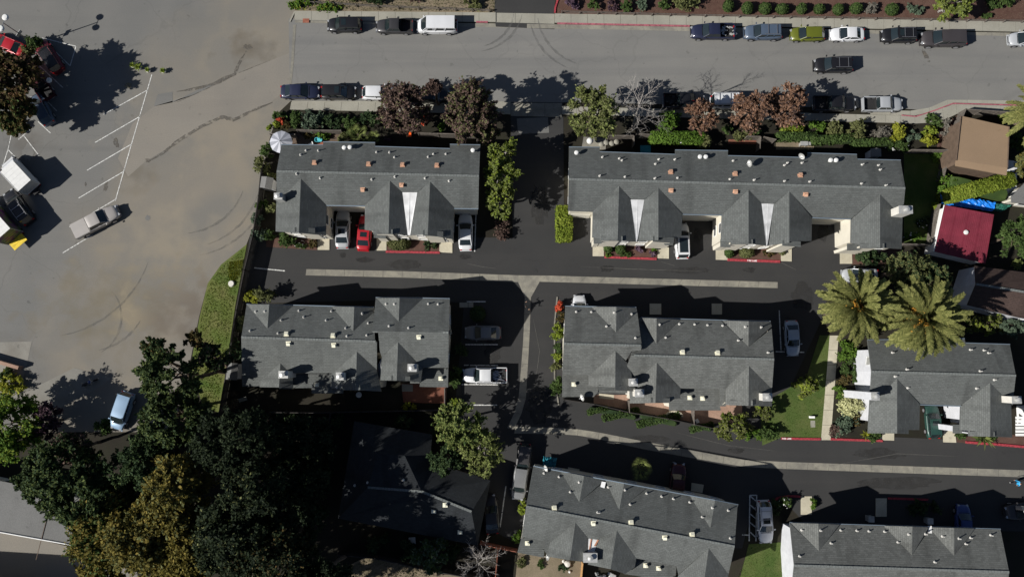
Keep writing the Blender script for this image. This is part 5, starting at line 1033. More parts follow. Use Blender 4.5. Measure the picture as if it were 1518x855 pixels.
# ---- upper left garden
for x, y, rx, ry, h_, c, l in [(412,172,12,8,1.6,'green','green shrub at the corner of sidewalk and lot'),(418,178,9,6,1.4,'red','small red leafed shrub near the lot corner'),(406,188,9,9,1.5,'lime','yellow green shrub at the lot corner'),(425,186,9,7,1.4,'autumn','orange tinted shrub near the lot corner'),(438,176,9,12,2.0,'green','green shrub, third from the lot corner'),(462,178,17,13,2.4,'sage','broad grey green shrub behind the sidewalk'),(497,180,18,11,2.2,'dkgreen','dark shrub in shade behind the sidewalk'),(520,184,10,11,2.3,'green','bright edged shrub left of the palm fan'),(545,180,16,12,2.2,'dkgreen','dark shrub under the brown leafed tree'),(478,202,13,4,1.0,'bright','low bright plants above the turquoise tub'),(458,200,10,5,.9,'autumn','low reddish plants beside the umbrella'),(508,205,9,7,1.5,'olive','olive shrub left of the palm fan'),
    (395,222,7,16,1.6,'green','narrow green shrub left of the umbrella'),(387,243,13,13,2.2,'olive','olive shrub leaning over the lot edge'),(398,262,9,7,1.4,'olive','olive shrub above the grey shed'),(652,190,6,7,1.3,'bright','small bright shrub under the brown leafed trees'),(628,178,7,4,1.0,'red','reddish plant beside the garden gate'),(574,205,5,4,.8,'purple','purple potted plant behind the townhouse'),
    (388,306,9,9,1.6,'green','green shrub below the grey shed'),(402,312,8,8,1.3,'olive','olive shrub left of the upper left townhouse'),(381,324,9,9,1.6,'sage','grey green shrub by the lot fence'),(384,347,11,10,1.8,'sage','larger grey green shrub by the lot fence'),(398,350,9,8,1.4,'green','green shrub right of the fence shrubs'),(423,353,14,11,1.8,'green','leafy green bush in front of the upper left townhouse'),(444,362,9,6,.7,'green','low plants with white flowers in front of the townhouse'),(464,361,6,7,.8,'autumn','small orange flowered plant beside the door pad'),
    (372,441,10,10,2.2,'yellow','yellow green tree like shrub at the townhouse corner'),(394,436,14,11,2.4,'olive','olive shrub beside the yellow green one'),(360,480,7,12,2.0,'olive','olive shrub along the lot fence'),(352,520,9,20,1.8,'dkgreen','dark shrub strip along the lot fence'),(676,560,8,22,1.6,'green','green shrub strip left of the white pickup'),(672,592,9,10,1.4,'lime','yellow green shrub at the patio corner'),(608,603,12,4,.9,'yellow','yellow green plants at the edge of the brick patio'),(683,520,6,16,1.5,'dkgreen','dark shrub strip right of the mid left townhouse')]:
    bush(x, y, rx, ry, h_, c, l, flowers=('white',16) if 'white flowers' in l else None)
bush(591,361,18,10.5,1.3,'olive','large clipped oval bush in the red curbed bed', round_=True, leaf=.14); bush(708,465,12,12,1.4,'dkgreen','round clipped bush in the shaded parking island', round_=True, leaf=.14)
for x, y, rx, ry, h_, c, l, rd in [(902,367,7,8,1.3,'green','rounded dark bush at the left end of the first red curbed bed',1),(920,368,8,9,1.3,'green','clipped square bush in the first red curbed bed',1),(949,366,7,6,.8,'mauve','purple shrub in the first red curbed bed',0),(968,366,6,6,.9,'bright','bright green shrub in the first red curbed bed',0),(966,376,7,4,.6,'mauve','low purple plant near the end of the first red curbed bed',0),(928,378,14,3,.4,'green','low green strip along the first red curb',0),(902,378,6,3,.4,'bright','low bright strip along the first red curb',0),
    (1081,374,6.5,8,1.1,'green','small round bush at the left end of the second red curbed bed',1),(1107,373.5,11,9,1.3,'olive','big round bush in the second red curbed bed',1),(1160,373,4.5,5,.7,'olive','tiny bush at the right end of the second red curbed bed',0),(1140,374,10,6,.4,'autumn','dry groundcover in the second red curbed bed',0),(641,362,14,8,.4,'dkgreen','dark low groundcover in the red curbed bed',0)]:
    bush(x, y, rx, ry, h_, c, l, round_=bool(rd), leaf=.15)
for x, y, rx, ry, h_, c, l in [(831,467,5,12,1.2,'autumn','dark shrub under the red flowers beside the hedge'),(829,493,8,18,1.7,'lime','tall yellow green clipped hedge beside the middle right townhouse'),(828,516,6,9,1.2,'green','green shrub below the clipped hedge'),(827,529,7,8,1.2,'lime','yellow green shrub, lower one beside the middle right townhouse'),(826,545,8,9,1.3,'olive','olive shrub beside the middle right townhouse'),(826,572,9,17,1.4,'green','green shrub strip at the shaded townhouse corner'),(886,608,12,3.5,.6,'green','low green strip along the lane, first from left'),(920,614,22,4.5,.6,'green','low green strip along the lane, second from left'),(976,622,26,5,.6,'green','low green strip along the lane, third from left'),(1040,633,14,4,.5,'green','low green strip along the lane, fourth from left')]:
    bush(x, y, rx*(1.25 if 'strip along' in l else 1), ry, h_, c, l, rot=R(13) if 'strip along the lane' in l else 0, box='strip along the lane' in l, leaf=.14)
bush(828,457,5,7,1.4,'red','red flowering shrub at the corner of the middle right townhouse'); bush(831,449,3,2,1.2,'red','red blossoms touching the roof corner of the middle right townhouse')
bush(774,752,5,11,1.1,'lime','yellow green plant beside the silver car at bottom'); bush(766,795,6,8,1.1,'bright','bright plant at the corner of the bottom middle townhouse'); bush(1163,745,10,9,1.7,'green','dark rose bush with pale blooms by the white station wagon', flowers=('white',24)); bush(1205,746,5,8,1.0,'bright','small green shrub beside the lit door pad'); bush(1150,752,8,12,1.5,'dkgreen','dark shrub left of the rose bush')
bush(1370,752,26,9,.8,'dkgreen','dark planting in the shaded island bottom right'); bush(800,836,5,8,.5,'green','weeds in the bottom yard patio'); bush(835,841,9,4,.6,'dkgreen','dark weeds in the bottom yard'); bush(774,835,7,9,.8,'olive','weeds at the left of the bottom yard'); bush(1427,645,8,6,1.0,'green','green shrub beside the agave'); bush(1460,648,22,4,.5,'green','low greens along the bottom of the right edge townhouse')
# ---- clipped balls and shrubs above the street
for i, (x, y) in enumerate([(1080,8.5),(1108.5,11.5),(1134.5,12),(1160,13),(1189,12.6),(1215,13),(1243,13.7),(1270,12),(1323,13.7)]):
    bush(x, y, 9.5*rnd.uniform(.85,1.08), 9*rnd.uniform(.85,1.08), 1.3, 'green', f'round clipped bush in the mulch bed, number {["one","two","three","four","five","six","seven","eight","nine"][i]} from the left' , round_=True, leaf=.13, group='clipped round bushes along the rail fence')
for x, y, rx, ry, h_, c, l in [(848,5,11,9,1.2,'mauve','mauve green shrub, first right of the side road'),(880,6,9,9,1.2,'green','green shrub, second right of the side road'),(908,8,9,8,1.1,'purple','purple shrub, third right of the side road'),(931,6,8,10,1.2,'green','green shrub, fourth right of the side road'),(953,6,8,9,1.2,'sage','grey green shrub, fifth right of the side road'),(985,6,8,9,1.3,'green','round green shrub, sixth right of the side road'),(1293,13,9,9,1.1,'grey','greyish twiggy shrub among the clipped bushes'),(1351,13,7,7,1.0,'sage','pale flowering shrub, left of a pair near the top right tree'),(1364,14,7,7,1.0,'sage','pale flowering shrub, right of a pair near the top right tree'),
    (448,6,22,9,.8,'bright','green groundcover with yellow flowers at the lot corner'),(490,10,22,6,.7,'bright','strip of groundcover with yellow flowers above the sidewalk'),(560,-4,22,5,1.5,'dkgreen','dark shrub cut by the top edge'),(610,-3,14,5,1.2,'brown','brown shrub cut by the top edge'),(700,4,16,10,1.3,'olive','olive shrub left of the side road'),(528,-2,12,6,1,'olive','olive shrub cut by the top edge near the lot'),(1480,2,26,8,1.4,'green','green shrubs cut by the top right edge'),(1464,24,8,4,.5,'green','small plant in the mulch at top right'),(1010,2,30,10,1.8,'olive','loose yellow green shrub above the rail fence')]:
    bush(x, y, rx, ry, h_, c, l, flowers=('yellow',70) if 'yellow flowers' in l else None)
tree(1413,4,32,22,5.5,'paleolive','pale green tree at the top right above the mulch bed', bark='pale_bark', n=2600, extra=('lime',.3))
tree(740,-22,30,18,9,'dkgreen','dark tree beyond the top edge by the side road', base=(700,-20), n=1500)
tufts('grass_blades', [(362,368),(346,452),(333,540),(322,605),(300,598),(285,540),(298,470),(311,420),(330,394)], 5000, LM['lime'], 1, .13, label='uneven green grass verge beside the parking lot')
tufts('grass_blades', [(1215,500),(1232,499),(1217,648),(1160,646),(1135,655),(1128,600),(1195,562)], 5000, LM['bright'], 2, .08, label='short lawn beside the pale footpath')
tufts('grass_blades', [(1112,808),(1158,806),(1160,880),(1084,880)], 3000, LM['bright'], 3, .08, label='short lawn at the bottom beside the white end wall')
tufts('meadow_flowers', [(340,388),(361,385),(356,410),(345,420),(338,408)], 1100, LM['yellow'], 4, .14, label='yellow flowers in the grass verge', cat='flowers')
tufts('grass_blades', [(1342,224),(1403,224),(1386,300),(1378,360),(1342,360)], 4000, LM['green'], 5, .08, label='shaded side lawn left of the red roofed shed')
tufts('dead_leaves', [(330,600),(480,610),(470,720),(440,850),(330,850)], 4000, LM['brown'], 6, .12, label='leaf litter on the shaded ground of the wood', cat='leaf litter')
# ---- palms
def frond_mesh(L, seed, droop=.55, wd=.50, name='frond', pairs=40):
    rs = np.random.default_rng(seed); b = MB(); pts = []; N = 12
    for i in range(N+1):
        t = i/N; pts.append(Vector((L*t*(1-.12*t*t), 0, L*(.38*t-droop*t*t*.9))))
    for a, c, i in zip(pts, pts[1:], range(N)): b.tube(a, c, .035*(1-i/N)+.008, .035*(1-(i+1)/N)+.008, 4, cap=False)
    for k in range(pairs):
        t = .12+.88*k/pairs; i = min(N-1, int(t*N)); p = pts[i].lerp(pts[i+1], t*N-i); d = (pts[i+1]-pts[i]).normalized(); ll = wd*math.sin(math.pi*min(1, .18+t*.75))**.6*rs.uniform(.85, 1.15)
        for s in (-1, 1):
            e = p+(d*.75+Vector((0, s*.8, .12-rs.uniform(0, .3)))).normalized()*ll; w_ = d*.085
            b.face([p-w_, p+w_, e+w_*.3, e-w_*.2])
    me_o = b.build(name, LM['frond'], recalc=False); me = me_o.data; bpy.data.objects.remove(me_o); return me
FR = [frond_mesh(4.6, 1), frond_mesh(4.3, 2, .42), frond_mesh(4.4, 3, .7), frond_mesh(3.4, 4, .15)]
def palm(px, py, z, label, seed, n=88, sc=1.0, fruit=()):
    rs = random.Random(seed); c = P(px, py, z); t = empty('palm_tree', (c.x, c.y, 0)); tag(t, label, 'palm tree', 'large date palms')
    b = MB(); prof = [(.55, -.1), (.42, .6)]
    for k in range(int(z*2.2)): zz = .6+k*(z-1.2)/(z*2.2); prof += [(.38, zz), (.43, zz+.22)]
    b.lathe(prof+[(.5, z-.3), (.25, z+.15)], (0, 0, 0), 12); b.build('trunk', M['bark'], t)
    for k in range(n):
        f = k/n; el = R(78-92*f**1.0); az = k*2.39996+rs.uniform(-.15, .15); me = FR[3] if f < .12 else FR[rs.choice((0, 0, 1, 2))]
        o = bpy.data.objects.new('frond', me); COL.objects.link(o); o.parent = t; o.location = (0, 0, z-.1-.5*f); s = sc*rs.uniform(.86, 1.06); o.scale = (s, s, s)
        o.rotation_euler = (rs.uniform(-.3, .3), -(el-R(20)), az)
    for (dx, dy, m_) in fruit:
        b = MB(); o3 = Vector((dx*.8, dy*.8, z+.75)); q = random.Random(seed+int(dx*10))
        for k in range(110):
            p = o3+Vector((q.gauss(0, .36), q.gauss(0, .36), q.gauss(-.1, .2))); b.box(p, (.12, .12, .14), q.uniform(0, 3))
        for k in range(6): b.tube((0, 0, z-.3), o3+Vector((q.gauss(0, .2), q.gauss(0, .2), 0)), .02, n=4)
        b.build('fruit_cluster', LM[m_], t)
palm(1272, 453, 9.5, 'large date palm, left of two, over the footpath top', 1, sc=1.08, fruit=[(.2,.8,'orange'),(.7,-.4,'orange'),(-.9,.5,'orange'),(1.2,.1,'orange')])
palm(1371, 472, 10.0, 'large date palm, right of two, with orange fruit clusters', 2, sc=1.16, fruit=[(-.9,-.9,'orange'),(-1.3,1.0,'orange'),(-2.2,.2,'orange'),(.6,1.3,'orange'),(-1.1,-1.6,'orange'),(.5,2.0,'orange'),(.6,-.6,'orange')])
palm(1545, 165, 8.0, 'palm crown reaching in from the right edge above the tan roof', 3, n=60, sc=.95)
def fan_palm(px, py, z, r, label, seed, col='paleolive', name='fan_palm'):
    rs = random.Random(seed); c = P(px, py, z); t = empty(name, (c.x, c.y, 0)); tag(t, label, 'palm'); b = MB(); b.tube((0, 0, -.05), (0, 0, z-.1), .14, .1, 8); b.build('trunk', M['bark'], t)
    for k in range(22):
        az = k*2.4; el = R(rs.uniform(0, 60)); L = r*rs.uniform(.45, .75); d = Vector((math.cos(az)*math.cos(el), math.sin(az)*math.cos(el), math.sin(el))); e = Vector((0, 0, z-.2))+d*L; b = MB(); b.tube((0, 0, z-.25), e, .02, n=4)
        s_ = d.cross(Vector((0, 0, 1))).normalized(); u = s_.cross(d)
        for j in range(-5, 6):
            a = j*.24; dd = (d*math.cos(a)+s_*math.sin(a)-Vector((0, 0, .15))).normalized(); w_ = s_*math.cos(a)*.035; b.face([e-w_, e+w_, e+dd*r*.42+w_*.2, e+dd*r*.42-w_*.2])
        b.build('frond', LM[col], t, recalc=False)
fan_palm(950, 694, 3.2, 1.5, 'small fan palm in the shade behind the bottom middle townhouse', 4); fan_palm(530, 199, 2.2, 1.3, 'small fan palm between shrubs behind the upper left townhouse', 5); fan_palm(553, 203, 2.0, .9, 'smaller fan palm close to the brown leafed tree', 6)
def rosette(px, py, r, label, seed, col='olive', n=26, h_=.5, name='agave', cat='plant', z=0):
    rs = random.Random(seed); c = P(px, py, z+h_/2); t = empty(name, (c.x, c.y, z)); tag(t, label, cat)
    for k in range(n):
        b = MB(); az = k*2.4; el = R(15+60*(1-k/n)); L = r*rs.uniform(.8, 1.1); d = Vector((math.cos(az)*math.cos(el), math.sin(az)*math.cos(el), math.sin(el))); s_ = d.cross(Vector((0, 0, 1))).normalized()*(.05+.03*r); o3 = Vector((0, 0, h_*.5))
        m1 = o3+d*L*.5; tip = o3+d*L-Vector((0, 0, L*.25)); b.face([o3-s_*.7, o3+s_*.7, m1+s_, m1-s_]); b.face([m1-s_, m1+s_, tip]); b.build('leaf', LM[col], t, recalc=False)
rosette(1457, 648, 1.9, 'big agave spreading over the red curb at the right', 1, 'paleolive', 22, .8); rosette(1283, 644, .8, 'yellow agave at the bottom of the footpath bed', 2, 'yellow', 18)
for x, y, r, l, s_ in [(197,97,.55,'spiky potted yucca, left most of the lot planters',3),(205,100,.7,'spiky potted yucca beside the left most planter',4),(219,104,.5,'round potted plant at the head of the painted line',5),(242,105,.55,'potted yucca just right of the painted line',6)]:
    rosette(x, y, r, l, s_, 'lime', 26, .8, 'potted_yucca', 'potted plant')
    o = [k for k in bpy.data.objects if k.name.startswith('potted_yucca')][-1]
    b = MB(); b.lathe([(.22,0),(.33,.4),(.30,.42),(.02,.4)], (0,0,0), 12); b.build('pot', M['chim'], o)

tufts('bark_chips', [(826,0),(1518,0),(1518,29),(1021,22),(826,18)], 5000, M['dirt'], 8, .07, label='pale bark chips and litter on the mulch bed above the street', cat='bark chips')
tufts('bark_chips', [(437,0),(735,0),(733,18),(437,15)], 2500, LM['olive'], 9, .12, label='weeds and litter on the dry bed beside the upper street', cat='weeds')
tufts('bark_chips', [(1395,195),(1424,168),(1417,222),(1390,222)], 900, LM['brown'], 10, .1, label='litter on the mulch left of the tan roof', cat='litter')
tufts('yard_weeds', [(505,848),(522,838),(548,826),(610,836),(650,852),(640,855),(510,855)], 1500, LM['olive'], 11, .12, label='dry weeds in the dirt yard at the bottom edge', cat='weeds')
tufts('fallen_leaves', [(850,164),(1330,176),(1330,182),(850,170)], 1200, LM['rust'], 12, .07, label='fallen leaves on the sidewalk below the rust trees', cat='leaf litter')
# ================================================================ VEHICLES
PAINT = {}
def paint(key, c, metal=.25):
    PAINT[key] = mat('paint_'+key, c, .38, metal*.5, .05, .8, coat=.35, spec=.4)
for k, c in dict(black=(.010,.010,.012), charcoal=(.035,.034,.036), white=(.60,.61,.62), silver=(.34,.355,.37), navy=(.016,.020,.045), slate=(.065,.09,.13), olive=(.10,.115,.012), red=(.33,.010,.018), maroon=(.12,.01,.018), wine=(.045,.006,.010), tan=(.33,.31,.29), lightblue=(.30,.36,.44), sky=(.20,.30,.42), brown=(.045,.04,.042), green=(.02,.055,.045), grey=(.14,.145,.15), blue=(.03,.05,.16)).items(): paint(k, c)
M['tyre'] = mat('tyre_rubber', (.014,.014,.014), .85, 0, .1, 5); M['rim'] = mat('alloy_rim', (.5,.5,.52), .3, .7, .05, 5); M['head'] = mat('headlamp_glass', (.38,.39,.4), .15, .3, 0); M['tail'] = mat('tail_lamp', (.35,.01,.01), .25, 0, 0); M['cglass'] = mat('car_glass', (.012,.018,.02), .06, 0, 0, spec=.8); M['chrome'] = mat('chrome', (.6,.6,.62), .2, .9, 0); M['bedliner'] = mat('bed_liner', (.018,.018,.019), .8, 0, .2, 4)
SPEC = { # L, W, H, hood z, belt z, deck z, windscreen base x, roof front x, roof rear x, rear glass base x
 'sedan': (4.6,1.80,1.43,.86,.94,1.00, .98,.22,-1.02,-1.68), 'suv': (4.75,1.88,1.75,1.05,1.12,1.12, 1.12,.50,-1.95,-2.22), 'hatch': (4.2,1.76,1.52,.92,1.0,1.0, 1.02,.35,-1.50,-1.95),
 'wagon': (4.8,1.80,1.50,.90,.97,.98, 1.02,.32,-1.75,-2.22), 'van': (5.5,2.0,2.15,1.15,1.2,1.2, 2.0,1.35,-2.45,-2.68), 'minivan': (4.9,1.92,1.76,1.0,1.08,1.08, 1.45,.75,-2.05,-2.35), 'pickup': (5.6,1.92,1.78,1.08,1.14,1.14, 1.25,.62,-.72,-.92)}
WHEEL = None
def wheel_meshes():
    global WHEEL
    b = MB(); prof = [(.0,-.11),(.30,-.11),(.345,-.08),(.355,0),(.345,.08),(.30,.11),(.0,.11)]
    rings = [[Vector((r*math.cos(2*math.pi*i/16), z, r*math.sin(2*math.pi*i/16))) for i in range(16)] for r, z in prof]; b.loft(rings, 0, True, False); o = b.build('tyre', M['tyre'], None, True); a = o.data; bpy.data.objects.remove(o)
    b = MB()
    for s in (-1, 1):
        b.loft([[Vector((r*math.cos(2*math.pi*i/12), z*s, r*math.sin(2*math.pi*i/12))) for i in range(12)] for r, z in ((.235,.105),(.235,.118),(.2,.112),(.02,.122))], 0, True, False)
    o = b.build('rim', M['rim'], None); c = o.data; bpy.data.objects.remove(o); WHEEL = (a, c)
wheel_meshes()
def wheel(t, x, y, sc=1.0):
    o = bpy.data.objects.new('wheel', WHEEL[0]); COL.objects.link(o); o.parent = t; o.location = (x, y, .355*sc); o.scale = (sc,)*3
    r = bpy.data.objects.new('rim', WHEEL[1]); COL.objects.link(r); r.parent = o
def interp(tab, x):
    for (a, b), (c, d) in zip(tab, tab[1:]):
        if x <= c: return b+(d-b)*(x-a)/max(1e-6, c-a)
    return tab[-1][1]
def car(kind, col, px, py, ang, label, length=None, rack=False, sunroof=False, bed=None, roofcol=None, name=None, group=None, ladder=False, cat=None, panoramic=False, width=None):
    L, W, Hh, zh, zb, zd, xw, xf, xr, xb = SPEC[kind]; sc = 1.0
    if length: sc = length/L
    q = P(px, py, .75)
    names = {'sedan':'sedan','suv':'suv','hatch':'hatchback','wagon':'station_wagon','van':'passenger_van','minivan':'minivan','pickup':'pickup_truck'}
    t = empty(name or names[kind], (q.x, q.y, 0.03), R(ang)); tag(t, label, cat or {'suv':'SUV','pickup':'pickup truck','van':'van','minivan':'minivan'}.get(kind, 'car'), group)
    t.scale = (sc, (width or sc*.4+.6), sc*.3+.7)
    pm = PAINT[col]; w0 = W/2
    def hw(x):
        u = x/(L/2); n = 5.0 if u > 0 else 7.0; u = min(.985, abs(u)); return w0*(1-u**n)**(1/n)*(.93+.07*(1-u*u))
    top = [(-L/2, .62 if kind != 'pickup' else .8), (-L/2+.10, zd-.10), (-L/2+.3, zd), (xb, zd), (xw, zh+.03), (xw+.3, zh), (L/2-.45, zh-.08), (L/2-.15, zh-.22), (L/2, .55)]
    xs = sorted(set([-L/2, -L/2+.05, -L/2+.15, -L/2+.4, -L*.3, -L*.15, 0, L*.12, xw, L*.3, L/2-.5, L/2-.25, L/2-.1, L/2-.03, L/2]))
    if kind == 'pickup': xs = [x for x in xs if x > -.95]; xs = [-.95]+xs
    rings = []
    for x in xs:
        w_ = max(.25, hw(x)); z = interp(top, x); z = max(z, .5); m = min(z-.12, .62)
        rings.append([Vector((x, s*a, b_)) for s, a, b_ in ((-1, w_*.92, .24), (-1, w_, .42), (-1, w_, m), (-1, w_*.97, z-.07), (-1, w_*.88, z), (-1, w_*.5, z+.03), (1, 0, z+.045), (1, w_*.5, z+.03), (1, w_*.88, z), (1, w_*.97, z-.07), (1, w_, m), (1, w_, .42), (1, w_*.92, .24))])
    b = MB(); b.loft(rings, 0, True); body = b.build('body', pm, t, True)
    # wheel arches
    r_ax = L*.295; f_ax = L*.31; r_ax = -r_ax if kind != 'pickup' else -L*.30
    for x in (f_ax, r_ax):
        for s in (-1, 1):
            wheel(t, x, s*(w0-.10), 1.0 if kind in ('sedan','hatch','wagon','minivan') else 1.1)
            b = MB(); b.loft([[Vector((x+rr*math.cos(math.pi*i/8), s*(w0+.004), .34+rr*math.sin(math.pi*i/8))) for i in range(9)] for rr in (.37, .46)], 0, False, False); b.build('wheel_arch', M['black'], body, recalc=False)
    # greenhouse: glass panes, posts, roof
    gb = lambda x: max(.3, hw(x)*.90); gt = w0*(.74 if kind not in ('van', 'minivan') else .82); zt = Hh-.07
    def pane(nm, P4, mm, n=5, bulge=.0):
        a, b_, c, d = P4; bb = MB(); V = []
        for i in range(n+1):
            for j in (0, 1):
                u = i/n; p = (a.lerp(b_, u) if j == 0 else d.lerp(c, u)); p = p+Vector((bulge*(1-(2*u-1)**2)*(1.0 if j == 0 else .6), 0, 0)); V.append(p)
        bb.idx(V, [(2*i, 2*i+2, 2*i+3, 2*i+1) for i in range(n)]); return bb.build(nm, mm, t, True, recalc=False)
    z0f, z0r = interp(top, xw)-.0, interp(top, xb)-.0
    pane('windscreen', (Vector((xw, -gb(xw), z0f)), Vector((xw, gb(xw), z0f)), Vector((xf, gt*.97, zt)), Vector((xf, -gt*.97, zt))), M['cglass'], 6, .14)
    pane('rear_window', (Vector((xb, -gb(xb)*.95, z0r)), Vector((xb, gb(xb)*.95, z0r)), Vector((xr, gt*.97, zt)), Vector((xr, -gt*.97, zt))), M['cglass'], 6, -.08)
    for s in (-1, 1):
        pane('side_window', (Vector((xb, s*gb(xb)*.99, z0r-.02)), Vector((xw, s*gb(xw)*.99, z0f-.02)), Vector((xf, s*gt, zt)), Vector((xr, s*gt, zt))), M['cglass'] if kind != 'van' else pm, 1)
    for s in (-1, 1):
        b = MB(); b.tube((xw, s*gb(xw), z0f), (xf, s*gt, zt+.01), .042, n=5); b.tube((xb, s*gb(xb)*.97, z0r), (xr, s*gt, zt+.01), .055, n=5); b.tube((xf, s*gt, zt+.01), (xr, s*gt, zt+.01), .035, n=5)
        for f in ((.42,) if kind in ('sedan', 'hatch', 'pickup') else (.36, .7)):
            xp = xf+(xr-xf)*f; xq = xw+(xb-xw)*(f*.85+.05); b.tube((xq, s*gb(xq)*.985, (z0f+z0r)/2), (xp, s*gt*1.0, zt), .035, n=4)
        b.build('window_frame', pm, t)
    if kind == 'van':
        for s in (-1, 1):
            for x0, x1 in ((1.25,.55), (.2,-.95), (-1.25,-2.3)):
                b = MB(); zz0, zz1 = 1.38, 1.88; f0 = (zz0-z0f)/(zt-z0f); f1 = (zz1-z0f)/(zt-z0f); y0 = gb(0)*.99*(1-f0)+gt*f0+.015; y1 = gb(0)*.99*(1-f1)+gt*f1+.015
                b.face([(x1, s*y0, zz0), (x0+(.15 if x0 > 1 else 0), s*y0, zz0), (x0-(.15 if x0 > 1 else 0), s*y1, zz1), (x1, s*y1, zz1)]); b.build('side_window', M['cglass'], t, recalc=False)
    rr = []; N = 7
    for i in range(N+1):
        u = i/N; x = xf+.03+(xr-xf-.06)*u; e = (1-(2*u-1)**4); y = gt*(.96+.04*e); z = zt+.0+.06*e
        rr.append([Vector((x, -y, zt-.01)), Vector((x, -y*.97, z*.5+zt*.5+.02)), Vector((x, -y*.6, z+.015)), Vector((x, 0, z+.025)), Vector((x, y*.6, z+.015)), Vector((x, y*.97, z*.5+zt*.5+.02)), Vector((x, y, zt-.01))])
    b = MB(); b.loft(rr, 0, True); roof = b.build('roof', PAINT[roofcol] if roofcol else pm, t, True)
    if sunroof: b = MB(); b.box((xf-.55, 0, Hh+.012), (.62, gt*1.25, .02)); b.build('sunroof', M['cglass'], roof)
    if panoramic: b = MB(); b.box(((xf+xr)/2, 0, Hh+.012), (xf-xr-.5, gt*1.5, .025)); b.build('sunroof', M['cglass'], roof)
    if rack:
        b = MB()
        for s in (-1, 1): b.box(((xf+xr)/2-.15, s*gt*.88, Hh+.07), (xf-xr-.55, .045, .05))
        for f in (.35, .8): b.box((xf+(xr-xf)*f, 0, Hh+.09), (.06, gt*1.76, .04))
        b.build('roof_rack', M['steel'], t)
    # lamps, mirrors, plates, seams
    for s in (-1, 1):
        x = L/2-.13; b = MB(); b.box((x, s*hw(x)*.78, zh-.27), (.24, .28, .13), -s*.45); b.build('headlight', M['head'], t)
        x = -L/2+.08; b = MB(); b.box((x, s*hw(x)*.86, zd-.22 if kind != 'van' else 1.1), (.12, .20, .24 if kind != 'van' else .4)); b.build('tail_light', M['tail'], t)
        b = MB(); b.box((xw-.18, s*(w0+.10), zb+.04), (.13, .20, .13), s*.15); b.build('wing_mirror', pm, t)
    b = MB(); b.box((L/2-.005, 0, zh-.38), (.05, W*.5, .17)); b.build('grille', M['black'], t)
    for x, z in ((L/2-.02, .42), (-L/2+.02, .44)): b = MB(); b.box((x, 0, z), (.12, W*.79, .14)); b.build('bumper', M['chrome'] if kind in ('pickup', 'van') else pm, t)
    b = MB()
    for s in (-1, 1):
        for x in (xw-.02, (xw+xb)/2, xb+.55 if kind != 'pickup' else -.7):
            b.box((x, s*(w0-.004), .62), (.012, .012, .55))
    b.build('door_seam', M['black'], body)
    b = MB(); b.box((xw+.16, 0, z0f+.055), (.05, W*.7, .012)); b.build('wiper', M['black'], t)
    if kind == 'pickup':
        x0, x1 = -.97, -L/2; zt_ = 1.13; b = MB()
        for s in (-1, 1): b.box(((x0+x1)/2, s*(w0-.05), .78), (x0-x1, .10, zt_-.42)); 
        b.box((x1+.04, 0, .80), (.08, W-.02, zt_-.46)); b.box(((x0+x1)/2, 0, .40), (x0-x1, W*.9, .16)); b.build('bed_side', pm, t)
        b = MB(); b.box(((x0+x1)/2, 0, .56), (x0-x1-.1, W-.2, .05)); b.box((x0-.02, 0, .82), (.03, W-.2, .55))
        for k in range(7): b.box(((x0+x1)/2, -W*.36+k*W*.12, .592), (x0-x1-.2, .05, .014))
        b.build('bed_floor', M['bedliner'], t)
        if bed == 'cover': b = MB(); b.box(((x0+x1)/2, 0, zt_+.02), (x0-x1-.08, W-.08, .05)); b.build('bed_cover', pm, t)
        if bed == 'toolbox': b = MB(); b.box((x0-.3, 0, 1.02), (.45, W-.12, .28)); b.build('tool_box', M['steel'], t)
    if ladder:
        b = MB()
        for x in (x0-.1 if kind == 'pickup' else xf-.3, x1+.3 if kind == 'pickup' else xr+.3):
            for s in (-1, 1): b.tube((x, s*(w0-.08), 1.1), (x, s*(w0-.08), Hh+.25), .03, n=5)
            b.tube((x, -w0+.08, Hh+.25), (x, w0-.08, Hh+.25), .03, n=5)
        b.build('ladder_rack', M['steel'], t)
    return t
G1 = 'cars parked along the upper street'
car('suv','black',511,37.5,180,'black SUV with roof glass, left most at the upper kerb',4.35,sunroof=True,group=G1)
pk = car('pickup','charcoal',585,39.5,180,'charcoal pickup with empty bed just ahead of the white van',4.7,group=G1)
car('van','white',648,39,180,'white high roof passenger van at the upper kerb',5.05,group=G1)
car('pickup','navy',1056,47.5,180,'dark navy pickup with cluttered bed at the upper kerb',5.5,group=G1)
car('suv','slate',1131,48.5,180,'slate blue SUV with roof rack between pickup and olive car',4.75,rack=True,group=G1)
car('hatch','olive',1197,51,180,'olive green hatchback at the upper kerb',4.3,group=G1)
car('sedan','white',1256,51,180,'white sedan with dark windows at the upper kerb',4.3,group=G1)
car('suv','black',1332,53,180,'black SUV with roof bars behind the white sedan',4.4,rack=True,sunroof=True,group=G1)
car('suv','brown',1398,58,180,'long brown black SUV with mulch bed above, last before the gap',5.75,group=G1)
car('hatch','silver',1520,58.5,180,'silver hatchback cut by the upper right edge',4.2,group=G1)
car('suv','black',1235,97,180,'black SUV with roof rack driving in the middle of the street',4.85,rack=True,group=None)
G2 = 'cars parked along the lower kerb of the street'
car('sedan','navy',444.5,136,0,'navy blue sedan at the lower kerb beside the lot corner',4.85,group=G2); car('suv','black',502,137,0,'black SUV with sunroof behind the navy sedan',4.4,sunroof=True,group=G2)
car('hatch','white',561,138,0,'white hatchback half hidden by a brown leafed tree',4.1,group=G2); car('sedan','black',640,142,0,'dark car peeping out between two brown leafed trees',4.5,group=G2)
car('pickup','black',1014,150,0,'black pickup with loaded bed right of the bare tree',5.2,group=G2); car('van','white',1079,151,0,'white van with roof bars behind a rust leafed tree',4.4,rack=True,group=G2)
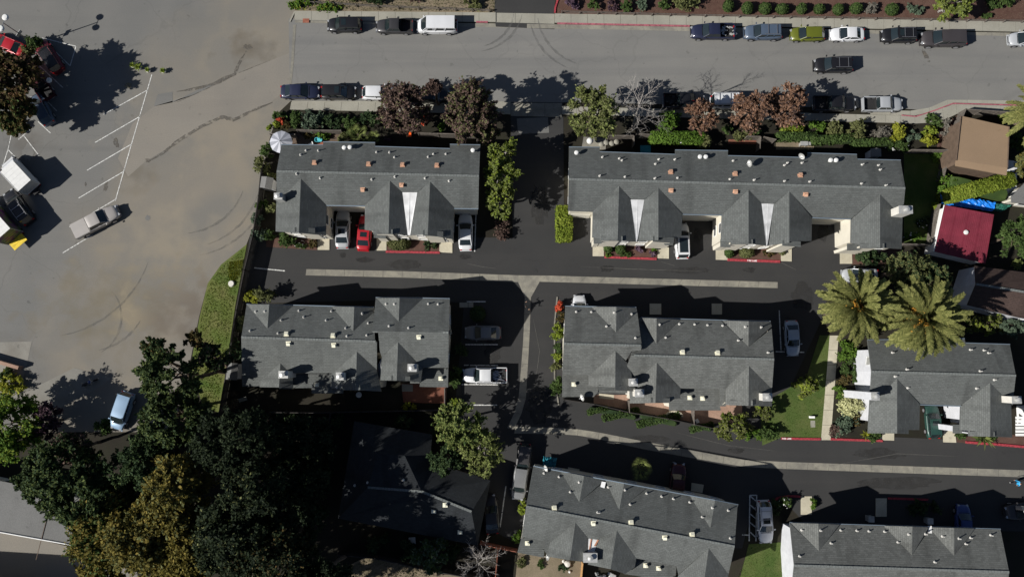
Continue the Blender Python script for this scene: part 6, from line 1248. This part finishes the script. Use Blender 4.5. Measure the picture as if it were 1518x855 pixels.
car('pickup','black',1237,154,0,'black pickup in tree shade at the lower kerb',5.3,group=G2); car('pickup','silver',1308,155,0,'silver pickup with empty bed before the curved red kerb',5.0,group=G2)
car('sedan','red',12,66,157,'bright red sedan at the left edge of the lot',4.6); car('suv','maroon',73,84,125,'dark maroon and black car by the white painted triangle',4.8,roofcol='black')
car('pickup','wine',57,122,125,'dark wine red pickup in tree shade with a white sack in its bed',5.2); car('hatch','slate',62,162,120,'dark hatchback in shade, nearest the painted line ends',4.3)
car('suv','black',28,307,128,'black SUV between the two box trucks',4.9,rack=True); car('pickup','tan',143,328,28,'pale tan double cab pickup with covered bed in the open lot',6.0,bed='cover')
car('minivan','sky',181,609,-107,'light blue minivan in the shade of the dark cypress',4.6)
car('sedan','silver',508,340,90,'silver sedan with sunroof parked left of the red coupe',4.75,sunroof=True); car('sedan','red',540.5,345,86,'red coupe half under the garage eave',4.5,sunroof=True); car('sedan','white',690,344,91,'white sedan at the right end of the upper left townhouse',4.6)
car('suv','white',1011,357,91,'white SUV with black glass roof in the open garage bay',4.4,panoramic=True); car('sedan','silver',1275,408,180,'silver sedan half under the left palm',4.4); car('hatch','white',859,461,90,'white hatchback mostly hidden by the roof edge',3.9)
car('sedan','grey',716,493,180,'grey sedan deep in shade between parking lines',4.4); car('pickup','white',719,556,180,'white pickup with ladder litter in its bed, between parking lines',5.35)
car('sedan','lightblue',1174.5,501,-88,'pale blue sedan in the shade beside a painted line',4.3); car('wagon','green',1383,624,92,'dark green station wagon between two gable wings',4.2,sunroof=True)
car('suv','charcoal',776,681,-97,'dark grey SUV in shade, upper of two at the bottom row end',3.9); car('suv','grey',770.5,715,-98,'grey SUV half in sun, lower of two at the bottom row end',4.1)
car('pickup','wine',1004,716,83,'dark red pickup with ladder rack in deep shade',4.8,ladder=True); car('wagon','white',1134,773,-88,'white station wagon with roof rails beside hatched lines',5.0,rack=True,sunroof=True)
car('hatch','blue',1428,774,88,'dark blue car tucked against the lower right eave',4.2); car('suv','charcoal',1518,756,187,'dark SUV with red lamps at the right edge in shade',4.6); car('sedan','black',728,762,95,'black sedan lost in shade left of the painted line',4.6)
# loads lying in the beds
def thing_mesh(name, label, cat, b, m, loc, smooth=False, group=None):
    o = b.build(name, m, None, smooth); o.location = loc; return tag(o, label, cat, group)
b = MB(); b.lathe([(.02,0),(.3,.03),(.36,.2),(.22,.4),(.02,.45)], n=9); thing_mesh('sack','white sack lying on the dark red pickup','sack',b,M['white_metal'],P(74,120,1.15),True)
b = MB()
for k in range(16): b.box((rnd.uniform(-.9,.9), rnd.uniform(-.5,.5), rnd.uniform(.05,.25)), (rnd.uniform(.2,.9), rnd.uniform(.05,.3), rnd.uniform(.05,.25)), rnd.uniform(0,3))
thing_mesh('scrap_pile','jumbled scrap in the bed of the navy pickup','scrap',b,M['galv'],P(1080,47,.62)); 
b = MB()
for k in range(26): b.box((rnd.uniform(-.7,.7), rnd.uniform(-.6,.6), rnd.uniform(.03,.3)), (rnd.uniform(.2,1.1), rnd.uniform(.04,.12), .04), rnd.uniform(-.8,.8))
thing_mesh('scrap_pile','pale sticks and scrap in the bed of the white pickup','scrap',b,M['steel'],P(738,556,.62))
b = MB()
for k in range(14): b.box((rnd.uniform(-.9,.9), rnd.uniform(-.5,.5), rnd.uniform(.05,.3)), (rnd.uniform(.2,.6), rnd.uniform(.2,.4), rnd.uniform(.1,.3)), rnd.uniform(0,3))
thing_mesh('scrap_pile','dark load in the bed of the black pickup by the bare tree','scrap',b,M['bedliner'],P(998,150,.62))
# box trucks
def box_truck(px, py, ang, label, boxL, boxH, boxW, side, decor=False, gate=False):
    q = P(px, py, 1.4); t = empty('box_truck', (q.x, q.y, .03), R(ang)); tag(t, label, 'truck')
    W = boxW; x1 = -boxL/2; x0 = boxL/2; z0 = .75
    b = MB(); b.box((0, 0, (z0+boxH)/2), (boxL, W, boxH-z0)); cargo = b.build('cargo_box', M[side], t)
    b = MB(); b.box((0, 0, boxH+.02), (boxL+.02, W+.02, .04))
    for k in range(int(boxL/.6)): b.box((x1+.3+k*.6, 0, boxH+.045), (.03, W-.1, .012))
    b.build('box_roof', M['white_metal'], cargo)
    b = MB()
    for s in (-1, 1): b.box((0, s*(W/2-.02), boxH+.05), (boxL, .06, .05)); b.box((x1+.02, s*(W/2), (z0+boxH)/2), (.06, .05, boxH-z0))
    b.box((x1, 0, boxH), (.06, W, .1)); b.build('edge_rail', M['galv'], cargo)
    b = MB()
    for k in range(5): b.box((x1-.015, 0, z0+.2+k*(boxH-z0-.2)/5+.15), (.03, W-.2, (boxH-z0)/5-.1))
    b.build('rear_door', M['galv'] if not decor else M['wrap'], cargo)
    b = MB(); cl = 1.7; w_ = W/2-.06; rings = []
    for x, zt in ((x0+.05, 1.95), (x0+.7, 1.95), (x0+1.15, 1.25), (x0+cl-.2, 1.1), (x0+cl, .8)): 
        ww = w_ if x < x0+1.4 else w_*.93
        rings.append([Vector((x, -ww, .45)), Vector((x, -ww, zt-.25)), Vector((x, -ww*.88, zt)), Vector((x, ww*.88, zt)), Vector((x, ww, zt-.25)), Vector((x, ww, .45))])
    b.loft(rings, 0, True); b.build('cab', PAINT['white'], t, True)
    b = MB(); b.face([(x0+.74, -w_*.82, 1.95), (x0+.74, w_*.82, 1.95), (x0+1.18, w_*.86, 1.29), (x0+1.18, -w_*.86, 1.29)]); b.build('windscreen', M['cglass'], t, recalc=False)
    b = MB(); b.box((0, 0, .6), (boxL+1.2, .9, .25)); b.box((x1-.05, 0, .5), (.12, W*.9, .12)); b.build('chassis', M['black'], t)
    for x in (x0+.9, x1+1.0):
        for s in (-1, 1): wheel(t, x, s*(W/2-.18), 1.12)
    for s in (-1, 1):
        b = MB(); b.box((x0+cl-.02, s*w_*.75, .82), (.06, .3, .16)); b.build('headlight', M['head'], t); b = MB(); b.box((x1-.02, s*W*.42, .62), (.05, .12, .2)); b.build('tail_light', M['tail'], t); b = MB(); b.box((x0+.9, s*(w_+.16), 1.45), (.1, .18, .3)); b.build('wing_mirror', M['black'], t)
    if gate: b = MB(); b.box((x1-.62, 0, .95), (1.1, W*.82, .06)); b.box((x1-.62, 0, .99), (.12, W*.5, .02)); b.build('tail_lift', M['yellow'], t)
    return t
m, n_, bs = newmat('purple_green_wrap'); nz = n_.nodes.new('ShaderNodeTexNoise'); nz.inputs['Scale'].default_value = .9; cr = n_.nodes.new('ShaderNodeValToRGB'); e = cr.color_ramp.elements; e[0].position = .42; e[0].color = (.10,.015,.10,1); e[1].position = .56; e[1].color = (.10,.13,.05,1); tcn = n_.nodes.new('ShaderNodeTexCoord')
n_.links.new(tcn.outputs['Object'], nz.inputs[0]); n_.links.new(nz.outputs[0], cr.inputs[0]); n_.links.new(cr.outputs[0], bs.inputs['Base Color']); M['wrap'] = m
box_truck(33, 265, 134, 'plain white box truck in the lot, upper of two', 3.3, 2.75, 2.1, 'white_metal')
box_truck(2, 333, 133, 'box truck with purple green sides and yellow tail lift at the left edge', 4.4, 3.4, 2.4, 'wrap', True, True)
# motorcycle in the shade
q = P(132, 567, .5); t = empty('motorcycle', (q.x, q.y, 0), R(25)); tag(t, 'motorcycle with blue tank in the tree shade of the lot', 'motorcycle')
for x in (-.7, .7):
    b = MB(); b.loft([[Vector((x+r*math.cos(2*math.pi*i/14), y, .32+r*math.sin(2*math.pi*i/14))) for i in range(14)] for r, y in ((.22,-.05),(.32,-.05),(.33,0),(.32,.05),(.22,.05))], 0, True); b.build('wheel', M['tyre'], t)
b = MB(); b.tube((-.7,0,.32),(0,0,.45),.05); b.tube((0,0,.45),(.45,0,.85),.05); b.tube((.45,0,.9),(.7,0,.32),.04); b.box((-.05,0,.45),(.4,.3,.3)); b.build('frame', M['steel'], t)
b = MB(); b.lathe([(.02,-.12),(.17,-.08),(.19,.05),(.02,.15)], (.2,0,.82), 10); b.build('fuel_tank', PAINT['blue'], t, True)
b = MB(); b.box((-.35,0,.8),(.65,.24,.1)); b.build('saddle', M['black'], t); b = MB(); b.tube((.42,-.38,1.05),(.5,0,1.0),.02); b.tube((.42,.38,1.05),(.5,0,1.0),.02); b.build('handlebar', M['steel'], t)
# ================================================================ STREET FURNITURE, GARDEN THINGS, PEOPLE
g0 = P(51.5, 65.6, 0); topq = P(6.6, 38.4, 6.6)
t = world_root('street_lamp', g0); tag(t, 'tall twin headed lot lamp at the upper left corner', 'lamp post')
b = MB(); hz = 6.4; b.lathe([(.28,0),(.28,.6),(.12,.62)], (g0.x, g0.y, 0), 10); b.tube((g0.x, g0.y, .6), (g0.x, g0.y, hz), .09, .055, 8); b.build('pole', M['steel'], t)
for k, s in enumerate((-1, 1)):
    b = MB(); d = Vector((math.cos(R(72)), math.sin(R(72)), 0))*s; c = Vector((g0.x, g0.y, hz)); b.tube(c, c+d*.45, .035); b.build('arm', M['steel'], t)
    b = MB(); b.lathe([(.38,-.05),(.40,.08),(.30,.2),(.02,.24)], c+d*.72, 14); b.build('lamp_head', M['white_metal'], t, True)
b = MB(); c = Vector((g0.x, g0.y, 3.3)); b.box(c, (.9, .06, .5), R(60)); b.build('sign_panel', M['galv'], t)
# parasol
q = P(416, 210, 2.4); t = empty('parasol', (q.x, q.y, 0)); tag(t, 'grey and white striped patio umbrella at the corner of the upper left townhouse', 'umbrella')
M['canvas_a'] = mat('pale_canvas', (.42,.43,.47), .8, 0, .05, 2); M['canvas_b'] = mat('grey_canvas', (.22,.23,.26), .8, 0, .05, 2)
for k in range(16):
    b = MB(); a0, a1 = 2*math.pi*k/16, 2*math.pi*(k+1)/16; rr = 1.42 if True else 0; r0 = rr*(1.0 if k % 2 == 0 else .96); r1 = rr*(.96 if k % 2 == 0 else 1.0)
    b.slab([Vector((.03*math.cos(a0), .03*math.sin(a0), 2.75)), Vector((r0*math.cos(a0), r0*math.sin(a0), 2.2)), Vector((r1*math.cos(a1), r1*math.sin(a1), 2.2))], .02); b.build('canopy_panel', M['canvas_a'] if k % 2 else M['canvas_b'], t)
b = MB(); b.tube((0,0,0),(0,0,2.85),.03,n=8); b.lathe([(.3,0),(.3,.08),(.03,.12)]); b.build('pole', M['steel'], t)
# tubs, globes, tables
def simple(name, label, cat, px, py, z, build, m, smooth=False, group=None, rz=0):
    b = MB(); build(b); o = b.build(name, m, None, smooth); o.location = P(px, py, z); o.rotation_euler[2] = rz; return tag(o, label, cat, group)
def tubf(b):
    R_ = lambda f, z: [Vector((.45*f*math.copysign(abs(math.cos(a))**.6, math.cos(a)), .28*f*math.copysign(abs(math.sin(a))**.6, math.sin(a)), z)) for a in [2*math.pi*i/18+.02 for i in range(18)]]
    b.loft([R_(.8, 0), R_(1, .4), R_(1.06, .42), R_(.92, .42), R_(.78, .25)], 0, True)
simple('tub', 'turquoise tub at the roof edge of the upper left townhouse', 'tub', 473, 208.5, .3, tubf, M['cyan'], True)
simple('doormat', 'brown mat under the turquoise tub', 'mat', 472, 213, .05, lambda b: b.box((0,0,0),(1.2,.5,.03)), M['brick_fence'])
simple('lounge_chair', 'white garden lounger beside the turquoise tub', 'chair', 461, 214, .35, lambda b: (b.box((0,0,0),(.6,.35,.06),.4), b.box((.25,.1,.15),(.1,.35,.35),.4)), M['trim'])
globe = lambda r: (lambda b: b.lathe([(.01,-r)]+[(r*math.cos(a), r*math.sin(a)) for a in [math.pi*(-.4+.1*k) for k in range(9)]]+[(.01, r)], (0,0,0), 14))
simple('globe', 'white ball on the terrace at the corner of the upper right townhouse', 'ball', 874.5, 209, 1.2, globe(.42), M['white_metal'], True)
simple('lantern', 'small white ball below the bright clipped hedge', 'lantern', 1009, 210.5, 1.4, globe(.2), M['white_metal'], True)
simple('ball', 'magenta ball left of the small white one', 'ball', 967, 209.5, 1.2, globe(.22), M['magenta'], True)
simple('plastic_seat', 'orange seat under the brown leafed tree', 'chair', 606, 200, .5, lambda b: (b.box((0,0,0),(.6,.5,.1)), b.box((0,.25,.25),(.6,.08,.5))), M['orange'])
simple('picnic_table', 'pale table on the shaded terrace of the upper right townhouse', 'table', 957, 222, .75, lambda b: (b.box((0,0,0),(1.3,1.1,.05)), b.box((-.5,0,-.38),(.08,.9,.72)), b.box((.5,0,-.38),(.08,.9,.72))), M['teal_cloth'])
simple('stepping_stones', 'pale rocks on the terrace below the olive tree', 'rocks', 902, 214, .15, lambda b: [b.lathe([(.3,-.1),(.35,.05),(.2,.16),(.01,.2)], (x, y, 0), 7) for x, y in ((-.9,0),(-.3,.2),(.4,.1),(1.0,.3))], M['concrete'], True)
simple('barbecue', 'dark barbecue on the sandy patio', 'barbecue', 1192, 213, .9, lambda b: (b.box((0,0,0),(.9,.5,.3)), b.box((-.35,0,-.45),(.05,.4,.7)), b.box((.35,0,-.45),(.05,.4,.7)), b.box((.65,0,.05),(.35,.4,.04))), M['grey_b'] if 'grey_b' in M else M['galv'])
simple('cushion', 'white cushion left of the tan house lower wall', 'cushion', 1441, 255, .3, lambda b: b.box((0,0,0),(.5,.45,.3),.3), M['trim'])
simple('tarp_bundle', 'grey white tarp by the lower edge of the tan roof', 'tarp', 1452, 257, .25, lambda b: b.box((0,0,0),(1.2,.35,.25),-.1), M['galv'])
def tarp(name, label, pxs, z, m, seed):
    q = [P(x, y, z) for x, y in pxs]; rs = random.Random(seed); b = MB(); n = 26; k = 6; V = []
    for i in range(n+1):
        for j in range(k+1):
            p = q[0].lerp(q[1], i/n).lerp(q[3].lerp(q[2], i/n), j/k); V.append(p+Vector((rs.uniform(-.05,.05), rs.uniform(-.05,.05), rs.uniform(-.12,.12)-.25*(j in (0, k)))))
    b.idx(V, [(i*(k+1)+j, (i+1)*(k+1)+j, (i+1)*(k+1)+j+1, i*(k+1)+j+1) for i in range(n) for j in range(k)])
    o = b.build(name, m, recalc=False); return tag(o, label, 'tarp')
tarp('tarp', 'bright blue crumpled tarp between the hedge and the red roof', [(1394,285),(1476,299),(1473,313),(1396,302)], 1.4, M['blue_tarp'], 1); tarp('tarp', 'green tarp at the right end of the blue one', [(1474,300),(1502,303),(1484,314),(1472,311)], 1.2, M['green_tarp'], 2)
tarp('car_cover', 'teal cover on the ground by the bottom middle townhouse corner', [(806,676),(826,679),(822,695),(804,692)], .9, M['teal_cloth'], 3)
# low wall at the left edge
t = world_root('garden_wall', P(10,541,0)); tag(t, 'low pinkish wall at the left edge', 'wall'); b = MB(); a, c = P(-60,520,1.0), P(27,545,1.0); d = (c-a).normalized(); nn = Vector((-d.y, d.x, 0))*.17; b.prism([a-nn, c-nn, c+nn, a+nn], 0, .95); b.build('wall', M['pink_patio'], t)
b = MB(); nn *= 1.2; b.prism([a-nn, c-nn, c+nn, a+nn], .95, 1.02); b.build('coping', M['pink_patio'], t)
# planter low wall beside driveway strip
# stump on the verge
simple('tree_stump', 'pale sawn stump in the grass verge', 'stump', 343.5, 420.5, 0, lambda b: b.lathe([(.42,0),(.36,.25),(.34,.3),(.01,.3)], (0,0,0), 14), M['dirt_top'] if 'dirt_top' in M else M['chim'])
# meter box and drain covers
simple('utility_box', 'small white box on the lawn beside the footpath', 'utility box', 1204, 618, .35, lambda b: b.box((0,0,-.1),(.55,.25,.5)), M['trim'])
simple('ground_plate', 'concrete cover set in the lawn by the footpath', 'cover', 1205, 628, .03, lambda b: b.box((0,0,0),(.55,.8,.03)), M['concrete'])
simple('drain_grate', 'drain cover in the sidewalk at upper left', 'drain cover', 453.5, 31, .14, lambda b: b.box((0,0,0),(.8,.55,.03)), M['brick_fence'])
for x, y, l in ((793,402,'manhole cover at the top of the valley gutter junction'),(793,400,None)):
    if l: simple('manhole_cover', l, 'manhole cover', x, y, .03, lambda b: b.lathe([(.3,0),(.3,.012),(.01,.012)], (0,0,0), 16), M['drive'])
# yard odds and ends
def pots(cx, cy, n, seed, label, ms):
    q = random.Random(seed)
    for k in range(n):
        x, y = cx+q.uniform(-14, 14), cy+q.uniform(-4, 4); m_ = q.choice(ms); s = q.uniform(.6, 1.4)
        def f(b, s=s, k=k):
            if k % 3 == 0: b.box((0,0,.15*s), (.5*s, .35*s, .3*s), k)
            elif k % 3 == 1: b.lathe([(.12*s,0),(.2*s,.3*s),(.01,.28*s)], (0,0,0), 10)
            else: b.box((0,0,.3*s), (.15, .6*s, .6*s), k*.7); b.box((.2,0,.2*s), (.3,.3,.05), k*.7)
        simple(['crate','flowerpot','folding_chair'][k % 3], {'white_metal':'white','red_curb':'red','chim':'beige','steel':'steel grey','galv':'grey','trim':'pale'}[m_]+' '+['crate','flowerpot','folding chair'][k % 3]+', '+['first','second','third','fourth','fifth','sixth','seventh','eighth','ninth','tenth'][k]+label, ['crate','flowerpot','chair'][k % 3], x, y, .05, f, M[m_], group='jumbled yard items')
pots(896, 853, 10, 1, ' of the jumble in the bottom edge yard', ['white_metal','red_curb','chim','steel','galv','trim'])
simple('garden_urn', 'white rounded object on the bottom yard patio', 'urn', 841, 835, .2, lambda b: (b.lathe([(.1,-.1),(.42,.1),(.3,.4),(.01,.5)], (0,0,0), 12), b.lathe([(.05,0),(.2,.1),(.01,.3)], (-.45,.3,0), 8)), M['chim'], True)
simple('white_ball', 'small white ball on the bottom yard patio', 'ball', 844.5, 847, .15, globe(.16), M['white_metal'], True)
simple('patio_table', 'round wooden table behind the mid left townhouse', 'table', 532, 585, .7, lambda b: (b.lathe([(.35,0),(.35,.05),(.01,.05)], (0,0,0), 14), b.tube((0,0,-.7),(0,0,0),.04)), M['chim'])
simple('patio_chair', 'pale chair behind the middle right townhouse', 'chair', 1033, 624, .45, lambda b: (b.box((0,0,0),(.5,.5,.06),.5), b.box((-.2,0,.25),(.06,.5,.5),.5)), M['trim'])
simple('raised_bed', 'curved pale wall on a pink patio', 'garden wall', 999, 612, .3, lambda b: [b.box((math.cos(a)*1.0, math.sin(a)*.7-.5, 0), (.35,.2,.5), a+1.57) for a in [math.pi*(.1+.1*k) for k in range(9)]], M['pale_concrete'])
simple('grill_table', 'pale table in the shaded yard below the dark hip roof', 'table', 611, 801, .7, lambda b: (b.box((0,0,0),(.8,.8,.05),.1), b.tube((0,0,-.7),(0,0,0),.05)), M['chim'])
simple('bench', 'pale bench deep in shade left of the dark house', 'bench', 360, 592, .4, lambda b: (b.box((0,0,0),(1.0,.4,.06),.3), b.box((0,.2,.25),(1.0,.05,.4),.3)), M['concrete'])
for i, x in enumerate((684, 690, 698)): simple('paving_stone', ['leftmost','middle','rightmost'][i]+' pale stepping stone in the shaded parking island', 'paving stone', x, 452, .05, lambda b: b.box((0,0,0),(.45 if i == 0 else .6,.6,.06)), M['concrete'], group='stepping stones in the shaded island')
t = world_root('trash_bins', P(1292, 740, 0)); 
for x, y, l in ((1289,768,'pale bin at the shaded eave of the lower right townhouse, left'),(1376,771,'pale bin at the shaded eave of the lower right townhouse, right')):
    simple('trash_bin', l, 'bin', x, y, .5, lambda b: (b.box((0,0,0),(.6,.6,1.0),taper=1.1), b.box((0,0,.53),(.7,.7,.06))), M['galv'], group='bins by the eave')
bpy.data.objects.remove(t)
dish(669.5, 494, 6.5, 'satellite dish on the east edge of the mid left townhouse'); dish(865.5, 588, 4.9, 'satellite dish at the shaded low roof of the middle right townhouse', 200); dish(1113.6, 242.5, 7.4, 'satellite dish on the roof of the upper right townhouse, standing clear of the eave', 190); dish(1190, 230.5, 6.5, 'satellite dish at the north eave of the upper right townhouse', 220); dish(815, 825, 5.4, 'satellite dish on the low roof corner of the bottom middle townhouse', 170); dish(812, 693, 5.9, 'satellite dish at the upper corner of the bottom middle townhouse', 200)
# awning-like white canopy posts in the recess
# people: skinned figures seen from above
def person(px, py, ang, label, shirt, trousers, pose='walk', hair=(.02,.014,.01)):
    g = P(px, py, 0); t = empty('person', (g.x, g.y, .02), R(ang)); tag(t, label, 'person')
    st = .22 if pose == 'walk' else .05
    V = [(0,0,.95),(0,0,1.15),(0,0,1.38),(0,0,1.50),(.01,0,1.60)]; E = [(0,1),(1,2),(2,3),(3,4)]; RR = [.15,.135,.15,.055,.06]
    def add(p, r, par): V.append(p); RR.append(r); E.append((par, len(V)-1)); return len(V)-1
    for s in (-1, 1):
        a = add((0, s*.10, .88), .10, 0); k = add((st*s*.7+.05, s*.11, .48), .065, a); f = add((st*s*1.1-.03, s*.11, .08), .045, k); add((st*s*1.1+.15, s*.12, .04), .04, f)
        sh = add((0, s*.19, 1.40), .065, 2); sw = -s*.18 if pose == 'walk' else .15; e = add((sw*.6, s*(.27 if pose == 'walk' else .42), 1.14), .045, sh); h_ = add((sw+.12, s*(.27 if pose == 'walk' else .5), .92 if pose == 'walk' else 1.25), .034, e)
        pm_ = add((sw+.17, s*.27 if pose == 'walk' else s*.53, .85 if pose == 'walk' else 1.27), .028, h_)
        bp_ = V[pm_]
        for q in range(4): add((bp_[0]+.02+.005*q, bp_[1]+(-.025+.017*q), bp_[2]-.07+.006*abs(q-1)), .008, pm_)
        add((bp_[0]+.045, bp_[1]-s*.03, bp_[2]-.03), .009, pm_)
    me = bpy.data.meshes.new('body'); me.from_pydata(V, E, [])
    o = bpy.data.objects.new('body', me); COL.objects.link(o); o.parent = t; o.modifiers.new('skin', 'SKIN')
    for i, r in enumerate(RR): me.skin_vertices[0].data[i].radius = (r, r)
    me.skin_vertices[0].data[0].use_root = True
    sb = o.modifiers.new('sub', 'SUBSURF'); sb.levels = 1; sb.render_levels = 1
    dg = bpy.context.evaluated_depsgraph_get(); m2 = bpy.data.meshes.new_from_object(o.evaluated_get(dg)); o.modifiers.clear(); o.data = m2
    skin = mat('skin', (.42,.24,.16), .6, 0, 0); m2.materials.clear()
    for mm in (skin, mat('shirt', shirt, .8, 0, .05), mat('trousers', trousers, .85, 0, .05), mat('shoes', (.6,.6,.6), .6, 0, 0)): m2.materials.append(mm)
    for p in m2.polygons:
        z = p.center.z; y = abs(p.center.y); hand = (z < .93 and y > .2) if pose == 'walk' else y > .46
        p.material_index = 0 if (hand or z > 1.48) else 3 if z < .09 else 2 if z < .94 and y < .22 else 1; p.use_smooth = True
    b = MB(); b.lathe([(.01,-.13),(.06,-.11),(.085,-.03),(.09,.03),(.07,.10),(.01,.13)], (.02,0,1.66), 12); b.tube((.1,0,1.65),(.125,0,1.635),.014,n=5)
    for s in (-1,1): b.box((.01,s*.09,1.65),(.03,.02,.05)); 
    b.build('head', skin, t, True)
    b = MB(); b.lathe([(.098,-.02),(.102,.05),(.075,.115),(.01,.14)], (.0,0,1.665), 12); b.build('hair', mat('hair', hair, .8, 0, .1), t, True)
    for s in (-1,1): b = MB(); b.box((.103,s*.035,1.665),(.01,.02,.01)); b.build('eye', M['black'], t)
    b = MB(); b.box((.098,0,1.60),(.01,.05,.008)); b.build('mouth', M['maroon_'] if 'maroon_' in M else M['rust'], t)
person(1501, 714, 170, 'person in a bright blue shirt walking at the right edge of the lane', (.03,.32,.6), (.03,.03,.035))
person(779, 455, 20, 'dark clothed person with arms out on the valley gutter', (.02,.022,.025), (.015,.015,.02), 'arms')
